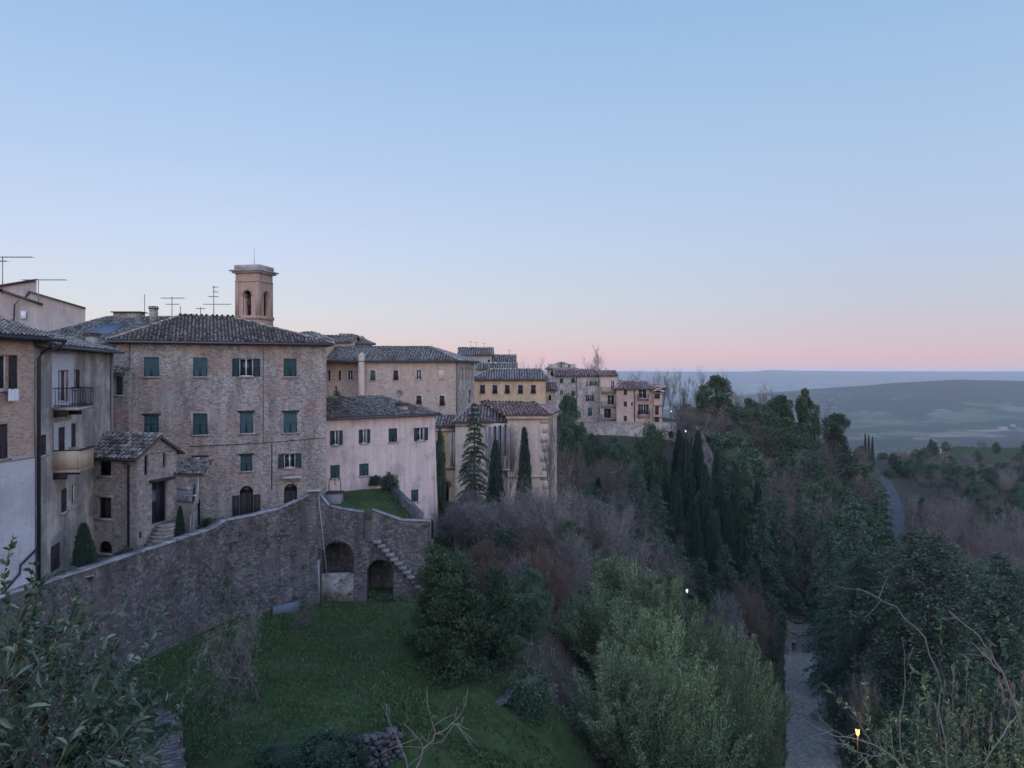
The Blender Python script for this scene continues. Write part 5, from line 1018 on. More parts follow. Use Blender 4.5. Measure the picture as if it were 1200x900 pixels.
def crown_tree(name, mat, shape, n, lsize, lw, H=10., R_=3., z0=1.5, clumps=60, up=.3, trunk=True, barkm='bark', core=.5, sig=.5, lean=0., lobes=0):
    """clumped leafy crown; shape(t) gives the radius share at height share t"""
    root = thing(name, 'tree', 'tree'); mb = MB()
    t = rng.beta(1.2, 1.2, clumps); a = rng.uniform(0, 2*np.pi, clumps); rr_ = np.array([shape(x) for x in t])*R_*rng.uniform(.5, 1.08, clumps)
    c = np.stack([rr_*np.cos(a)+lean*t*R_, rr_*np.sin(a), z0+t*(H-z0)], 1); 
    if lobes:
        la = rng.uniform(0, 6.28, lobes); lr = rng.uniform(.15, .62, lobes)*R_; lh = H*rng.uniform(.62, 1.0, lobes); lh[0] = H; lr[0] = .1; lw_ = R_*rng.uniform(.32, .5, lobes); li = rng.integers(0, lobes, clumps)
        q_ = lw_[li]*(1-t)**.6*np.minimum(1, t*5+.45)*rng.uniform(.4, 1.05, clumps); c = np.stack([lr[li]*np.cos(la[li])+q_*np.cos(a), lr[li]*np.sin(la[li])+q_*np.sin(a), z0+t*(lh[li]-z0)], 1)
    cs = rng.uniform(.55, 1.25, clumps)*sig; cc = rng.uniform(-.25, .25, clumps)
    k = n//clumps; ci = np.repeat(np.arange(clumps), k); g_ = rng.normal(size=(len(ci), 3)); g_ = unit(g_)*rng.uniform(.45, 1.05, (len(ci), 1)); g_[:, 2] *= .8
    p = c[ci]+g_*cs[ci][:, None]; p[:, 2] = np.maximum(p[:, 2], z0*.3); dd = g_+np.array((0, 0, up))+rng.normal(size=p.shape)*.5
    blades(mb, p, dd, lsize*rng.uniform(.6, 1.4, len(p)), lw*rng.uniform(.7, 1.3, len(p)), np.clip(rng.normal(.45, .2, len(p))+cc[ci], 0, 1))
    # inner mass
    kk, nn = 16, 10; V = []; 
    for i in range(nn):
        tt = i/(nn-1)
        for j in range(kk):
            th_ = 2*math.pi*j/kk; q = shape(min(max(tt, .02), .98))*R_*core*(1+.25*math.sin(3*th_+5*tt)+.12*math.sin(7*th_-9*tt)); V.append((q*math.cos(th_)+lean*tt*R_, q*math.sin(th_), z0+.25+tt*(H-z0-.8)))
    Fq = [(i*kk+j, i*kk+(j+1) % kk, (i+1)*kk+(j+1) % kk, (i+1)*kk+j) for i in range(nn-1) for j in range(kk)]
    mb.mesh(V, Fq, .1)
    mb.build('crown', M[mat], root)
    T_ = MB(); T_.tube([(0, 0, -.4), (.05, 0, z0), (lean*R_*.4, .05, H*.55)], [H*.02, H*.016, H*.008], 7); 
    for j in range(4): th_ = j*1.7; T_.tube([(0, 0, z0*.8), (math.cos(th_)*R_*.5, math.sin(th_)*R_*.5, z0+(H-z0)*.4)], [H*.009, H*.004], 5)
    T_.build('trunk', M[barkm], root); reg(root); return root
def cypress_tree(name, mat='leaf_cyp', n=9000, H=10., R_=1.0, pw=.7):
    root = thing(name, 'tree', 'tree'); mb = MB(); t = rng.uniform(0, 1, n)**1.1; a = rng.uniform(0, 2*np.pi, n); lob = 1+.14*np.sin(a*3+t*4)+.1*np.sin(a*5-t*9)+.08*np.sin(t*40+a*2)
    rad = R_*np.minimum(1, (t/.1+.25))*(1-t)**pw*lob*rng.uniform(.78, 1.04, n)*1.15; p = np.stack([rad*np.cos(a), rad*np.sin(a), .35+t*(H-.6)], 1)
    d = np.stack([np.cos(a)*.35, np.sin(a)*.35, np.ones(n)], 1)+rng.normal(size=(n, 3))*.22
    blades(mb, p, d, rng.uniform(.25, .6, n), rng.uniform(.07, .14, n), np.clip(rng.normal(.42, .2, n)+.3*(lob-1), 0, 1))
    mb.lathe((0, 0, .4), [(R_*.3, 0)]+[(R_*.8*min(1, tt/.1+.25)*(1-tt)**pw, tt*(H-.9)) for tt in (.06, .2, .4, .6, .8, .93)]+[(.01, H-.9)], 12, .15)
    mb.build('crown', M[mat], root); T_ = MB(); T_.tube([(0, 0, -.4), (0, 0, 1.2)], [.16, .13], 7); T_.build('trunk', M['bark'], root); reg(root); return root
def cedar_tree(name, mat='leaf_cedar', H=10., R_=3.6, whorls=17, per=6, dens=130, droop=.12, ls=.26, top=.12, flat=.05, z0=.12, prof=lambda t: (1-t)**.75):
    root = thing(name, 'tree', 'tree'); mb = MB(); B_ = MB(); 
    T_ = MB(); T_.tube([(0, 0, -.4), (0, 0, H*.5), (0, 0, H*.97)], [H*.022, H*.012, H*.002], 8); T_.build('trunk', M['bark'], root)
    for w_ in range(whorls):
        t = (w_+.3)/whorls; z = H*(z0+(1-z0-.02)*t); Lr = R_*(prof(t)*(1-top)+top)*random.uniform(.8, 1.12)
        for b in range(per):
            a = random.uniform(0, 6.28); L_ = Lr*random.uniform(.6, 1.12); n = int(dens*(L_/R_)**1.3)+14; u = rng.uniform(.15, 1, n)**.8
            up = random.uniform(.05, .3)*(1-t*.3); dirv = np.array((math.cos(a), math.sin(a), 0)); sd = np.array((-dirv[1], dirv[0], 0))
            zz = z+L_*(up*u-(up+droop)*u**2); lat = rng.normal(size=n)*.20*L_*(1-u*.7)*(.4+u); p = u[:, None]*L_*dirv+lat[:, None]*sd; p[:, 2] = zz+rng.normal(size=n)*flat-np.abs(lat)*.15
            d = dirv*.7+sd*np.sign(lat)[:, None]*.6+rng.normal(size=(n, 3))*np.array((.35, .35, .22)); cb = random.uniform(-.15, .15)
            blades(mb, p, d, ls*rng.uniform(.6, 1.3, n), ls*.42*rng.uniform(.7, 1.2, n), np.clip(rng.normal(.4, .18, n)+cb+.25*(u-.5), 0, 1))
            uu_ = np.array((0, .35, .7, .95)); bp_ = uu_[:, None]*L_*dirv; bp_[:, 2] = z+L_*(up*uu_-(up+droop)*uu_**2); B_.tube(bp_, [.05, .035, .02, .008], 4)
    B_.build('branch', M['bark'], root); mb.build('crown', M[mat], root); reg(root); return root
def plume_tree(name, mat='leaf_pale', H=10., R_=2.6, stems=64, per=380, ls=.2, lw=.032, arch=.5):
    root = thing(name, 'tree', 'tree'); mb = MB(); T_ = MB(); a = rng.uniform(0, 6.28, stems); q = rng.uniform(.05, 1, stems)**.6
    hgt = H*(1-.42*q**1.6)*rng.uniform(.8, 1.02, stems); m_ = 7; s = np.linspace(0, 1, m_)
    Pn = np.stack([(R_*.25*q*np.cos(a))[:, None]+(R_*.8*q*np.cos(a))[:, None]*s**1.8, (R_*.25*q*np.sin(a))[:, None]+(R_*.8*q*np.sin(a))[:, None]*s**1.8, hgt[:, None]*(s-.12*arch*q[:, None]*s**3)], -1)
    Pn += rng.normal(size=Pn.shape)*.06; tubes(T_, Pn, np.broadcast_to(np.linspace(.05, .01, m_)[None], (stems, m_)), 4, rng.uniform(0, 1, stems)); T_.build('trunk', M['bark'], root)
    n = stems*per; si = np.repeat(np.arange(stems), per); t = rng.uniform(.22, 1, n)**.75; f_ = t*(m_-1); i = np.minimum(f_.astype(int), m_-2); u = (f_-i)[:, None]
    p = Pn[si, i]*(1-u)+Pn[si, i+1]*u; d = unit(Pn[si, i+1]-Pn[si, i]); off = rng.normal(size=(n, 3))*(.34*(1.15-t))[:, None]; off[:, 2] *= .6; p = p+off
    dd = d*.8+unit(off)*.7+rng.normal(size=(n, 3))*.35; cb = rng.uniform(-.18, .18, stems)
    blades(mb, p, dd, ls*rng.uniform(.6, 1.3, n), lw*rng.uniform(.8, 1.4, n), np.clip(rng.normal(.38, .2, n)+cb[si]+.18*(t-.5), 0, 1)); mb.build('crown', M[mat], root); reg(root); return root

K = {}
K['bare'] = [bare_tree('bare_tree', 'twig_brown', r0=.15, tw=.014), bare_tree('bare_tree', 'twig_grey', r0=.13, ang=.6, up=.16, n=(9, 5, 5, 4, 3)), bare_tree('bare_tree', 'twig_brown', r0=.13, ang=.9, up=.06, stems=2, n=(6, 5, 5, 4, 3))]
K['barered'] = [bare_tree('bare_tree', 'twig_red', r0=.10, ang=.8, stems=3, n=(5, 5, 4, 4, 3), trunkfrac=.45)]
K['tall'] = [bare_tree('bare_tree', 'twig_grey', barkm='barkpale', r0=.15, ang=.42, up=.22, n=(9, 5, 4, 4, 3), t0=.4, bend=.09, trunkfrac=.62, tw=.012, ratio=.55), bare_tree('bare_tree', 'twig_brown', r0=.12, ang=.36, up=.25, n=(10, 5, 4, 4, 2), t0=.35, bend=.08, trunkfrac=.66, tw=.012, ratio=.5)]
K['pale'] = [bare_tree('bare_tree', 'twig_grey', r0=.12, ang=.85, up=.05, n=(7, 5, 5, 4, 3), stems=3, barkm='barkpale', trunkfrac=.45, tw=.012), bare_tree('bare_tree', 'twig_grey', r0=.14, ang=.8, up=.03, stems=2, n=(7, 5, 5, 4, 3), barkm='barkpale', droop=.02, tw=.012)]
K['fruit'] = [bare_tree('fruit_tree', 'twig_grey', r0=.3, ang=.95, up=.02, n=(8, 4, 4, 4, 3), t0=.6, barkm='bark', droop=.14, trunkfrac=.4, bend=.22, tw=.02, ratio=.72)]
K['bush'] = [bare_tree('bare_shrub', 'twig_grey', H=10, r0=.10, ang=.7, up=.05, n=(7, 6, 5, 4, 2), stems=6, trunkfrac=.4, barkm='barkpale', tw=.018), bare_tree('bare_shrub', 'twig_red', H=10, r0=.10, ang=.8, up=.04, n=(7, 6, 5, 4, 2), stems=6, trunkfrac=.38, tw=.018)]
K['cypress'] = [cypress_tree('cypress_tree'), cypress_tree('cypress_tree', R_=1.25, pw=.55, n=10000)]
ell = lambda t: math.sqrt(max(0, 1-(2*t-1)**2))
K['oak'] = [crown_tree('evergreen_tree', 'leaf_dark', ell, 26000, .24, .13, R_=3.4, clumps=110, sig=.95), crown_tree('evergreen_tree', 'leaf_ivy', lambda t: ell(min(1, t*.9+.05))*(1-.35*t), 24000, .24, .13, R_=3.1, clumps=95, sig=.9, z0=1)]
K['laurel'] = [crown_tree('evergreen_tree', 'leaf_yew', lambda t: (1-t)**.45*min(1, t*4+.5), 60000, .24, .085, R_=3.9, clumps=360, sig=.62, up=1.6, z0=.3, core=.14, lobes=9)]
K['ivy'] = [crown_tree('ivy_tree', 'leaf_ivy', lambda t: .45+.55*ell(t), 16000, .22, .13, R_=1.5, clumps=60, sig=.65, z0=.6, lean=.6), crown_tree('ivy_tree', 'leaf_ivy', lambda t: .9-.6*t, 14000, .22, .13, R_=1.7, clumps=50, sig=.6, z0=.5, lean=-.4)]
K['cedar'] = [cedar_tree('cedar_tree', dens=300, whorls=25, per=11, R_=5.2, ls=.19, prof=lambda t: (1-t**2.4)**.8*(.8+.2*math.sin(t*9)), z0=.1, flat=.09)]
K['fir'] = [cedar_tree('fir_tree', 'leaf_blue', R_=3.2, whorls=25, per=8, dens=170, droop=.22, top=.03, ls=.2), cedar_tree('fir_tree', 'leaf_cedar', R_=2.6, whorls=24, per=8, dens=150, droop=.3, top=.04, ls=.2)]
K['plume'] = [plume_tree('feathery_tree'), plume_tree('feathery_tree', 'leaf_pale', R_=3.2, stems=74, per=380, ls=.2, lw=.032, arch=1.2)]
K['shrub'] = [crown_tree('shrub', 'leaf_dark', lambda t: ell(t*.75+.25)*1.0, 8000, .55, .32, R_=6, clumps=70, sig=1.6, z0=.3, H=10), crown_tree('shrub', 'leaf_ivy', lambda t: ell(t*.75+.25)*1.0, 8000, .5, .3, R_=6, clumps=60, sig=1.8, z0=.3, H=10)]
for _k in K:
    for _o in K[_k]:
        _c = [c for c in _o.children if c.name.startswith('crown')][0]; _n = len(_c.data.vertices); _a = np.zeros(_n*3, np.float32); _c.data.vertices.foreach_get('co', _a); _s = 10/np.percentile(_a[2::3], 99.7)
        for c in _o.children:
            _a = np.zeros(len(c.data.vertices)*3, np.float32); c.data.vertices.foreach_get('co', _a); c.data.vertices.foreach_set('co', _a*_s); c.data.update()
USED = set()
def plant(kind, px, Y, top=None, H=None, label='', group=None, var=None, wpx=None, z=None, cat=None, sw=1.0):
    """stands a tree of this kind on the ground at distance Y; its height comes from the photo's top line or is given"""
    x, y = PX(px, Y); zg = hz(x, y)-.1 if z is None else z
    if H is None: H = -(top-EYE)/900*Y-zg
    H = max(H, .6); v = K[kind][random.randrange(len(K[kind])) if var is None else var]
    o = v if v.name not in USED else copy_tree(v); USED.add(v.name)
    sx = H/10*sw
    if wpx:
        cr = [c for c in v.children if c.name.startswith('crown')][0]; co = np.zeros(len(cr.data.vertices)*3, np.float32); cr.data.vertices.foreach_get('co', co); sx = (wpx/900*Y/2)/np.percentile(np.hypot(co[0::3], co[1::3]), 97)
    o.location = (x, y, zg); o.scale = (sx, sx, H/10); o.rotation_euler = (0, 0, random.uniform(0, 6.28)); o['label'] = label; o['category'] = cat or {'cypress': 'cypress', 'shrub': 'shrub', 'bush': 'shrub'}.get(kind, 'tree')
    if group: o['group'] = group
    elif 'group' in o: del o['group']
    return o
S1 = 'leafless fruit tree with pale drooping branches on the lawn'
plant('fruit', 303, 35, top=705, label=S1, wpx=125)
plant('fruit', 366, 45, top=700, label='small dark leafless tree near the arched wall on the lawn', wpx=48)
plant('laurel', 538, 39.5, top=652, label='big dense dark evergreen at the right end of the lawn', wpx=142)
plant('oak', 622, 47, top=668, label='narrow dark evergreen between the big dense one and the pale feathery trees', wpx=50, var=0)
plant('oak', 588, 42, top=740, label='low dark evergreen on the bank right of the big dense one', wpx=60, var=0)
for i, (px_, Y_, tp, wp, lb) in enumerate((
    (662, 61, 646, 95, 'tallest feathery pale green tree, leftmost of its row'), (705, 63, 655, 90, 'feathery pale green tree behind the middle of the grove'), (745, 62, 668, 90, 'feathery pale green tree just left of the park lamp'), (785, 60, 684, 90, 'feathery pale green tree under the park lamp'),
    (690, 52, 700, 95, 'mid height feathery tree at the left of the grove'), (735, 50, 716, 110, 'broad feathery tree in the middle of the grove'), (783, 49, 728, 110, 'broad feathery tree right of the grove centre'), (828, 51, 728, 95, 'feathery tree on the right shoulder of the grove'), (868, 54, 752, 85, 'feathery tree next to the cobbled path'), (895, 60, 790, 60, 'lowest feathery tree at the path edge'),
    (715, 41, 772, 110, 'near feathery tree at the lower left of the grove'), (765, 40, 780, 120, 'near feathery tree at the lower middle of the grove'), (815, 41, 788, 120, 'near feathery tree at the lower right of the grove'), (862, 44, 800, 100, 'near feathery tree bordering the path at the bottom'), (890, 47, 838, 60, 'short feathery tree at the bottom by the path'))):
    plant('plume', px_, Y_, top=tp-12, wpx=wp, label=lb, group='feathery pale green trees in the grove', var=i % 2)
plant('shrub', 172, 29.9, top=800, wpx=44, label='small dark bush on top of the mossy wall corner', var=0, z=-13.3)
plant('shrub', 188, 27.6, top=858, wpx=46, label='low dark bush hanging over the mossy wall at the bottom', var=1, z=-13.3)
plant('shrub', 385, 30.6, top=860, wpx=95, label='dark bramble bush smothering the lower stone wall on the lawn', var=0)
plant('shrub', 330, 30.0, top=872, wpx=60, label='low bramble patch at the left end of the lower stone wall', var=1)
plant('shrub', 622, 38.5, top=782, wpx=60, label='dark low bush on the bank above the crumbling stone wall', var=0)
# around the chapel
plant('fir', 556, 70, top=474, wpx=46, label='tallest dark conifer standing before the chapel nave', var=1)
plant('cypress', 581, 72, top=517, wpx=24, label='dark cypress close to the right of the tallest conifer', var=1)
plant('cypress', 614.5, 74, top=502, wpx=22, label='slim pointed cypress before the rose chapel wall', var=0)
plant('bare', 594, 76, top=488, wpx=52, label='leafless tree between the two chapel cypresses', var=0)
plant('tall', 645, 78, top=478, wpx=40, label='leafless tree against the chapel corner', var=0)
plant('oak', 666, 112, top=464, wpx=40, label='round topped dark evergreen right of the chapel', var=0)
plant('barered', 672, 96, top=512, wpx=60, label='leafless reddish tree under the round topped evergreen')
plant('oak', 516, 68, H=9, wpx=13, label='narrow dark creeper column at the pink house corner', var=1)
for px_, Y_, tp, wp, k in ((535, 60, 595, 60, 0), (565, 62, 590, 70, 0), (600, 63, 580, 80, 0), (640, 62, 575, 85, 0), (680, 66, 580, 80, 0), (620, 56, 620, 80, 1), (570, 54, 632, 60, 1), (660, 57, 625, 70, 0), (700, 72, 600, 70, 0), (725, 80, 620, 60, 0), (585, 50, 655, 60, 1), (610, 52, 650, 60, 0), (545, 66, 575, 50, 0), (700, 88, 640, 60, 1), (745, 76, 655, 60, 0), (640, 52, 640, 60, 1)):
    plant('bush', px_, Y_, top=tp, wpx=wp, label=('pale' if k == 0 else 'reddish')+' leafless shrub '+{535: 'at the left foot of the tallest chapel conifer', 565: 'under the tallest chapel conifer', 600: 'under the bare tree between the chapel cypresses', 640: 'against the right corner of the chapel', 680: 'under the round topped evergreen right of the chapel', 620: 'low in the middle of the thicket', 570: 'behind the top of the dense dark evergreen', 660: 'above the tallest feathery tree', 700: 'at the foot of the lone slim cypress', 725: 'right of the lone slim cypress', 585: 'just right of the dense dark evergreen top', 610: 'above the narrow dark evergreen', 545: 'highest up beside the pink house', 745: 'behind the grove left of the park lamp'}[px_]+(' lower down' if (px_, Y_) in ((640, 52), (700, 88)) else ''), group='leafless shrubs below the chapel', var=k)
for px_, Y_, tp, wp, v, lb in ((552, 64, 606, 44, 0, 'dark evergreen bush in the thicket nearest the pink house'), (632, 68, 588, 40, 1, 'ivy green bush in the middle of the thicket below the chapel'), (668, 60, 612, 44, 0, 'dark evergreen bush at the right of the thicket'), (700, 84, 592, 44, 0, 'dark evergreen bush between thicket and cypress slope'), (590, 58, 622, 40, 1, 'ivy green low bush before the thicket'), (724, 74, 628, 46, 0, 'dark evergreen bush behind the feathery grove')):
    plant('oak', px_, Y_, top=tp, wpx=wp, label=lb, var=v)
for px_, Y_, tp, wp in ((648, 62, 548, 90), (690, 72, 560, 90), (615, 66, 560, 60), (730, 90, 575, 60), (768, 80, 650, 70), (545, 72, 570, 40)):
    plant('pale', px_, Y_, top=tp, wpx=wp, label={648: 'pale branched bare tree below the right corner of the chapel', 690: 'pale branched bare tree left of the lone slim cypress', 615: 'pale branched bare tree below the slim chapel cypress', 730: 'pale branched bare tree right of the lone slim cypress', 768: 'pale bare tree low behind the grove near the park lamp', 545: 'pale bare tree at the foot of the tallest chapel conifer'}[px_], group='pale leafless trees below the chapel')
for px_, Y_, tp, wp, lb in ((720, 128, 513, 50, 'round dark green hedge bush below the terrace wall'), (763, 132, 497, 45, 'big dark bush covering the end of the terrace wall'), (693, 126, 508, 26, 'small dark bush at the left foot of the terrace wall'), (740, 126, 528, 36, 'low dark bush just above the green terrace')):
    plant('shrub', px_, Y_, top=tp, wpx=wp, label=lb)
# cypress group on the slope
for i, (px_, Y_, tp, wp) in enumerate(((701, 108, 560, 15), (792, 116, 555, 20), (812, 102, 590, 30), (826, 118, 545, 22), (840, 124, 528, 22), (803, 128, 515, 24), (818, 133, 505, 22), (780, 118, 560, 20), (862, 122, 545, 22), (888, 118, 567, 24), (838, 106, 600, 26), (905, 113, 612, 24), (855, 110, 598, 24), (785, 103, 605, 24), (872, 104, 630, 24), (796, 136, 505, 20))):
    lb = {2: 'palest and nearest cypress in the middle of the slope', 0: 'lone slim cypress left of the dark group on the slope', 9: 'cypress at the right side of the group on the slope', 6: 'highest cypress of the group on the slope', 1: 'dark cypress left of the palest one, lower than the two at its right', 3: 'dark cypress just behind the palest cypress', 4: 'dark cypress under the right edge of the pale rock face', 5: 'dark cypress left of the highest cypress', 7: 'short dark cypress at the left start of the close group', 8: 'dark cypress between the rock face and the right side cypress', 10: 'dark cypress just right of the palest cypress, lower down', 11: 'lowest cypress at the right end of the group, nearest the path end', 12: 'broad dark cypress low in the group, left of the lowest one', 13: 'broad low cypress at the left foot of the palest one', 14: 'small cypress at the bottom of the group above the path bank', 15: 'thin dark cypress under the white lamp of the terrace wall'}.get(i, 'dark cypress standing within the close group on the slope')
    plant('cypress', px_, Y_, top=tp, wpx=wp, label=lb, group='cypresses on the slope')
CONL = ['topmost broad conifer left of the cypress group', 'broad dark conifer right of the topmost one, nearer', 'broad dark conifer under the green terrace at the left', 'dark conifer highest up among the right hand conifers', 'broad dark conifer right of the side cypress', 'low dark conifer behind the feathery grove top', 'low dark conifer below the palest cypress at its right', 'dark conifer standing behind the lowest cypress', 'lowest dark conifer at the foot of the palest cypress', 'low broad conifer at the left foot of the cypress group', 'low dark conifer above the grassy path bank', 'small dark conifer behind the tallest feathery tree', 'narrow dark conifer just left of the path end']
for i, (px_, Y_, tp, wp) in enumerate(((745, 104, 545, 62), (768, 98, 570, 60), (725, 98, 590, 60), (872, 128, 520, 50), (892, 108, 590, 60), (750, 88, 620, 70), (850, 96, 640, 60), (915, 120, 575, 50), (820, 90, 655, 60), (785, 92, 640, 60), (880, 96, 655, 50), (715, 86, 640, 50), (935, 128, 590, 50))):
    plant('fir', px_, Y_, top=tp, wpx=wp, label=CONL[i], group='dark conifers on the slope', var=1 if i % 3 else 0)
# big conifers by the path
plant('cedar', 1088, 66, top=628, wpx=225, label='large spreading cedar right of the cobbled path')
plant('fir', 1001, 84, top=592, wpx=104, label='bluish fir overhanging the far end of the path', var=0)
plant('fir', 1038, 92, top=588, wpx=70, label='young pointed fir in front of the asphalt road', var=0)
plant('cedar', 1014, 74, top=650, wpx=104, label='dark cedar with low branches over the path side')
plant('fir', 972, 112, top=612, wpx=60, label='dark fir closing the view behind the path end', var=1)
plant('fir', 952, 126, top=590, wpx=50, label='dark fir behind the standing walker', var=1)
plant('cedar', 1172, 78, top=652, wpx=140, label='dark cedar at the right picture edge behind the large one')
plant('oak', 1130, 50, top=790, wpx=90, label='rounded evergreen under the large cedar', var=0)
plant('shrub', 1065, 50, top=810, wpx=70, label='grey green rounded shrub under the large cedar')
plant('shrub', 1025, 62, top=815, wpx=60, label='low dark shrub on the right bank of the path')
plant('bare', 1019, 59, top=770, wpx=40, label='thin leafless tree lit by the path lamp', var=0)
plant('bare', 1000, 66, top=790, wpx=34, label='thin leafless tree behind the path lamp', var=2)
plant('bush', 985, 86, top=760, wpx=34, label='leafless shrub at the right edge of the path under the fir', var=0)
plant('shrub', 905, 100, top=728, wpx=34, label='low green shrub on the grassy left bank of the path'); plant('shrub', 892, 92, top=735, wpx=36, label='wide green shrub left of the walker')
plant('bush', 872, 84, top=690, wpx=70, label='purple grey leafless shrub above the grassy path bank', var=1); plant('bush', 850, 80, top=700, wpx=60, label='grey leafless shrub beside the park lamp', var=0)
# skyline
TSL = ['first tall bare tree right of the ochre spur house roof', 'second tall bare tree behind the ochre spur house', 'third tall bare tree behind the spur house roofs', 'bare tree with wide crown left of the terrace wall lamp', 'bare tree right above the terrace wall lamp', 'tallest fan shaped bare tree left of the pointed ivy tree', 'bare tree touching the pointed ivy tree', None, 'bare tree right of the pointed ivy tree', 'bare tree above the low ivy clad tree', 'bare tree above the broad ivy clad tree', 'bare tree above the short ivy clad tree', 'bare tree left of the leaning ivy tree', 'bare tree right of the leaning ivy tree', 'bare tree where the skyline begins to drop', 'small bare tree just behind the balcony tower roof', 'small bare tree between spur house and terrace lamp', 'bare tree left of the round ivy clad tree']
for i, (px_, Y_, tp, wp) in enumerate(((740, 185, 433, 22), (752, 190, 434, 22), (768, 192, 432, 24), (785, 195, 432, 26), (800, 190, 434, 22), (831, 188, 430, 26), (843, 196, 432, 22), (697, 175, 405, 36), (868, 200, 452, 26), (885, 205, 450, 28), (901, 210, 452, 28), (915, 215, 455, 26), (925, 220, 462, 22), (957, 225, 470, 30), (975, 230, 482, 28), (729, 200, 435, 20), (776, 205, 434, 22), (818, 200, 438, 22))):
    lb = TSL[i] or 'tall leafless tree with bare crown rising over the spur houses'
    plant('tall', px_, Y_, top=tp, wpx=wp, label=lb, group='leafless trees on the skyline')
for px_, Y_, tp, wp in ((617, 190, 420, 14), (628, 190, 418, 16), (636, 190, 422, 14)): plant('tall', px_, Y_, top=tp, wpx=wp, label={617: 'leftmost of three small bare trees behind the yellow wing roof', 628: 'middle one of three small bare trees behind the yellow wing roof', 636: 'bare tree behind yellow wing roof nearest the pavilion house'}[px_], group='leafless trees behind the roofs')
for i, (px_, Y_, tp, wp, v, lb) in enumerate(((849, 172, 441, 28, 1, 'tall pointed ivy clad tree on the skyline'), (824, 172, 452, 22, 0, 'round ivy clad tree left of the tall pointed one'), (938, 188, 457, 20, 0, 'leaning ivy clad tree on the skyline'), (905, 184, 464, 26, 1, 'broad ivy clad tree between the skyline trees'), (920, 186, 470, 20, 0, 'short ivy clad tree left of the leaning one'), (955, 190, 476, 12, 0, 'thin leaning ivy stem right of the leaning ivy tree'), (885, 180, 468, 22, 1, 'low ivy clad tree on the skyline'), (972, 210, 486, 34, 1, 'dark round tree where the ridge starts falling'))):
    plant('ivy', px_, Y_, top=tp, wpx=wp*1.25, label=lb, var=v)
# hillside woods
def blocked(px_, w2, tp, Y_):
    return (px_+w2 > 912 and px_-w2 < 1000 and Y_ < 112 and tp < 890) or (px_+w2 > 1024 and px_-w2 < 1060 and 125 < Y_ < 330 and tp < 636) or (px_+w2 > 1020 and px_-w2 < 1062 and 88 < Y_ < 190 and tp < 628)
def wood(n, p0, p1, Y0, Y1, kinds, label, group, Hs, lim=None):
    c = 0; tries = 0
    while c < n and tries < n*8:
        tries += 1; px_ = random.uniform(p0, p1); Y_ = math.exp(random.uniform(math.log(Y0), math.log(Y1))); x, y = PX(px_, Y_); zg = hz(x, y); H_ = random.uniform(*Hs); tp = EYE-900*(zg+H_)/Y_
        if blocked(px_, H_*.25*900/Y_, tp, Y_) or (lim and tp < lim(px_)): continue
        k = random.choices([a for a, _ in kinds], [b for _, b in kinds])[0]; c += 1
        if k in ('oak', 'ivy'): H_ *= .8
        if k in ('shrub', 'bush'): H_ *= .45
        nm = {'oak': 'rounded evergreen', 'ivy': 'ivy covered evergreen', 'bare': 'brown leafless tree', 'barered': 'reddish leafless tree', 'tall': 'slender leafless tree', 'pale': 'pale leafless tree', 'fir': 'dark conifer', 'cypress': 'pointed cypress', 'shrub': 'dark shrub', 'bush': 'leafless shrub', 'plume': 'pale green tree', 'cedar': 'cedar'}[k]
        plant(k, px_, Y_, H=H_, label=nm+' '+label, group=group, sw=random.uniform(.85, 1.25)*(1.25 if k == 'cypress' else 1))
sk = lambda p: np.interp(p, [700, 800, 850, 940, 1000, 1040, 1100, 1200], [520, 455, 450, 470, 500, 530, 540, 545])
wood(46, 780, 1020, 130, 235, [('bare', 5), ('oak', 3), ('ivy', .4), ('tall', 3), ('barered', 2), ('fir', 1)], 'in the mixed wood below the skyline ridge', 'trees in the wood below the ridge', (9, 14), sk)
wood(22, 930, 1032, 128, 200, [('bare', 4), ('oak', 4), ('fir', 2), ('barered', 2)], 'in the wood between path end and asphalt road', 'trees between path and road', (10, 15), sk)
wood(16, 690, 800, 70, 128, [('bare', 2), ('fir', 2), ('bush', 3), ('oak', 1)], 'on the dark slope below the green terrace', 'trees below the green terrace', (7, 11), lambda p: 565)
wood(34, 1062, 1225, 95, 200, [('bare', 8), ('tall', 4), ('barered', 2), ('oak', 1)], 'in the brown winter wood right of the road', 'trees in the brown winter wood', (9, 13), lambda p: 560)
wood(40, 1062, 1225, 200, 330, [('bare', 6), ('tall', 3), ('barered', 2), ('oak', 3)], 'at the back of the winter wood right of the road', 'trees at the back of the winter wood', (8, 12), lambda p: 538)
wood(64, 1000, 1225, 340, 470, [('oak', 7), ('bare', 3), ('shrub', 3)], 'on the far low hill below the farmhouse', 'trees on the far low hill', (8, 12), lambda p: 524)
wood(34, 1040, 1220, 500, 620, [('oak', 5), ('bare', 4), ('shrub', 2)], 'on the far hill crest near the farmhouse', 'trees on the far hill crest', (9, 14), lambda p: 513)
wood(16, 1130, 1225, 230, 330, [('oak', 6), ('shrub', 3)], 'in the dark clump at the right side of the far hill', 'dark trees right of the farmhouse', (9, 14), lambda p: 540)
wood(14, 1000, 1045, 205, 330, [('bare', 4), ('oak', 3), ('barered', 2)], 'on the bank left of the asphalt road', 'trees left of the asphalt road', (8, 12), lambda p: 500)
wood(14, 840, 930, 72, 100, [('bush', 5), ('bare', 2), ('shrub', 2)], 'on the bank left of the cobbled path', 'shrubs left of the path', (5, 8), lambda p: 660)
wood(12, 640, 720, 98, 125, [('bush', 3), ('bare', 2), ('shrub', 2)], 'between chapel and green terrace', 'trees between chapel and terrace', (6, 9), lambda p: 520)
for i, px_ in enumerate((1014, 1018, 1022.5)): plant('cypress', px_, 345, top=508+i*2, wpx=4.5, label=('left one', 'middle one', 'right one')[i]+' of three tiny pointed cypresses on the falling ridge', group='row of three far cypresses', var=0)
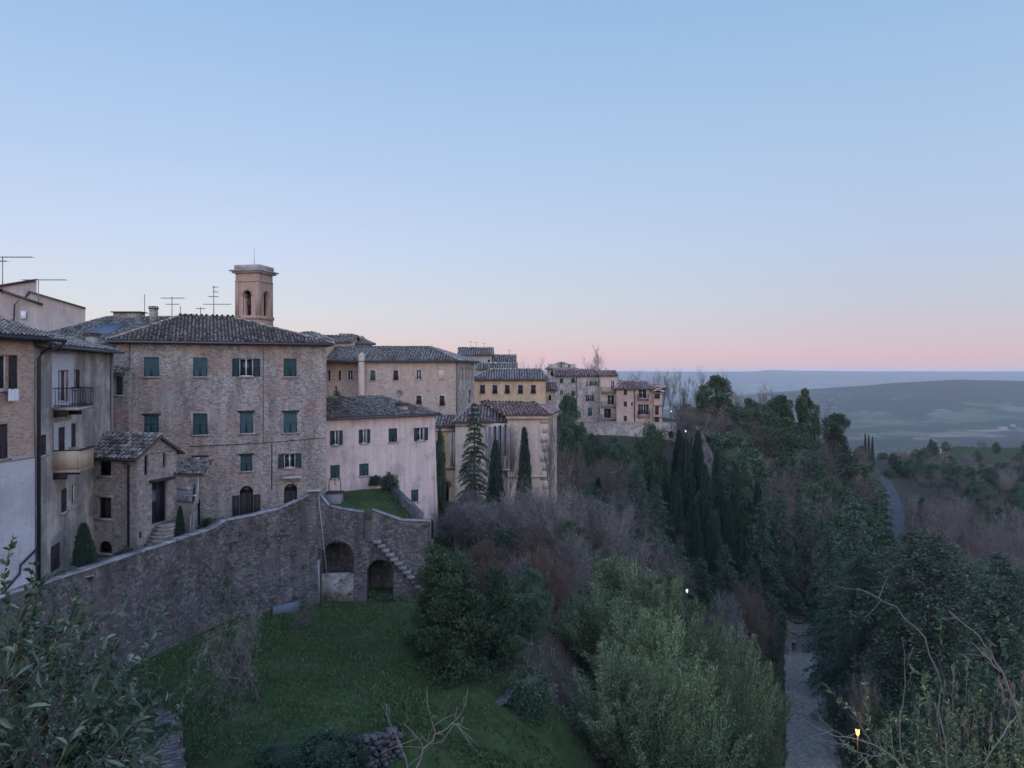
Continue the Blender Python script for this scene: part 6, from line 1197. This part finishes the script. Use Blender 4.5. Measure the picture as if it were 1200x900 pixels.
def canopy(n, p0, p1, Y0, Y1, line, jit, kinds, label, group, wr=(.45, .75)):
    for q in range(n):
        px_ = p0+(p1-p0)*(q+random.random())/n; Y_ = random.uniform(Y0, Y1); tp = np.interp(px_, *line)+random.uniform(0, jit); k = random.choices([a for a, _ in kinds], [b for _, b in kinds])[0]
        x, y = PX(px_, Y_); H_ = min(-(tp-EYE)/900*Y_-hz(x, y), 17); tp = EYE-900*(hz(x, y)+H_)/Y_
        if blocked(px_, H_*.2*900/Y_, tp, Y_): continue
        nm = {'oak': 'rounded evergreen', 'ivy': 'ivy covered evergreen', 'bare': 'brown leafless tree', 'barered': 'reddish leafless tree', 'tall': 'slender leafless tree', 'pale': 'pale leafless tree', 'fir': 'dark conifer', 'cedar': 'dark cedar'}[k]
        plant(k, px_, Y_, top=tp, wpx=max(9., H_*random.uniform(*wr)*900/Y_), label=nm+' '+label, group=group)
MIX = [('oak', 4), ('bare', 5), ('tall', 2), ('barered', 2), ('fir', 1)]
canopy(46, 792, 1035, 160, 205, ([790, 850, 880, 940, 975, 1000, 1035], [464, 462, 468, 472, 486, 500, 526]), 16, [('oak', 5), ('bare', 6), ('tall', 2), ('barered', 2)], 'along the crest of the wooded ridge', 'trees along the ridge crest', (.6, 1.0))
canopy(32, 800, 1035, 140, 165, ([790, 850, 940, 1000, 1035], [500, 498, 508, 530, 548]), 20, MIX, 'just under the crest of the wooded ridge', 'trees just under the ridge crest', (.6, .95))
canopy(22, 840, 1030, 125, 150, ([840, 940, 1000, 1035], [535, 545, 565, 585]), 22, MIX, 'halfway down the wooded ridge', 'trees halfway down the ridge')
canopy(56, 1050, 1215, 330, 440, ([1050, 1120, 1215], [538, 545, 540]), 16, [('oak', 3), ('bare', 4), ('barered', 2)], 'on the near side of the far hill', 'trees on the near side of the far hill', (.6, .9))
canopy(30, 1062, 1215, 170, 260, ([1062, 1215], [572, 590]), 25, [('bare', 6), ('tall', 3), ('barered', 1)], 'in the upper rows of the winter wood', 'trees in the upper winter wood', (.5, .8))
canopy(26, 1062, 1215, 110, 150, ([1062, 1215], [622, 640]), 30, [('bare', 6), ('tall', 4), ('barered', 1)], 'in the nearest rows of the winter wood', 'trees in the nearest winter wood', (.45, .7))
# garden plants
plant('shrub', 456, 58.2, H=1.3, wpx=24, label='dark bush on the low wall of the walled garden', z=-8.9, var=0)
plant('cypress', 98, 38.6, H=2.3, wpx=26, label='bushy conifer in white square pot on the lane', z=TZ+.5, var=1)
plant('shrub', 147, 41.2, H=1.1, wpx=26, label='dark rounded shrub before the cottage wall', z=TZ, var=0)
plant('cypress', 211, 44.6, H=2.2, wpx=13, label='slim potted conifer beside the cottage steps', z=TZ+.4, var=0)
plant('shrub', 394, 73, H=3.0, wpx=12, label='round clipped tree behind the pink house roof', z=-4.4, var=0)
plant('shrub', 243, 49.3, H=.5, wpx=18, label='low greenery in the long trough on the lane', z=TZ+.45, var=1)
plant('shrub', 440, 60.2, H=.8, wpx=20, label='small grey bush at the back of the walled garden', z=-8.9, var=1)
for nm, px_, Y_, s_, m_, lb in (('pot', 98, 37.2, .5, 'coping', 'white square pot under the bushy conifer'), ('pot', 211, 44.6, .42, 'pot', 'pale pot under the slim conifer beside the steps')):
    x, y = PX(px_, Y_); mb = MB(); mb.lathe((x, y, TZ), [(s_*.7, 0), (s_*.95, s_*1.0), (s_*1.05, s_*1.0), (s_*1.05, s_*1.15), (s_*.9, s_*1.15), (.01, s_*1.05)], 4 if px_ == 98 else 12); tag(mb.build(nm, M[m_], None), lb, 'pot')
x, y = PX(243, 49.3); mb = MB(); mb.box((x, y, TZ+.25), (1.3, .4, .5), .2); tag(mb.build('trough', M['conc'], None), 'long stone trough with greenery before the tall house', 'trough')
for i in range(6):
    x, y = -20.75+i*.12, 41.6+i*.5; mb = MB(); s_ = .12+.03*(i % 3); zc = TZ
    mb.lathe((x+.35, y, zc), [(s_*.7, 0), (s_, s_*1.6), (s_*1.08, s_*1.6), (.02, s_*1.5)], 10); tag(mb.build('flower_pot', M['pot'], None), 'small terracotta flower pot at the foot of the cottage steps', 'pot', 'flower pots by the cottage steps')

# grass and undergrowth
def scatter(n, p0, p1, Y0, Y1, keep=None):
    px_ = rng.uniform(p0, p1, n); Y_ = np.sqrt(rng.uniform(Y0**2, Y1**2, n)); x = (px_-600)/900*Y_; ok = np.ones(n, bool) if keep is None else keep(px_, Y_)
    x, Y_ = x[ok], Y_[ok]; return np.stack([x, Y_, h(x, Y_)], 1)
def wallside(px_, Y_):     # right of the retaining wall, before the arched wall
    x = (px_-600)/900*Y_; xw = np.interp(Y_, [16, 31.2, 35.1, 46, 48, 50], [-25.5, -21.9, -21, -17.9, -16, -12.7])+.9; return (x > xw) & (Y_ < 49.6) & ~((px_ < 200) & (Y_ < 32))
gm = MB()
for args, lo, hi, k in (((70000, 20, 520, 29.6, 50.5, wallside), .05, .17, 1), ((24000, 440, 700, 24, 36.5), .08, .22, 1), ((9000, 500, 640, 54, 66), .1, .3, 1), ((9000, 850, 918, 80, 124), .2, .5, 1)):
    p = scatter(*args); cl = snoise(p[:, 0], p[:, 1], .9, 3); p = p[cl+rng.normal(0, .5, len(p)) > -.35]; n = len(p)
    blades(gm, p, np.array((0, 0, 1.))+rng.normal(size=(n, 3))*.5, rng.uniform(lo, hi, n), rng.uniform(.02, .05, n)*(1+k), np.clip(rng.normal(.4, .25, n), 0, 1), wide=.3)
gp_ = rng.uniform(0, 1, (6000, 2)); p = np.stack([-12.6+gp_[:, 0]*6.2, 51+gp_[:, 1]*7.5, np.zeros(6000)], 1); p = p[p[:, 1] < 51.3+(-5.9-p[:, 0])*2.3]; p[:, 2] = -9.85+np.clip((p[:, 1]-51)/7, 0, 1)*.85-np.clip((p[:, 0]+10)/4, 0, 1)*.25; ok = p[:, 1] < 57+(p[:, 0]+13.4)*.75; p = p[ok]; n = len(p)
blades(gm, p, np.array((0, 0, 1.))+rng.normal(size=(n, 3))*.5, rng.uniform(.08, .2, n), .05, np.clip(rng.normal(.4, .25, n), 0, 1), wide=.3)
M['grass'] = leafmat('grass_blades', (.019, .035, .012), (.038, .064, .022), (.08, .095, .042), .8)
o = gm.build('grass', M['grass']); o['kind'] = 'stuff'
um = MB()
def notlawn(px_, Y_):
    lawn = ((px_ < 545) & (Y_ > 27) & (Y_ < 56)) | ((px_ < 700) & (Y_ < 38)); path_ = (px_ > 908) & (px_ < 1003) & (Y_ < 128); road_ = (px_ > 1026) & (px_ < 1060) & (Y_ > 185); town = (px_ < 660) & (Y_ > 76); ter = (px_ > 685) & (px_ < 770) & (Y_ > 122) & (Y_ < 136); jt = (px_ < 800) & (Y_ > 148)
    return ~(lawn | path_ | road_ | town | ter | jt)
for n0, a, b, c, d, s in ((26000, 420, 1250, 34, 75, .35), (30000, 620, 1290, 75, 150, .6), (22000, 760, 1290, 150, 330, 1.0)):
    p = scatter(n0, a, b, c, d, notlawn); cl = snoise(p[:, 0], p[:, 1], 2.7, 8); n = len(p); p = p+rng.normal(size=p.shape)*np.array((.1, .1, .12))*s
    blades(um, p, np.array((0, 0, .8))+rng.normal(size=(n, 3))*.6, rng.uniform(.5, 1.6, n)*s, rng.uniform(.08, .2, n)*s, np.clip(rng.normal(.45, .2, n)+cl*.3, 0, 1))
for edge in ([(48, 914), (60, 920), (72, 921), (85, 919), (100, 918), (112, 918), (122, 922)], [(48, 1001), (60, 989), (72, 979), (85, 969), (100, 961), (112, 957), (122, 957)]):
    n = 5200; Y_ = rng.uniform(48, 122, n); pe = np.interp(Y_, *zip(*edge)); x = (pe-600)/900*Y_+np.abs(rng.normal(0, .55, n))*(1 if edge[0][1] > 950 else -1)*.6+.55*snoise(Y_, Y_*0, 1.3, 2)*(1 if edge[0][1] > 950 else 1); p = np.stack([x, Y_, h(x, Y_)+.1], 1)
    blades(um, p, np.array((0, 0, .6))+rng.normal(size=(n, 3))*.7, rng.uniform(.15, .6, n), rng.uniform(.05, .14, n), np.clip(rng.normal(.45, .2, n), 0, 1))
M['brush'] = leafmat('brush_leaves', (.04, .035, .025), (.07, .07, .045), (.14, .115, .09), .9)
o = um.build('undergrowth', M['brush']); o['kind'] = 'stuff'
# weeds rooted in the retaining walls
wm = MB(); n = 150; t = rng.uniform(0, 1, n); cen = []
for tt in t:
    k = int(tt*(len(WL)-3))+1; u = rng.uniform(); a, b = WL[k], WL[k+1]; A_ = np.array(a)*(1-u)+np.array(b)*u; d = np.array(b[:2])-np.array(a[:2]); d /= np.linalg.norm(d); zz = rng.uniform(-15.2, A_[2]); off = np.interp(zz, [-15.8, -13.2, -11.2, -9], [.55, .3, .12, .02]); cen.append((A_[0]+d[1]*off, A_[1]-d[0]*off, zz))
for _ in range(70): u = rng.uniform(0, FW.L); zz = rng.choice([rng.uniform(-15.2, -10), rng.uniform(-15.2, -14.4)]); cen.append(FW.pt(u, zz, .03))
cen = np.array(cen); ci = np.repeat(np.arange(len(cen)), 26); p = cen[ci]+rng.normal(size=(len(ci), 3))*.13
blades(wm, p, rng.normal(size=p.shape)+np.array((.4, -.5, -.1)), rng.uniform(.08, .22, len(p)), .06, np.clip(rng.normal(.4, .2, len(p)), 0, 1)); o = wm.build('weeds', M['leaf_dark']); o['kind'] = 'stuff'

# ------------------------------------------------------------------ foreground shrubs and saplings
def leafy_shrub(name, label, px_, Y_, top, wid, n, ls, lw, mat, stems=14, below=0., seed=0):
    x, y = PX(px_, Y_); zg = hz(x, y)-.1; H_ = -(top-EYE)/900*Y_-zg; r = thing(name, label, 'shrub', (x, y, zg)); T_ = MB(); mb = MB()
    p0 = np.tile(np.array([[0, 0, 0.]]), (stems, 1))+rng.normal(size=(stems, 3))*.12; d = rng.normal(size=(stems, 3))*np.array((.5, .5, .1))*wid/H_*1.3+np.array((0, 0, 1)); L_ = H_*rng.uniform(.62, .86, stems); L_[0] = H_*.86
    Pn = limb(p0, d, L_, 7, .08, .12); Rn = np.broadcast_to(np.linspace(.03, .008, 7)[None], (stems, 7)); tubes(T_, Pn, Rn, 5, rng.uniform(0, 1, stems))
    p, d, ll, rr_ = children(Pn, Rn, 12, .3, .8, .28, L_); P2 = limb(p, d, ll, 4, .15, .06); tubes(T_, P2, np.maximum(rr_, .004)[:, None]*np.linspace(1, .4, 4)[None], 4, rng.uniform(0, 1, len(p)))
    T_.v = [v+np.array((x, y, zg)) for v in T_.v]; T_.build('stem', M['bark'], r)
    N_ = len(P2); k = n//N_; si = np.repeat(np.arange(N_), k); t = rng.uniform(.1, 1, len(si)); f_ = t*3; i = np.minimum(f_.astype(int), 2); u = (f_-i)[:, None]
    q = P2[si, i]*(1-u)+P2[si, i+1]*u; dd = unit(P2[si, i+1]-P2[si, i])*.7+rng.normal(size=q.shape)*.7+np.array((0, 0, .15)); dd = unit(dd)
    L2 = ls*rng.uniform(.6, 1.25, len(q)); W2_ = lw*rng.uniform(.7, 1.2, len(q)); s = unit(np.cross(dd, rng.normal(size=dd.shape))); nn = np.cross(s, dd); nn *= np.sign(nn[:, 2:3]+1e-6)
    b0 = q+np.array((x, y, zg)); col = np.clip(rng.normal(.45, .25, len(q)), 0, 1)
    a1_ = b0+dd*(L2*.35)[:, None]; a2_ = b0+dd*(L2*.7)[:, None]-nn*(L2*.06)[:, None]; tip = b0+dd*L2[:, None]-nn*(L2*.18)[:, None]; w1 = s*(W2_*.5)[:, None]; w2 = s*(W2_*.42)[:, None]; up = nn*(W2_*.18)[:, None]
    for sg in (1, -1):
        mb.quads(np.stack([b0, a1_+sg*w1+up, a2_+sg*w2+up, tip], 1), col); mb.quads(np.stack([b0, tip, a2_, a1_], 1), col) if False else None
    mb.build('foliage', M[mat], r); return r
leafy_shrub('laurel_shrub', 'dark laurel shrub with long leaves nearest at the left edge', -62, 5.2, 645, .42, 1500, .13, .034, 'leaf_laurel', 9)
leafy_shrub('laurel_shrub', 'dark laurel shrub spreading below the retaining wall at bottom left', 60, 9.5, 748, .75, 5500, .16, .05, 'leaf_laurel', 16)
leafy_shrub('grey_leaved_shrub', 'grey green small leaved shrub filling the bottom left corner', 25, 6.2, 785, 1.0, 20000, .055, .021, 'leaf_grey', 22)
leafy_shrub('grey_leaved_shrub', 'grey green small leaved shrub right of the corner one', 120, 7.6, 868, .8, 7000, .06, .023, 'leaf_grey', 16)
leafy_shrub('dark_shrub', 'dark shrub with small leaves between laurel and retaining wall', 5, 8.6, 700, .8, 11000, .1, .045, 'leaf_ivy', 16)
leafy_shrub('grey_leaved_shrub', 'sage green shrub at the bottom right corner', 1150, 11, 812, 1.6, 16000, .09, .03, 'leaf_olive', 22)
leafy_shrub('grey_leaved_shrub', 'sage green shrub left of the bottom right corner one', 1105, 14.5, 835, 1.2, 11000, .09, .03, 'leaf_olive', 16)
leafy_shrub('dark_shrub', 'dark leaved shrub at the right picture edge', 1205, 13, 735, 1.1, 7000, .12, .05, 'leaf_ivy', 14)
def reeds(label, px_, Y_, top, spread, n):
    x, y = PX(px_, Y_); zg = hz(x, y)-.1; r = thing('reed_clump', label, 'reeds', (x, y, zg)); H_ = -(top-EYE)/900*Y_-zg; S_ = MB(); Q = MB()
    p0 = rng.normal(size=(n, 3))*np.array((spread, spread*.5, 0)); d = rng.normal(size=(n, 3))*.07+np.array((0, 0, 1)); L_ = H_*rng.uniform(.82, 1.02, n); Pn = limb(p0, d, L_, 5, .03, .02)+np.array((x, y, zg))
    tubes(S_, Pn, np.broadcast_to(np.linspace(.011, .005, 5)[None], (n, 5)), 3, rng.uniform(0, 1, n)); S_.build('stem', M['reed'], r)
    k = 26; si = np.repeat(np.arange(n), k); t = rng.uniform(-.05, 1, len(si))[:, None]; q = Pn[si, 4]-unit(Pn[si, 4]-Pn[si, 3])*t*.32+rng.normal(size=(len(si), 3))*.012
    blades(Q, q, unit(Pn[si, 4]-Pn[si, 3])+rng.normal(size=q.shape)*.3, .09, .018, rng.uniform(.4, 1, len(q))); Q.build('foliage', M['reed'], r)
reeds('dry pale reeds standing tall among the right foreground shrubs', 1150, 12.5, 792, .5, 30)
reeds('dry pale reeds thinning out left of the tall ones', 1098, 13.5, 815, .3, 12)
def sapling(label, lines, Y_, mat='barkpale', k=1.):
    """lines: list of (points [(px,py,dY)], r0, r1); the first line is the stem and runs down to the ground"""
    a = lines[0][0][0]; x, y = PX(a[0], Y_+a[2]); zg = hz(x, y); r = thing('bare_sapling', label, 'sapling', (x, y, zg)); T_ = MB(); B_ = MB()
    for i, (pts, r0, r1) in enumerate(lines):
        q = [P(px_, py, Y_+dy) for px_, py, dy in pts]
        if i == 0: q = [np.array((x-.1, y+.05, zg-.1)), (q[0]+np.array((x-.1, y+.05, zg)))/2+np.array((.04, 0, 0))]+q
        Q = [q[0]]
        for u, v in zip(q, q[1:]):
            for s in (1/3, 2/3, 1): Q.append(u+(v-u)*s+rng.normal(size=3)*(.03*np.linalg.norm(v-u) if s < 1 else .004))
        (T_ if i == 0 else B_).tube(Q, np.linspace(r0, r1, len(Q))*.6*(1+.18*rng.normal(size=len(Q))), 6, random.random())
    for i, (pts, r0, r1) in enumerate(lines):
        for _ in range(len(pts)+1):
            k_ = random.randrange(len(pts)-1); t = random.random(); a_, b2 = P(pts[k_][0], pts[k_][1], Y_+pts[k_][2]), P(pts[k_+1][0], pts[k_+1][1], Y_+pts[k_+1][2]); c_ = a_+(b2-a_)*t; d_ = (b2-a_)/np.linalg.norm(b2-a_)+rng.normal(size=3)*.7; l_ = random.uniform(.05, .28)
            B_.tube([c_, c_+d_*l_*.5, c_+d_*l_*.9+rng.normal(size=3)*.02], [.0035, .0025, .0015], 4, random.random())
    T_.build('stem', M[mat], r); 
    if True: B_.build('twig', M[mat], r)
sapling('forked pale bare sapling at the bottom centre', [([(486, 905, 0), (497, 878, 0), (511, 861, 0), (530, 848, 0), (541, 836, 0), (546, 822, 0)], .015, .004), ([(511, 861, 0), (506, 842, 0), (500, 825, .05)], .008, .003), ([(530, 848, 0), (540, 849, 0), (543, 842, 0)], .007, .004), ([(497, 878, 0), (492, 868, 0), (488, 863, 0)], .006, .003)], 6.2)
sapling('thin leaning bare shoot left of the forked sapling', [([(479, 905, 0), (472, 882, 0), (460, 855, 0), (446, 824, 0)], .010, .003)], 6.5)
sapling('long arching bare branch reaching in from the lower right', [([(1110, 905, .3), (1103, 800, .2), (1085, 748, .1), (1050, 711, 0), (1008, 691, 0), (981, 688, 0)], .016, .004)], 8)
sapling('thick bare branch slanting up at the right edge', [([(1214, 905, .3), (1197, 850, .2), (1180, 800, .1), (1160, 762, .05), (1140, 738, 0), (1111, 716, 0)], .024, .006), ([(1175, 790, .1), (1158, 772, .05), (1138, 752, 0)], .012, .006), ([(1192, 838, .2), (1176, 860, .1), (1152, 895, .1)], .013, .008)], 7)
sapling('upright thin bare shoot under the large cedar', [([(1062, 905, 0), (1056, 880, 0), (1055, 838, 0), (1061, 800, 0), (1061, 770, 0), (1057, 748, 0)], .010, .003)], 7.5)
sapling('low bare branches spreading before the path lamp', [([(1062, 905, 0), (1045, 885, 0), (1025, 873, 0), (1000, 866, 0), (975, 862, 0), (950, 848, 0), (937, 838, 0)], .014, .003), ([(1022, 873, 0), (1010, 852, 0), (1004, 840, 0)], .008, .003), ([(990, 864, 0), (968, 850, 0), (948, 828, 0)], .006, .002), ([(1040, 882, 0), (1020, 886, 0), (1002, 880, 0), (985, 872, 0)], .007, .003)], 7)

# ------------------------------------------------------------------ lamps, walker, small things
def lamp_post(label, px_, Y_, top, lit='lampwarm', power=0, col=(1, .6, .25), kind='lantern'):
    x, y = PX(px_, Y_); zg = hz(x, y); zt_ = -(top-EYE)/900*Y_; r = thing('street_lamp', label, 'street lamp', (x, y, zg)); mb = MB()
    if kind == 'lantern':
        mb.tube([(x, y, zg), (x, y, zg+.5), (x, y, zg+.55), (x, y, zt_-.85)], [.09, .08, .05, .035], 8); mb.build('post', M['iron'], r)
        mb = MB(); mb.lathe((x, y, zt_-.8), [(.1, 0), (.17, .45), (.0, .46)], 6); mb.build('lantern_glass', M[lit], r)
        mb = MB(); mb.lathe((x, y, zt_-.36), [(.21, 0), (.2, .06), (.08, .2), (.03, .24), (.02, .36), (0, .37)], 6); 
        for j in range(6): t = j*math.pi/3; mb.tube([(x+.105*math.cos(t), y+.105*math.sin(t), zt_-.8), (x+.18*math.cos(t), y+.18*math.sin(t), zt_-.35)], .012, 4)
        mb.build('lantern_cap', M['iron'], r)
    elif kind == 'globe':
        mb.tube([(x, y, zg), (x, y, zt_-.35)], [.07, .045], 8); mb.build('post', M['iron'], r); mb = MB(); mb.lathe((x, y, zt_-.36), [(.04, 0), (.09, .12), (.11, .2), (.08, .3), (0, .34)], 10); mb.build('globe', M[lit], r)
    else:
        mb.tube([(x, y, zg), (x, y, zt_-.3), (x+.4, y, zt_), (x+2.0, y, zt_+.12)], [.1, .07, .06, .05], 8); mb.build('post', M['alum'], r); mb = MB(); mb.box((x+2.3, y, zt_+.1), (.8, .3, .12)); mb.build('lamp_head', M['alum'], r)
    if power:
        ld = bpy.data.lights.new('lamp_light', 'POINT'); ld.energy = power; ld.color = col; ld.shadow_soft_size = .15; lo = bpy.data.objects.new('lamp_light', ld); COL.objects.link(lo); lo.parent = r; lo.location = (0, -.28, zt_-.6-zg)
lamp_post('lit warm lantern on a black post at the right of the path', 1005, 56, 848, power=180, col=(1, .45, .13))
lamp_post('small white globe lamp behind the feathery trees', 805, 66, 690, 'lampwhite', 0, kind='globe')
lamp_post('lit white globe lamp at the end of the terrace wall', 786.5, 152, 481, 'lampwhite', 0, kind='globe')
lamp_post('lit white globe lamp below the end of the terrace wall', 803.5, 126, 504, 'lampwhite', 0, kind='globe')
lamp_post('unlit road lamp with long arm beside the asphalt road', 1030, 185, 578, kind='arm')
# walker on the path
x, y = PX(930, 110); zg = hz(x, y)+.12; r = thing('person', 'person in dark jacket and trousers walking up the cobbled path', 'person', (x, y, zg))
def skin(name, J, E, Rd, mat, root_i=0, lv=1):
    me = bpy.data.meshes.new(name); me.from_pydata(J, E, []); o = bpy.data.objects.new(name, me); COL.objects.link(o); o.parent = r
    md = o.modifiers.new('skin', 'SKIN'); 
    for i, v in enumerate(me.skin_vertices[0].data): v.radius = (Rd[i], Rd[i]); v.use_root = (i == root_i)
    s = o.modifiers.new('sub', 'SUBSURF'); s.levels = lv; s.render_levels = lv; me.materials.append(M[mat]); return o
M['skin'] = plain('skin', (.45, .28, .22), .6); M['coat'] = plain('dark_jacket', (.02, .022, .03), .9); M['hair'] = plain('dark_hair', (.03, .02, .015), .8); M['jeans'] = plain('dark_trousers', (.02, .022, .035), .9)
J = [(0,0,.95),(0,0,1.2),(0,0,1.42),(0,0,1.52),(0,-.01,1.62),(0,-.01,1.72),(.19,0,1.4),(.24,.08,1.14),(.22,-.02,.9),(.22,-.05,.8),(-.19,0,1.4),(-.24,-.08,1.14),(-.22,-.14,.92),(-.22,-.18,.83),(.1,0,.9),(.11,-.14,.5),(.11,-.08,.08),(.11,-.22,.04),(-.1,0,.9),(-.11,.1,.5),(-.11,.24,.1),(-.11,.12,.04)]
E = [(0,1),(1,2),(2,3),(3,4),(4,5),(2,6),(6,7),(7,8),(8,9),(2,10),(10,11),(11,12),(12,13),(0,14),(14,15),(15,16),(16,17),(0,18),(18,19),(19,20),(20,21)]
Rd = [.13,.12,.12,.05,.085,.075,.06,.045,.035,.035,.06,.045,.035,.035,.085,.06,.04,.035,.085,.06,.04,.035]
bd = skin('body', J, E, Rd, 'skin')
skin('jacket', [J[i] for i in (0,1,2,6,7,8,10,11,12)], [(0,1),(1,2),(2,3),(3,4),(4,5),(2,6),(6,7),(7,8)], [.18,.165,.165,.085,.068,.055,.085,.068,.055], 'coat')
skin('trousers', [J[i] for i in (0,14,15,16,18,19,20)], [(0,1),(1,2),(2,3),(0,4),(4,5),(5,6)], [.15,.11,.085,.06,.11,.085,.06], 'jeans')
skin('hair', [(0,.02,1.68),(0,.01,1.76)], [(0,1)], [.1,.075], 'hair')
# bench-like pale stone block and gate pier by the path end
x, y = PX(918, 117); zg = hz(x, y); r = thing('stone_bench', 'pale stone bench at the left edge of the path behind the walker', 'bench', (x, y, zg)); mb = MB(); mb.box((x, y, zg+.45), (4.0, .5, .12)); mb.build('seat', M['coping'], r)
for a in (-1.6, 1.6): mb = MB(); mb.box((x+a, y, zg+.2), (.3, .45, .4)); mb.build('support', M['conc'], r)
x, y = PX(956, 113); zg = hz(x, y); mb = MB(); mb.box((x, y, zg+.8), (.5, .5, 1.6)); mb.box((x, y, zg+1.66), (.62, .62, .12)); tag(mb.build('stone_pier', M['conc'], None), 'pale stone pier at the right edge of the path behind the walker', 'pier')
# white parasol roof on the green terrace
x, y = PX(729, 127); zg = hz(x, y); r = thing('garden_canopy', 'low white garden canopy at the right end of the green terrace', 'canopy', (x, y, zg)); mb = MB(); mb.mesh([(x-2.2, y-1.2, zg+2.0), (x+2.2, y-1.2, zg+2.0), (x+2.2, y+1.2, zg+2.0), (x-2.2, y+1.2, zg+2.0), (x-.8, y, zg+2.5), (x+.8, y, zg+2.5)], [(0, 1, 5, 4), (1, 2, 5), (2, 3, 4, 5), (3, 0, 4)]); mb.build('cover', M['cloth'], r)
for a in (-2.1, 2.1):
    for b in (-1.1, 1.1): mb = MB(); mb.tube([(x+a, y+b, zg-.3), (x+a, y+b, zg+2.0)], .04, 5); mb.build('post', M['alum'], r)
mb = MB(); q0, q1 = P(688, 556, 121), P(770, 552, 122)
for k in range(24): t = k/23; p = q0+(q1-q0)*t; z_ = hz(p[0], p[1]); mb.tube([(p[0], p[1], z_-.2), (p[0], p[1], z_+1.0)], .04, 4)
for zz in (.5, .95): mb.tube([(*(q0+(q1-q0)*t)[:2], hz(*(q0+(q1-q0)*t)[:2])+zz) for t in np.linspace(0, 1, 8)], .03, 4)
tag(mb.build('fence', M['wood'], None), 'thin dark post fence along the edge of the green terrace', 'fence')
# grey rock face between the cypresses
mb = MB(); pts = [P(806, 498, 140), P(822, 508, 138), P(836, 535, 134), (P(838, 560, 130)), P(828, 575, 128), P(815, 530, 134)]
n_ = 14; c = P(822, 540, 137); V = []
for i in range(n_):
    for j in range(n_):
        u, v = i/(n_-1), j/(n_-1); top = P(814+26*u, 498+45*u**1.4, 137); bot = P(812+26*u, 590, 131); q = top*(1-v)+bot*v; V.append(q+rng.normal(size=3)*np.array((.15, .5, .15)))
mb.mesh(V, [(i*n_+j, (i+1)*n_+j, (i+1)*n_+j+1, i*n_+j+1) for i in range(n_-1) for j in range(n_-1)]); struct(mb.build('rock_face', M['retain']))
bpy.data.objects['rock_face']['kind'] = 'structure'

# far farmhouses
def farm(label, px_, Y_, wpx, hpx, top, mat, roofm='tilered', z=None):
    if Y_ > 1000:
        ys = np.arange(1500, 9000, 25.); pr = EYE-900*h((px_-600)/900*ys, ys)/ys; Y_ = float(ys[np.argmin(np.abs(pr-top-hpx))])
    x, y = PX(px_, Y_); k = Y_/900; ze = -(top-EYE)*k; z0 = hz(x, y)-1.5 if z is None else z; f = Fac((x-wpx*k/2, Y_), (x+wpx*k/2, Y_)); r = thing('farmhouse', label, 'farmhouse', (x, Y_, z0))
    ze = min(ze, max(ze, z0+3)); body(r, f, wpx*k*.6, z0, ze, mat); hip_roof(r, f, wpx*k*.6, ze, wpx*k*.14, .5, gable=(True, True), sp=2.0, ln=3, r=.5, mat=roofm, gut=False)
    for u in (.25, .55, .8): mb = MB(); f.box(mb, f.L*u-.5, f.L*u+.5, ze-3.2, ze-1.6, -.02, .04); mb.build('window', M['dark'], r)
farm('pale farmhouse with red roof on the far hill crest', 1100, 585, 14, 4, 525, 'cream')
farm('low reddish barn left of the pale far farmhouse', 1085, 590, 9, 3, 525, 'rose')
plant('oak', 1091, 580, top=515, wpx=8, label='single dark tree between far barn and farmhouse', var=0)
farm('tiny white farmhouse in the valley at far right', 1177, 1900, 9, 2.5, 501, 'coping'); farm('tiny white farm building right of the valley farmhouse', 1188, 1950, 5, 2, 498, 'coping')
farm('tiny pale hamlet house on the distant valley slope', 1038, 4200, 5, 3, 461, 'coping')
# ------------------------------------------------------------------ the air
mb = MB(); mb.box((0, 8000, -158), (36000, 36000, 404)); hzm = bpy.data.materials.new('haze'); hzm.use_nodes = True; nt_ = hzm.node_tree; nt_.nodes.clear()
pv = nt_.nodes.new('ShaderNodeVolumePrincipled'); pv.inputs['Density'].default_value = HAZE; pv.inputs['Color'].default_value = (.78, .92, 1, 1); pv.inputs['Anisotropy'].default_value = -0.35
ou = nt_.nodes.new('ShaderNodeOutputMaterial'); nt_.links.new(pv.outputs[0], ou.inputs['Volume'])
o = mb.build('haze', hzm); o['kind'] = 'stuff'
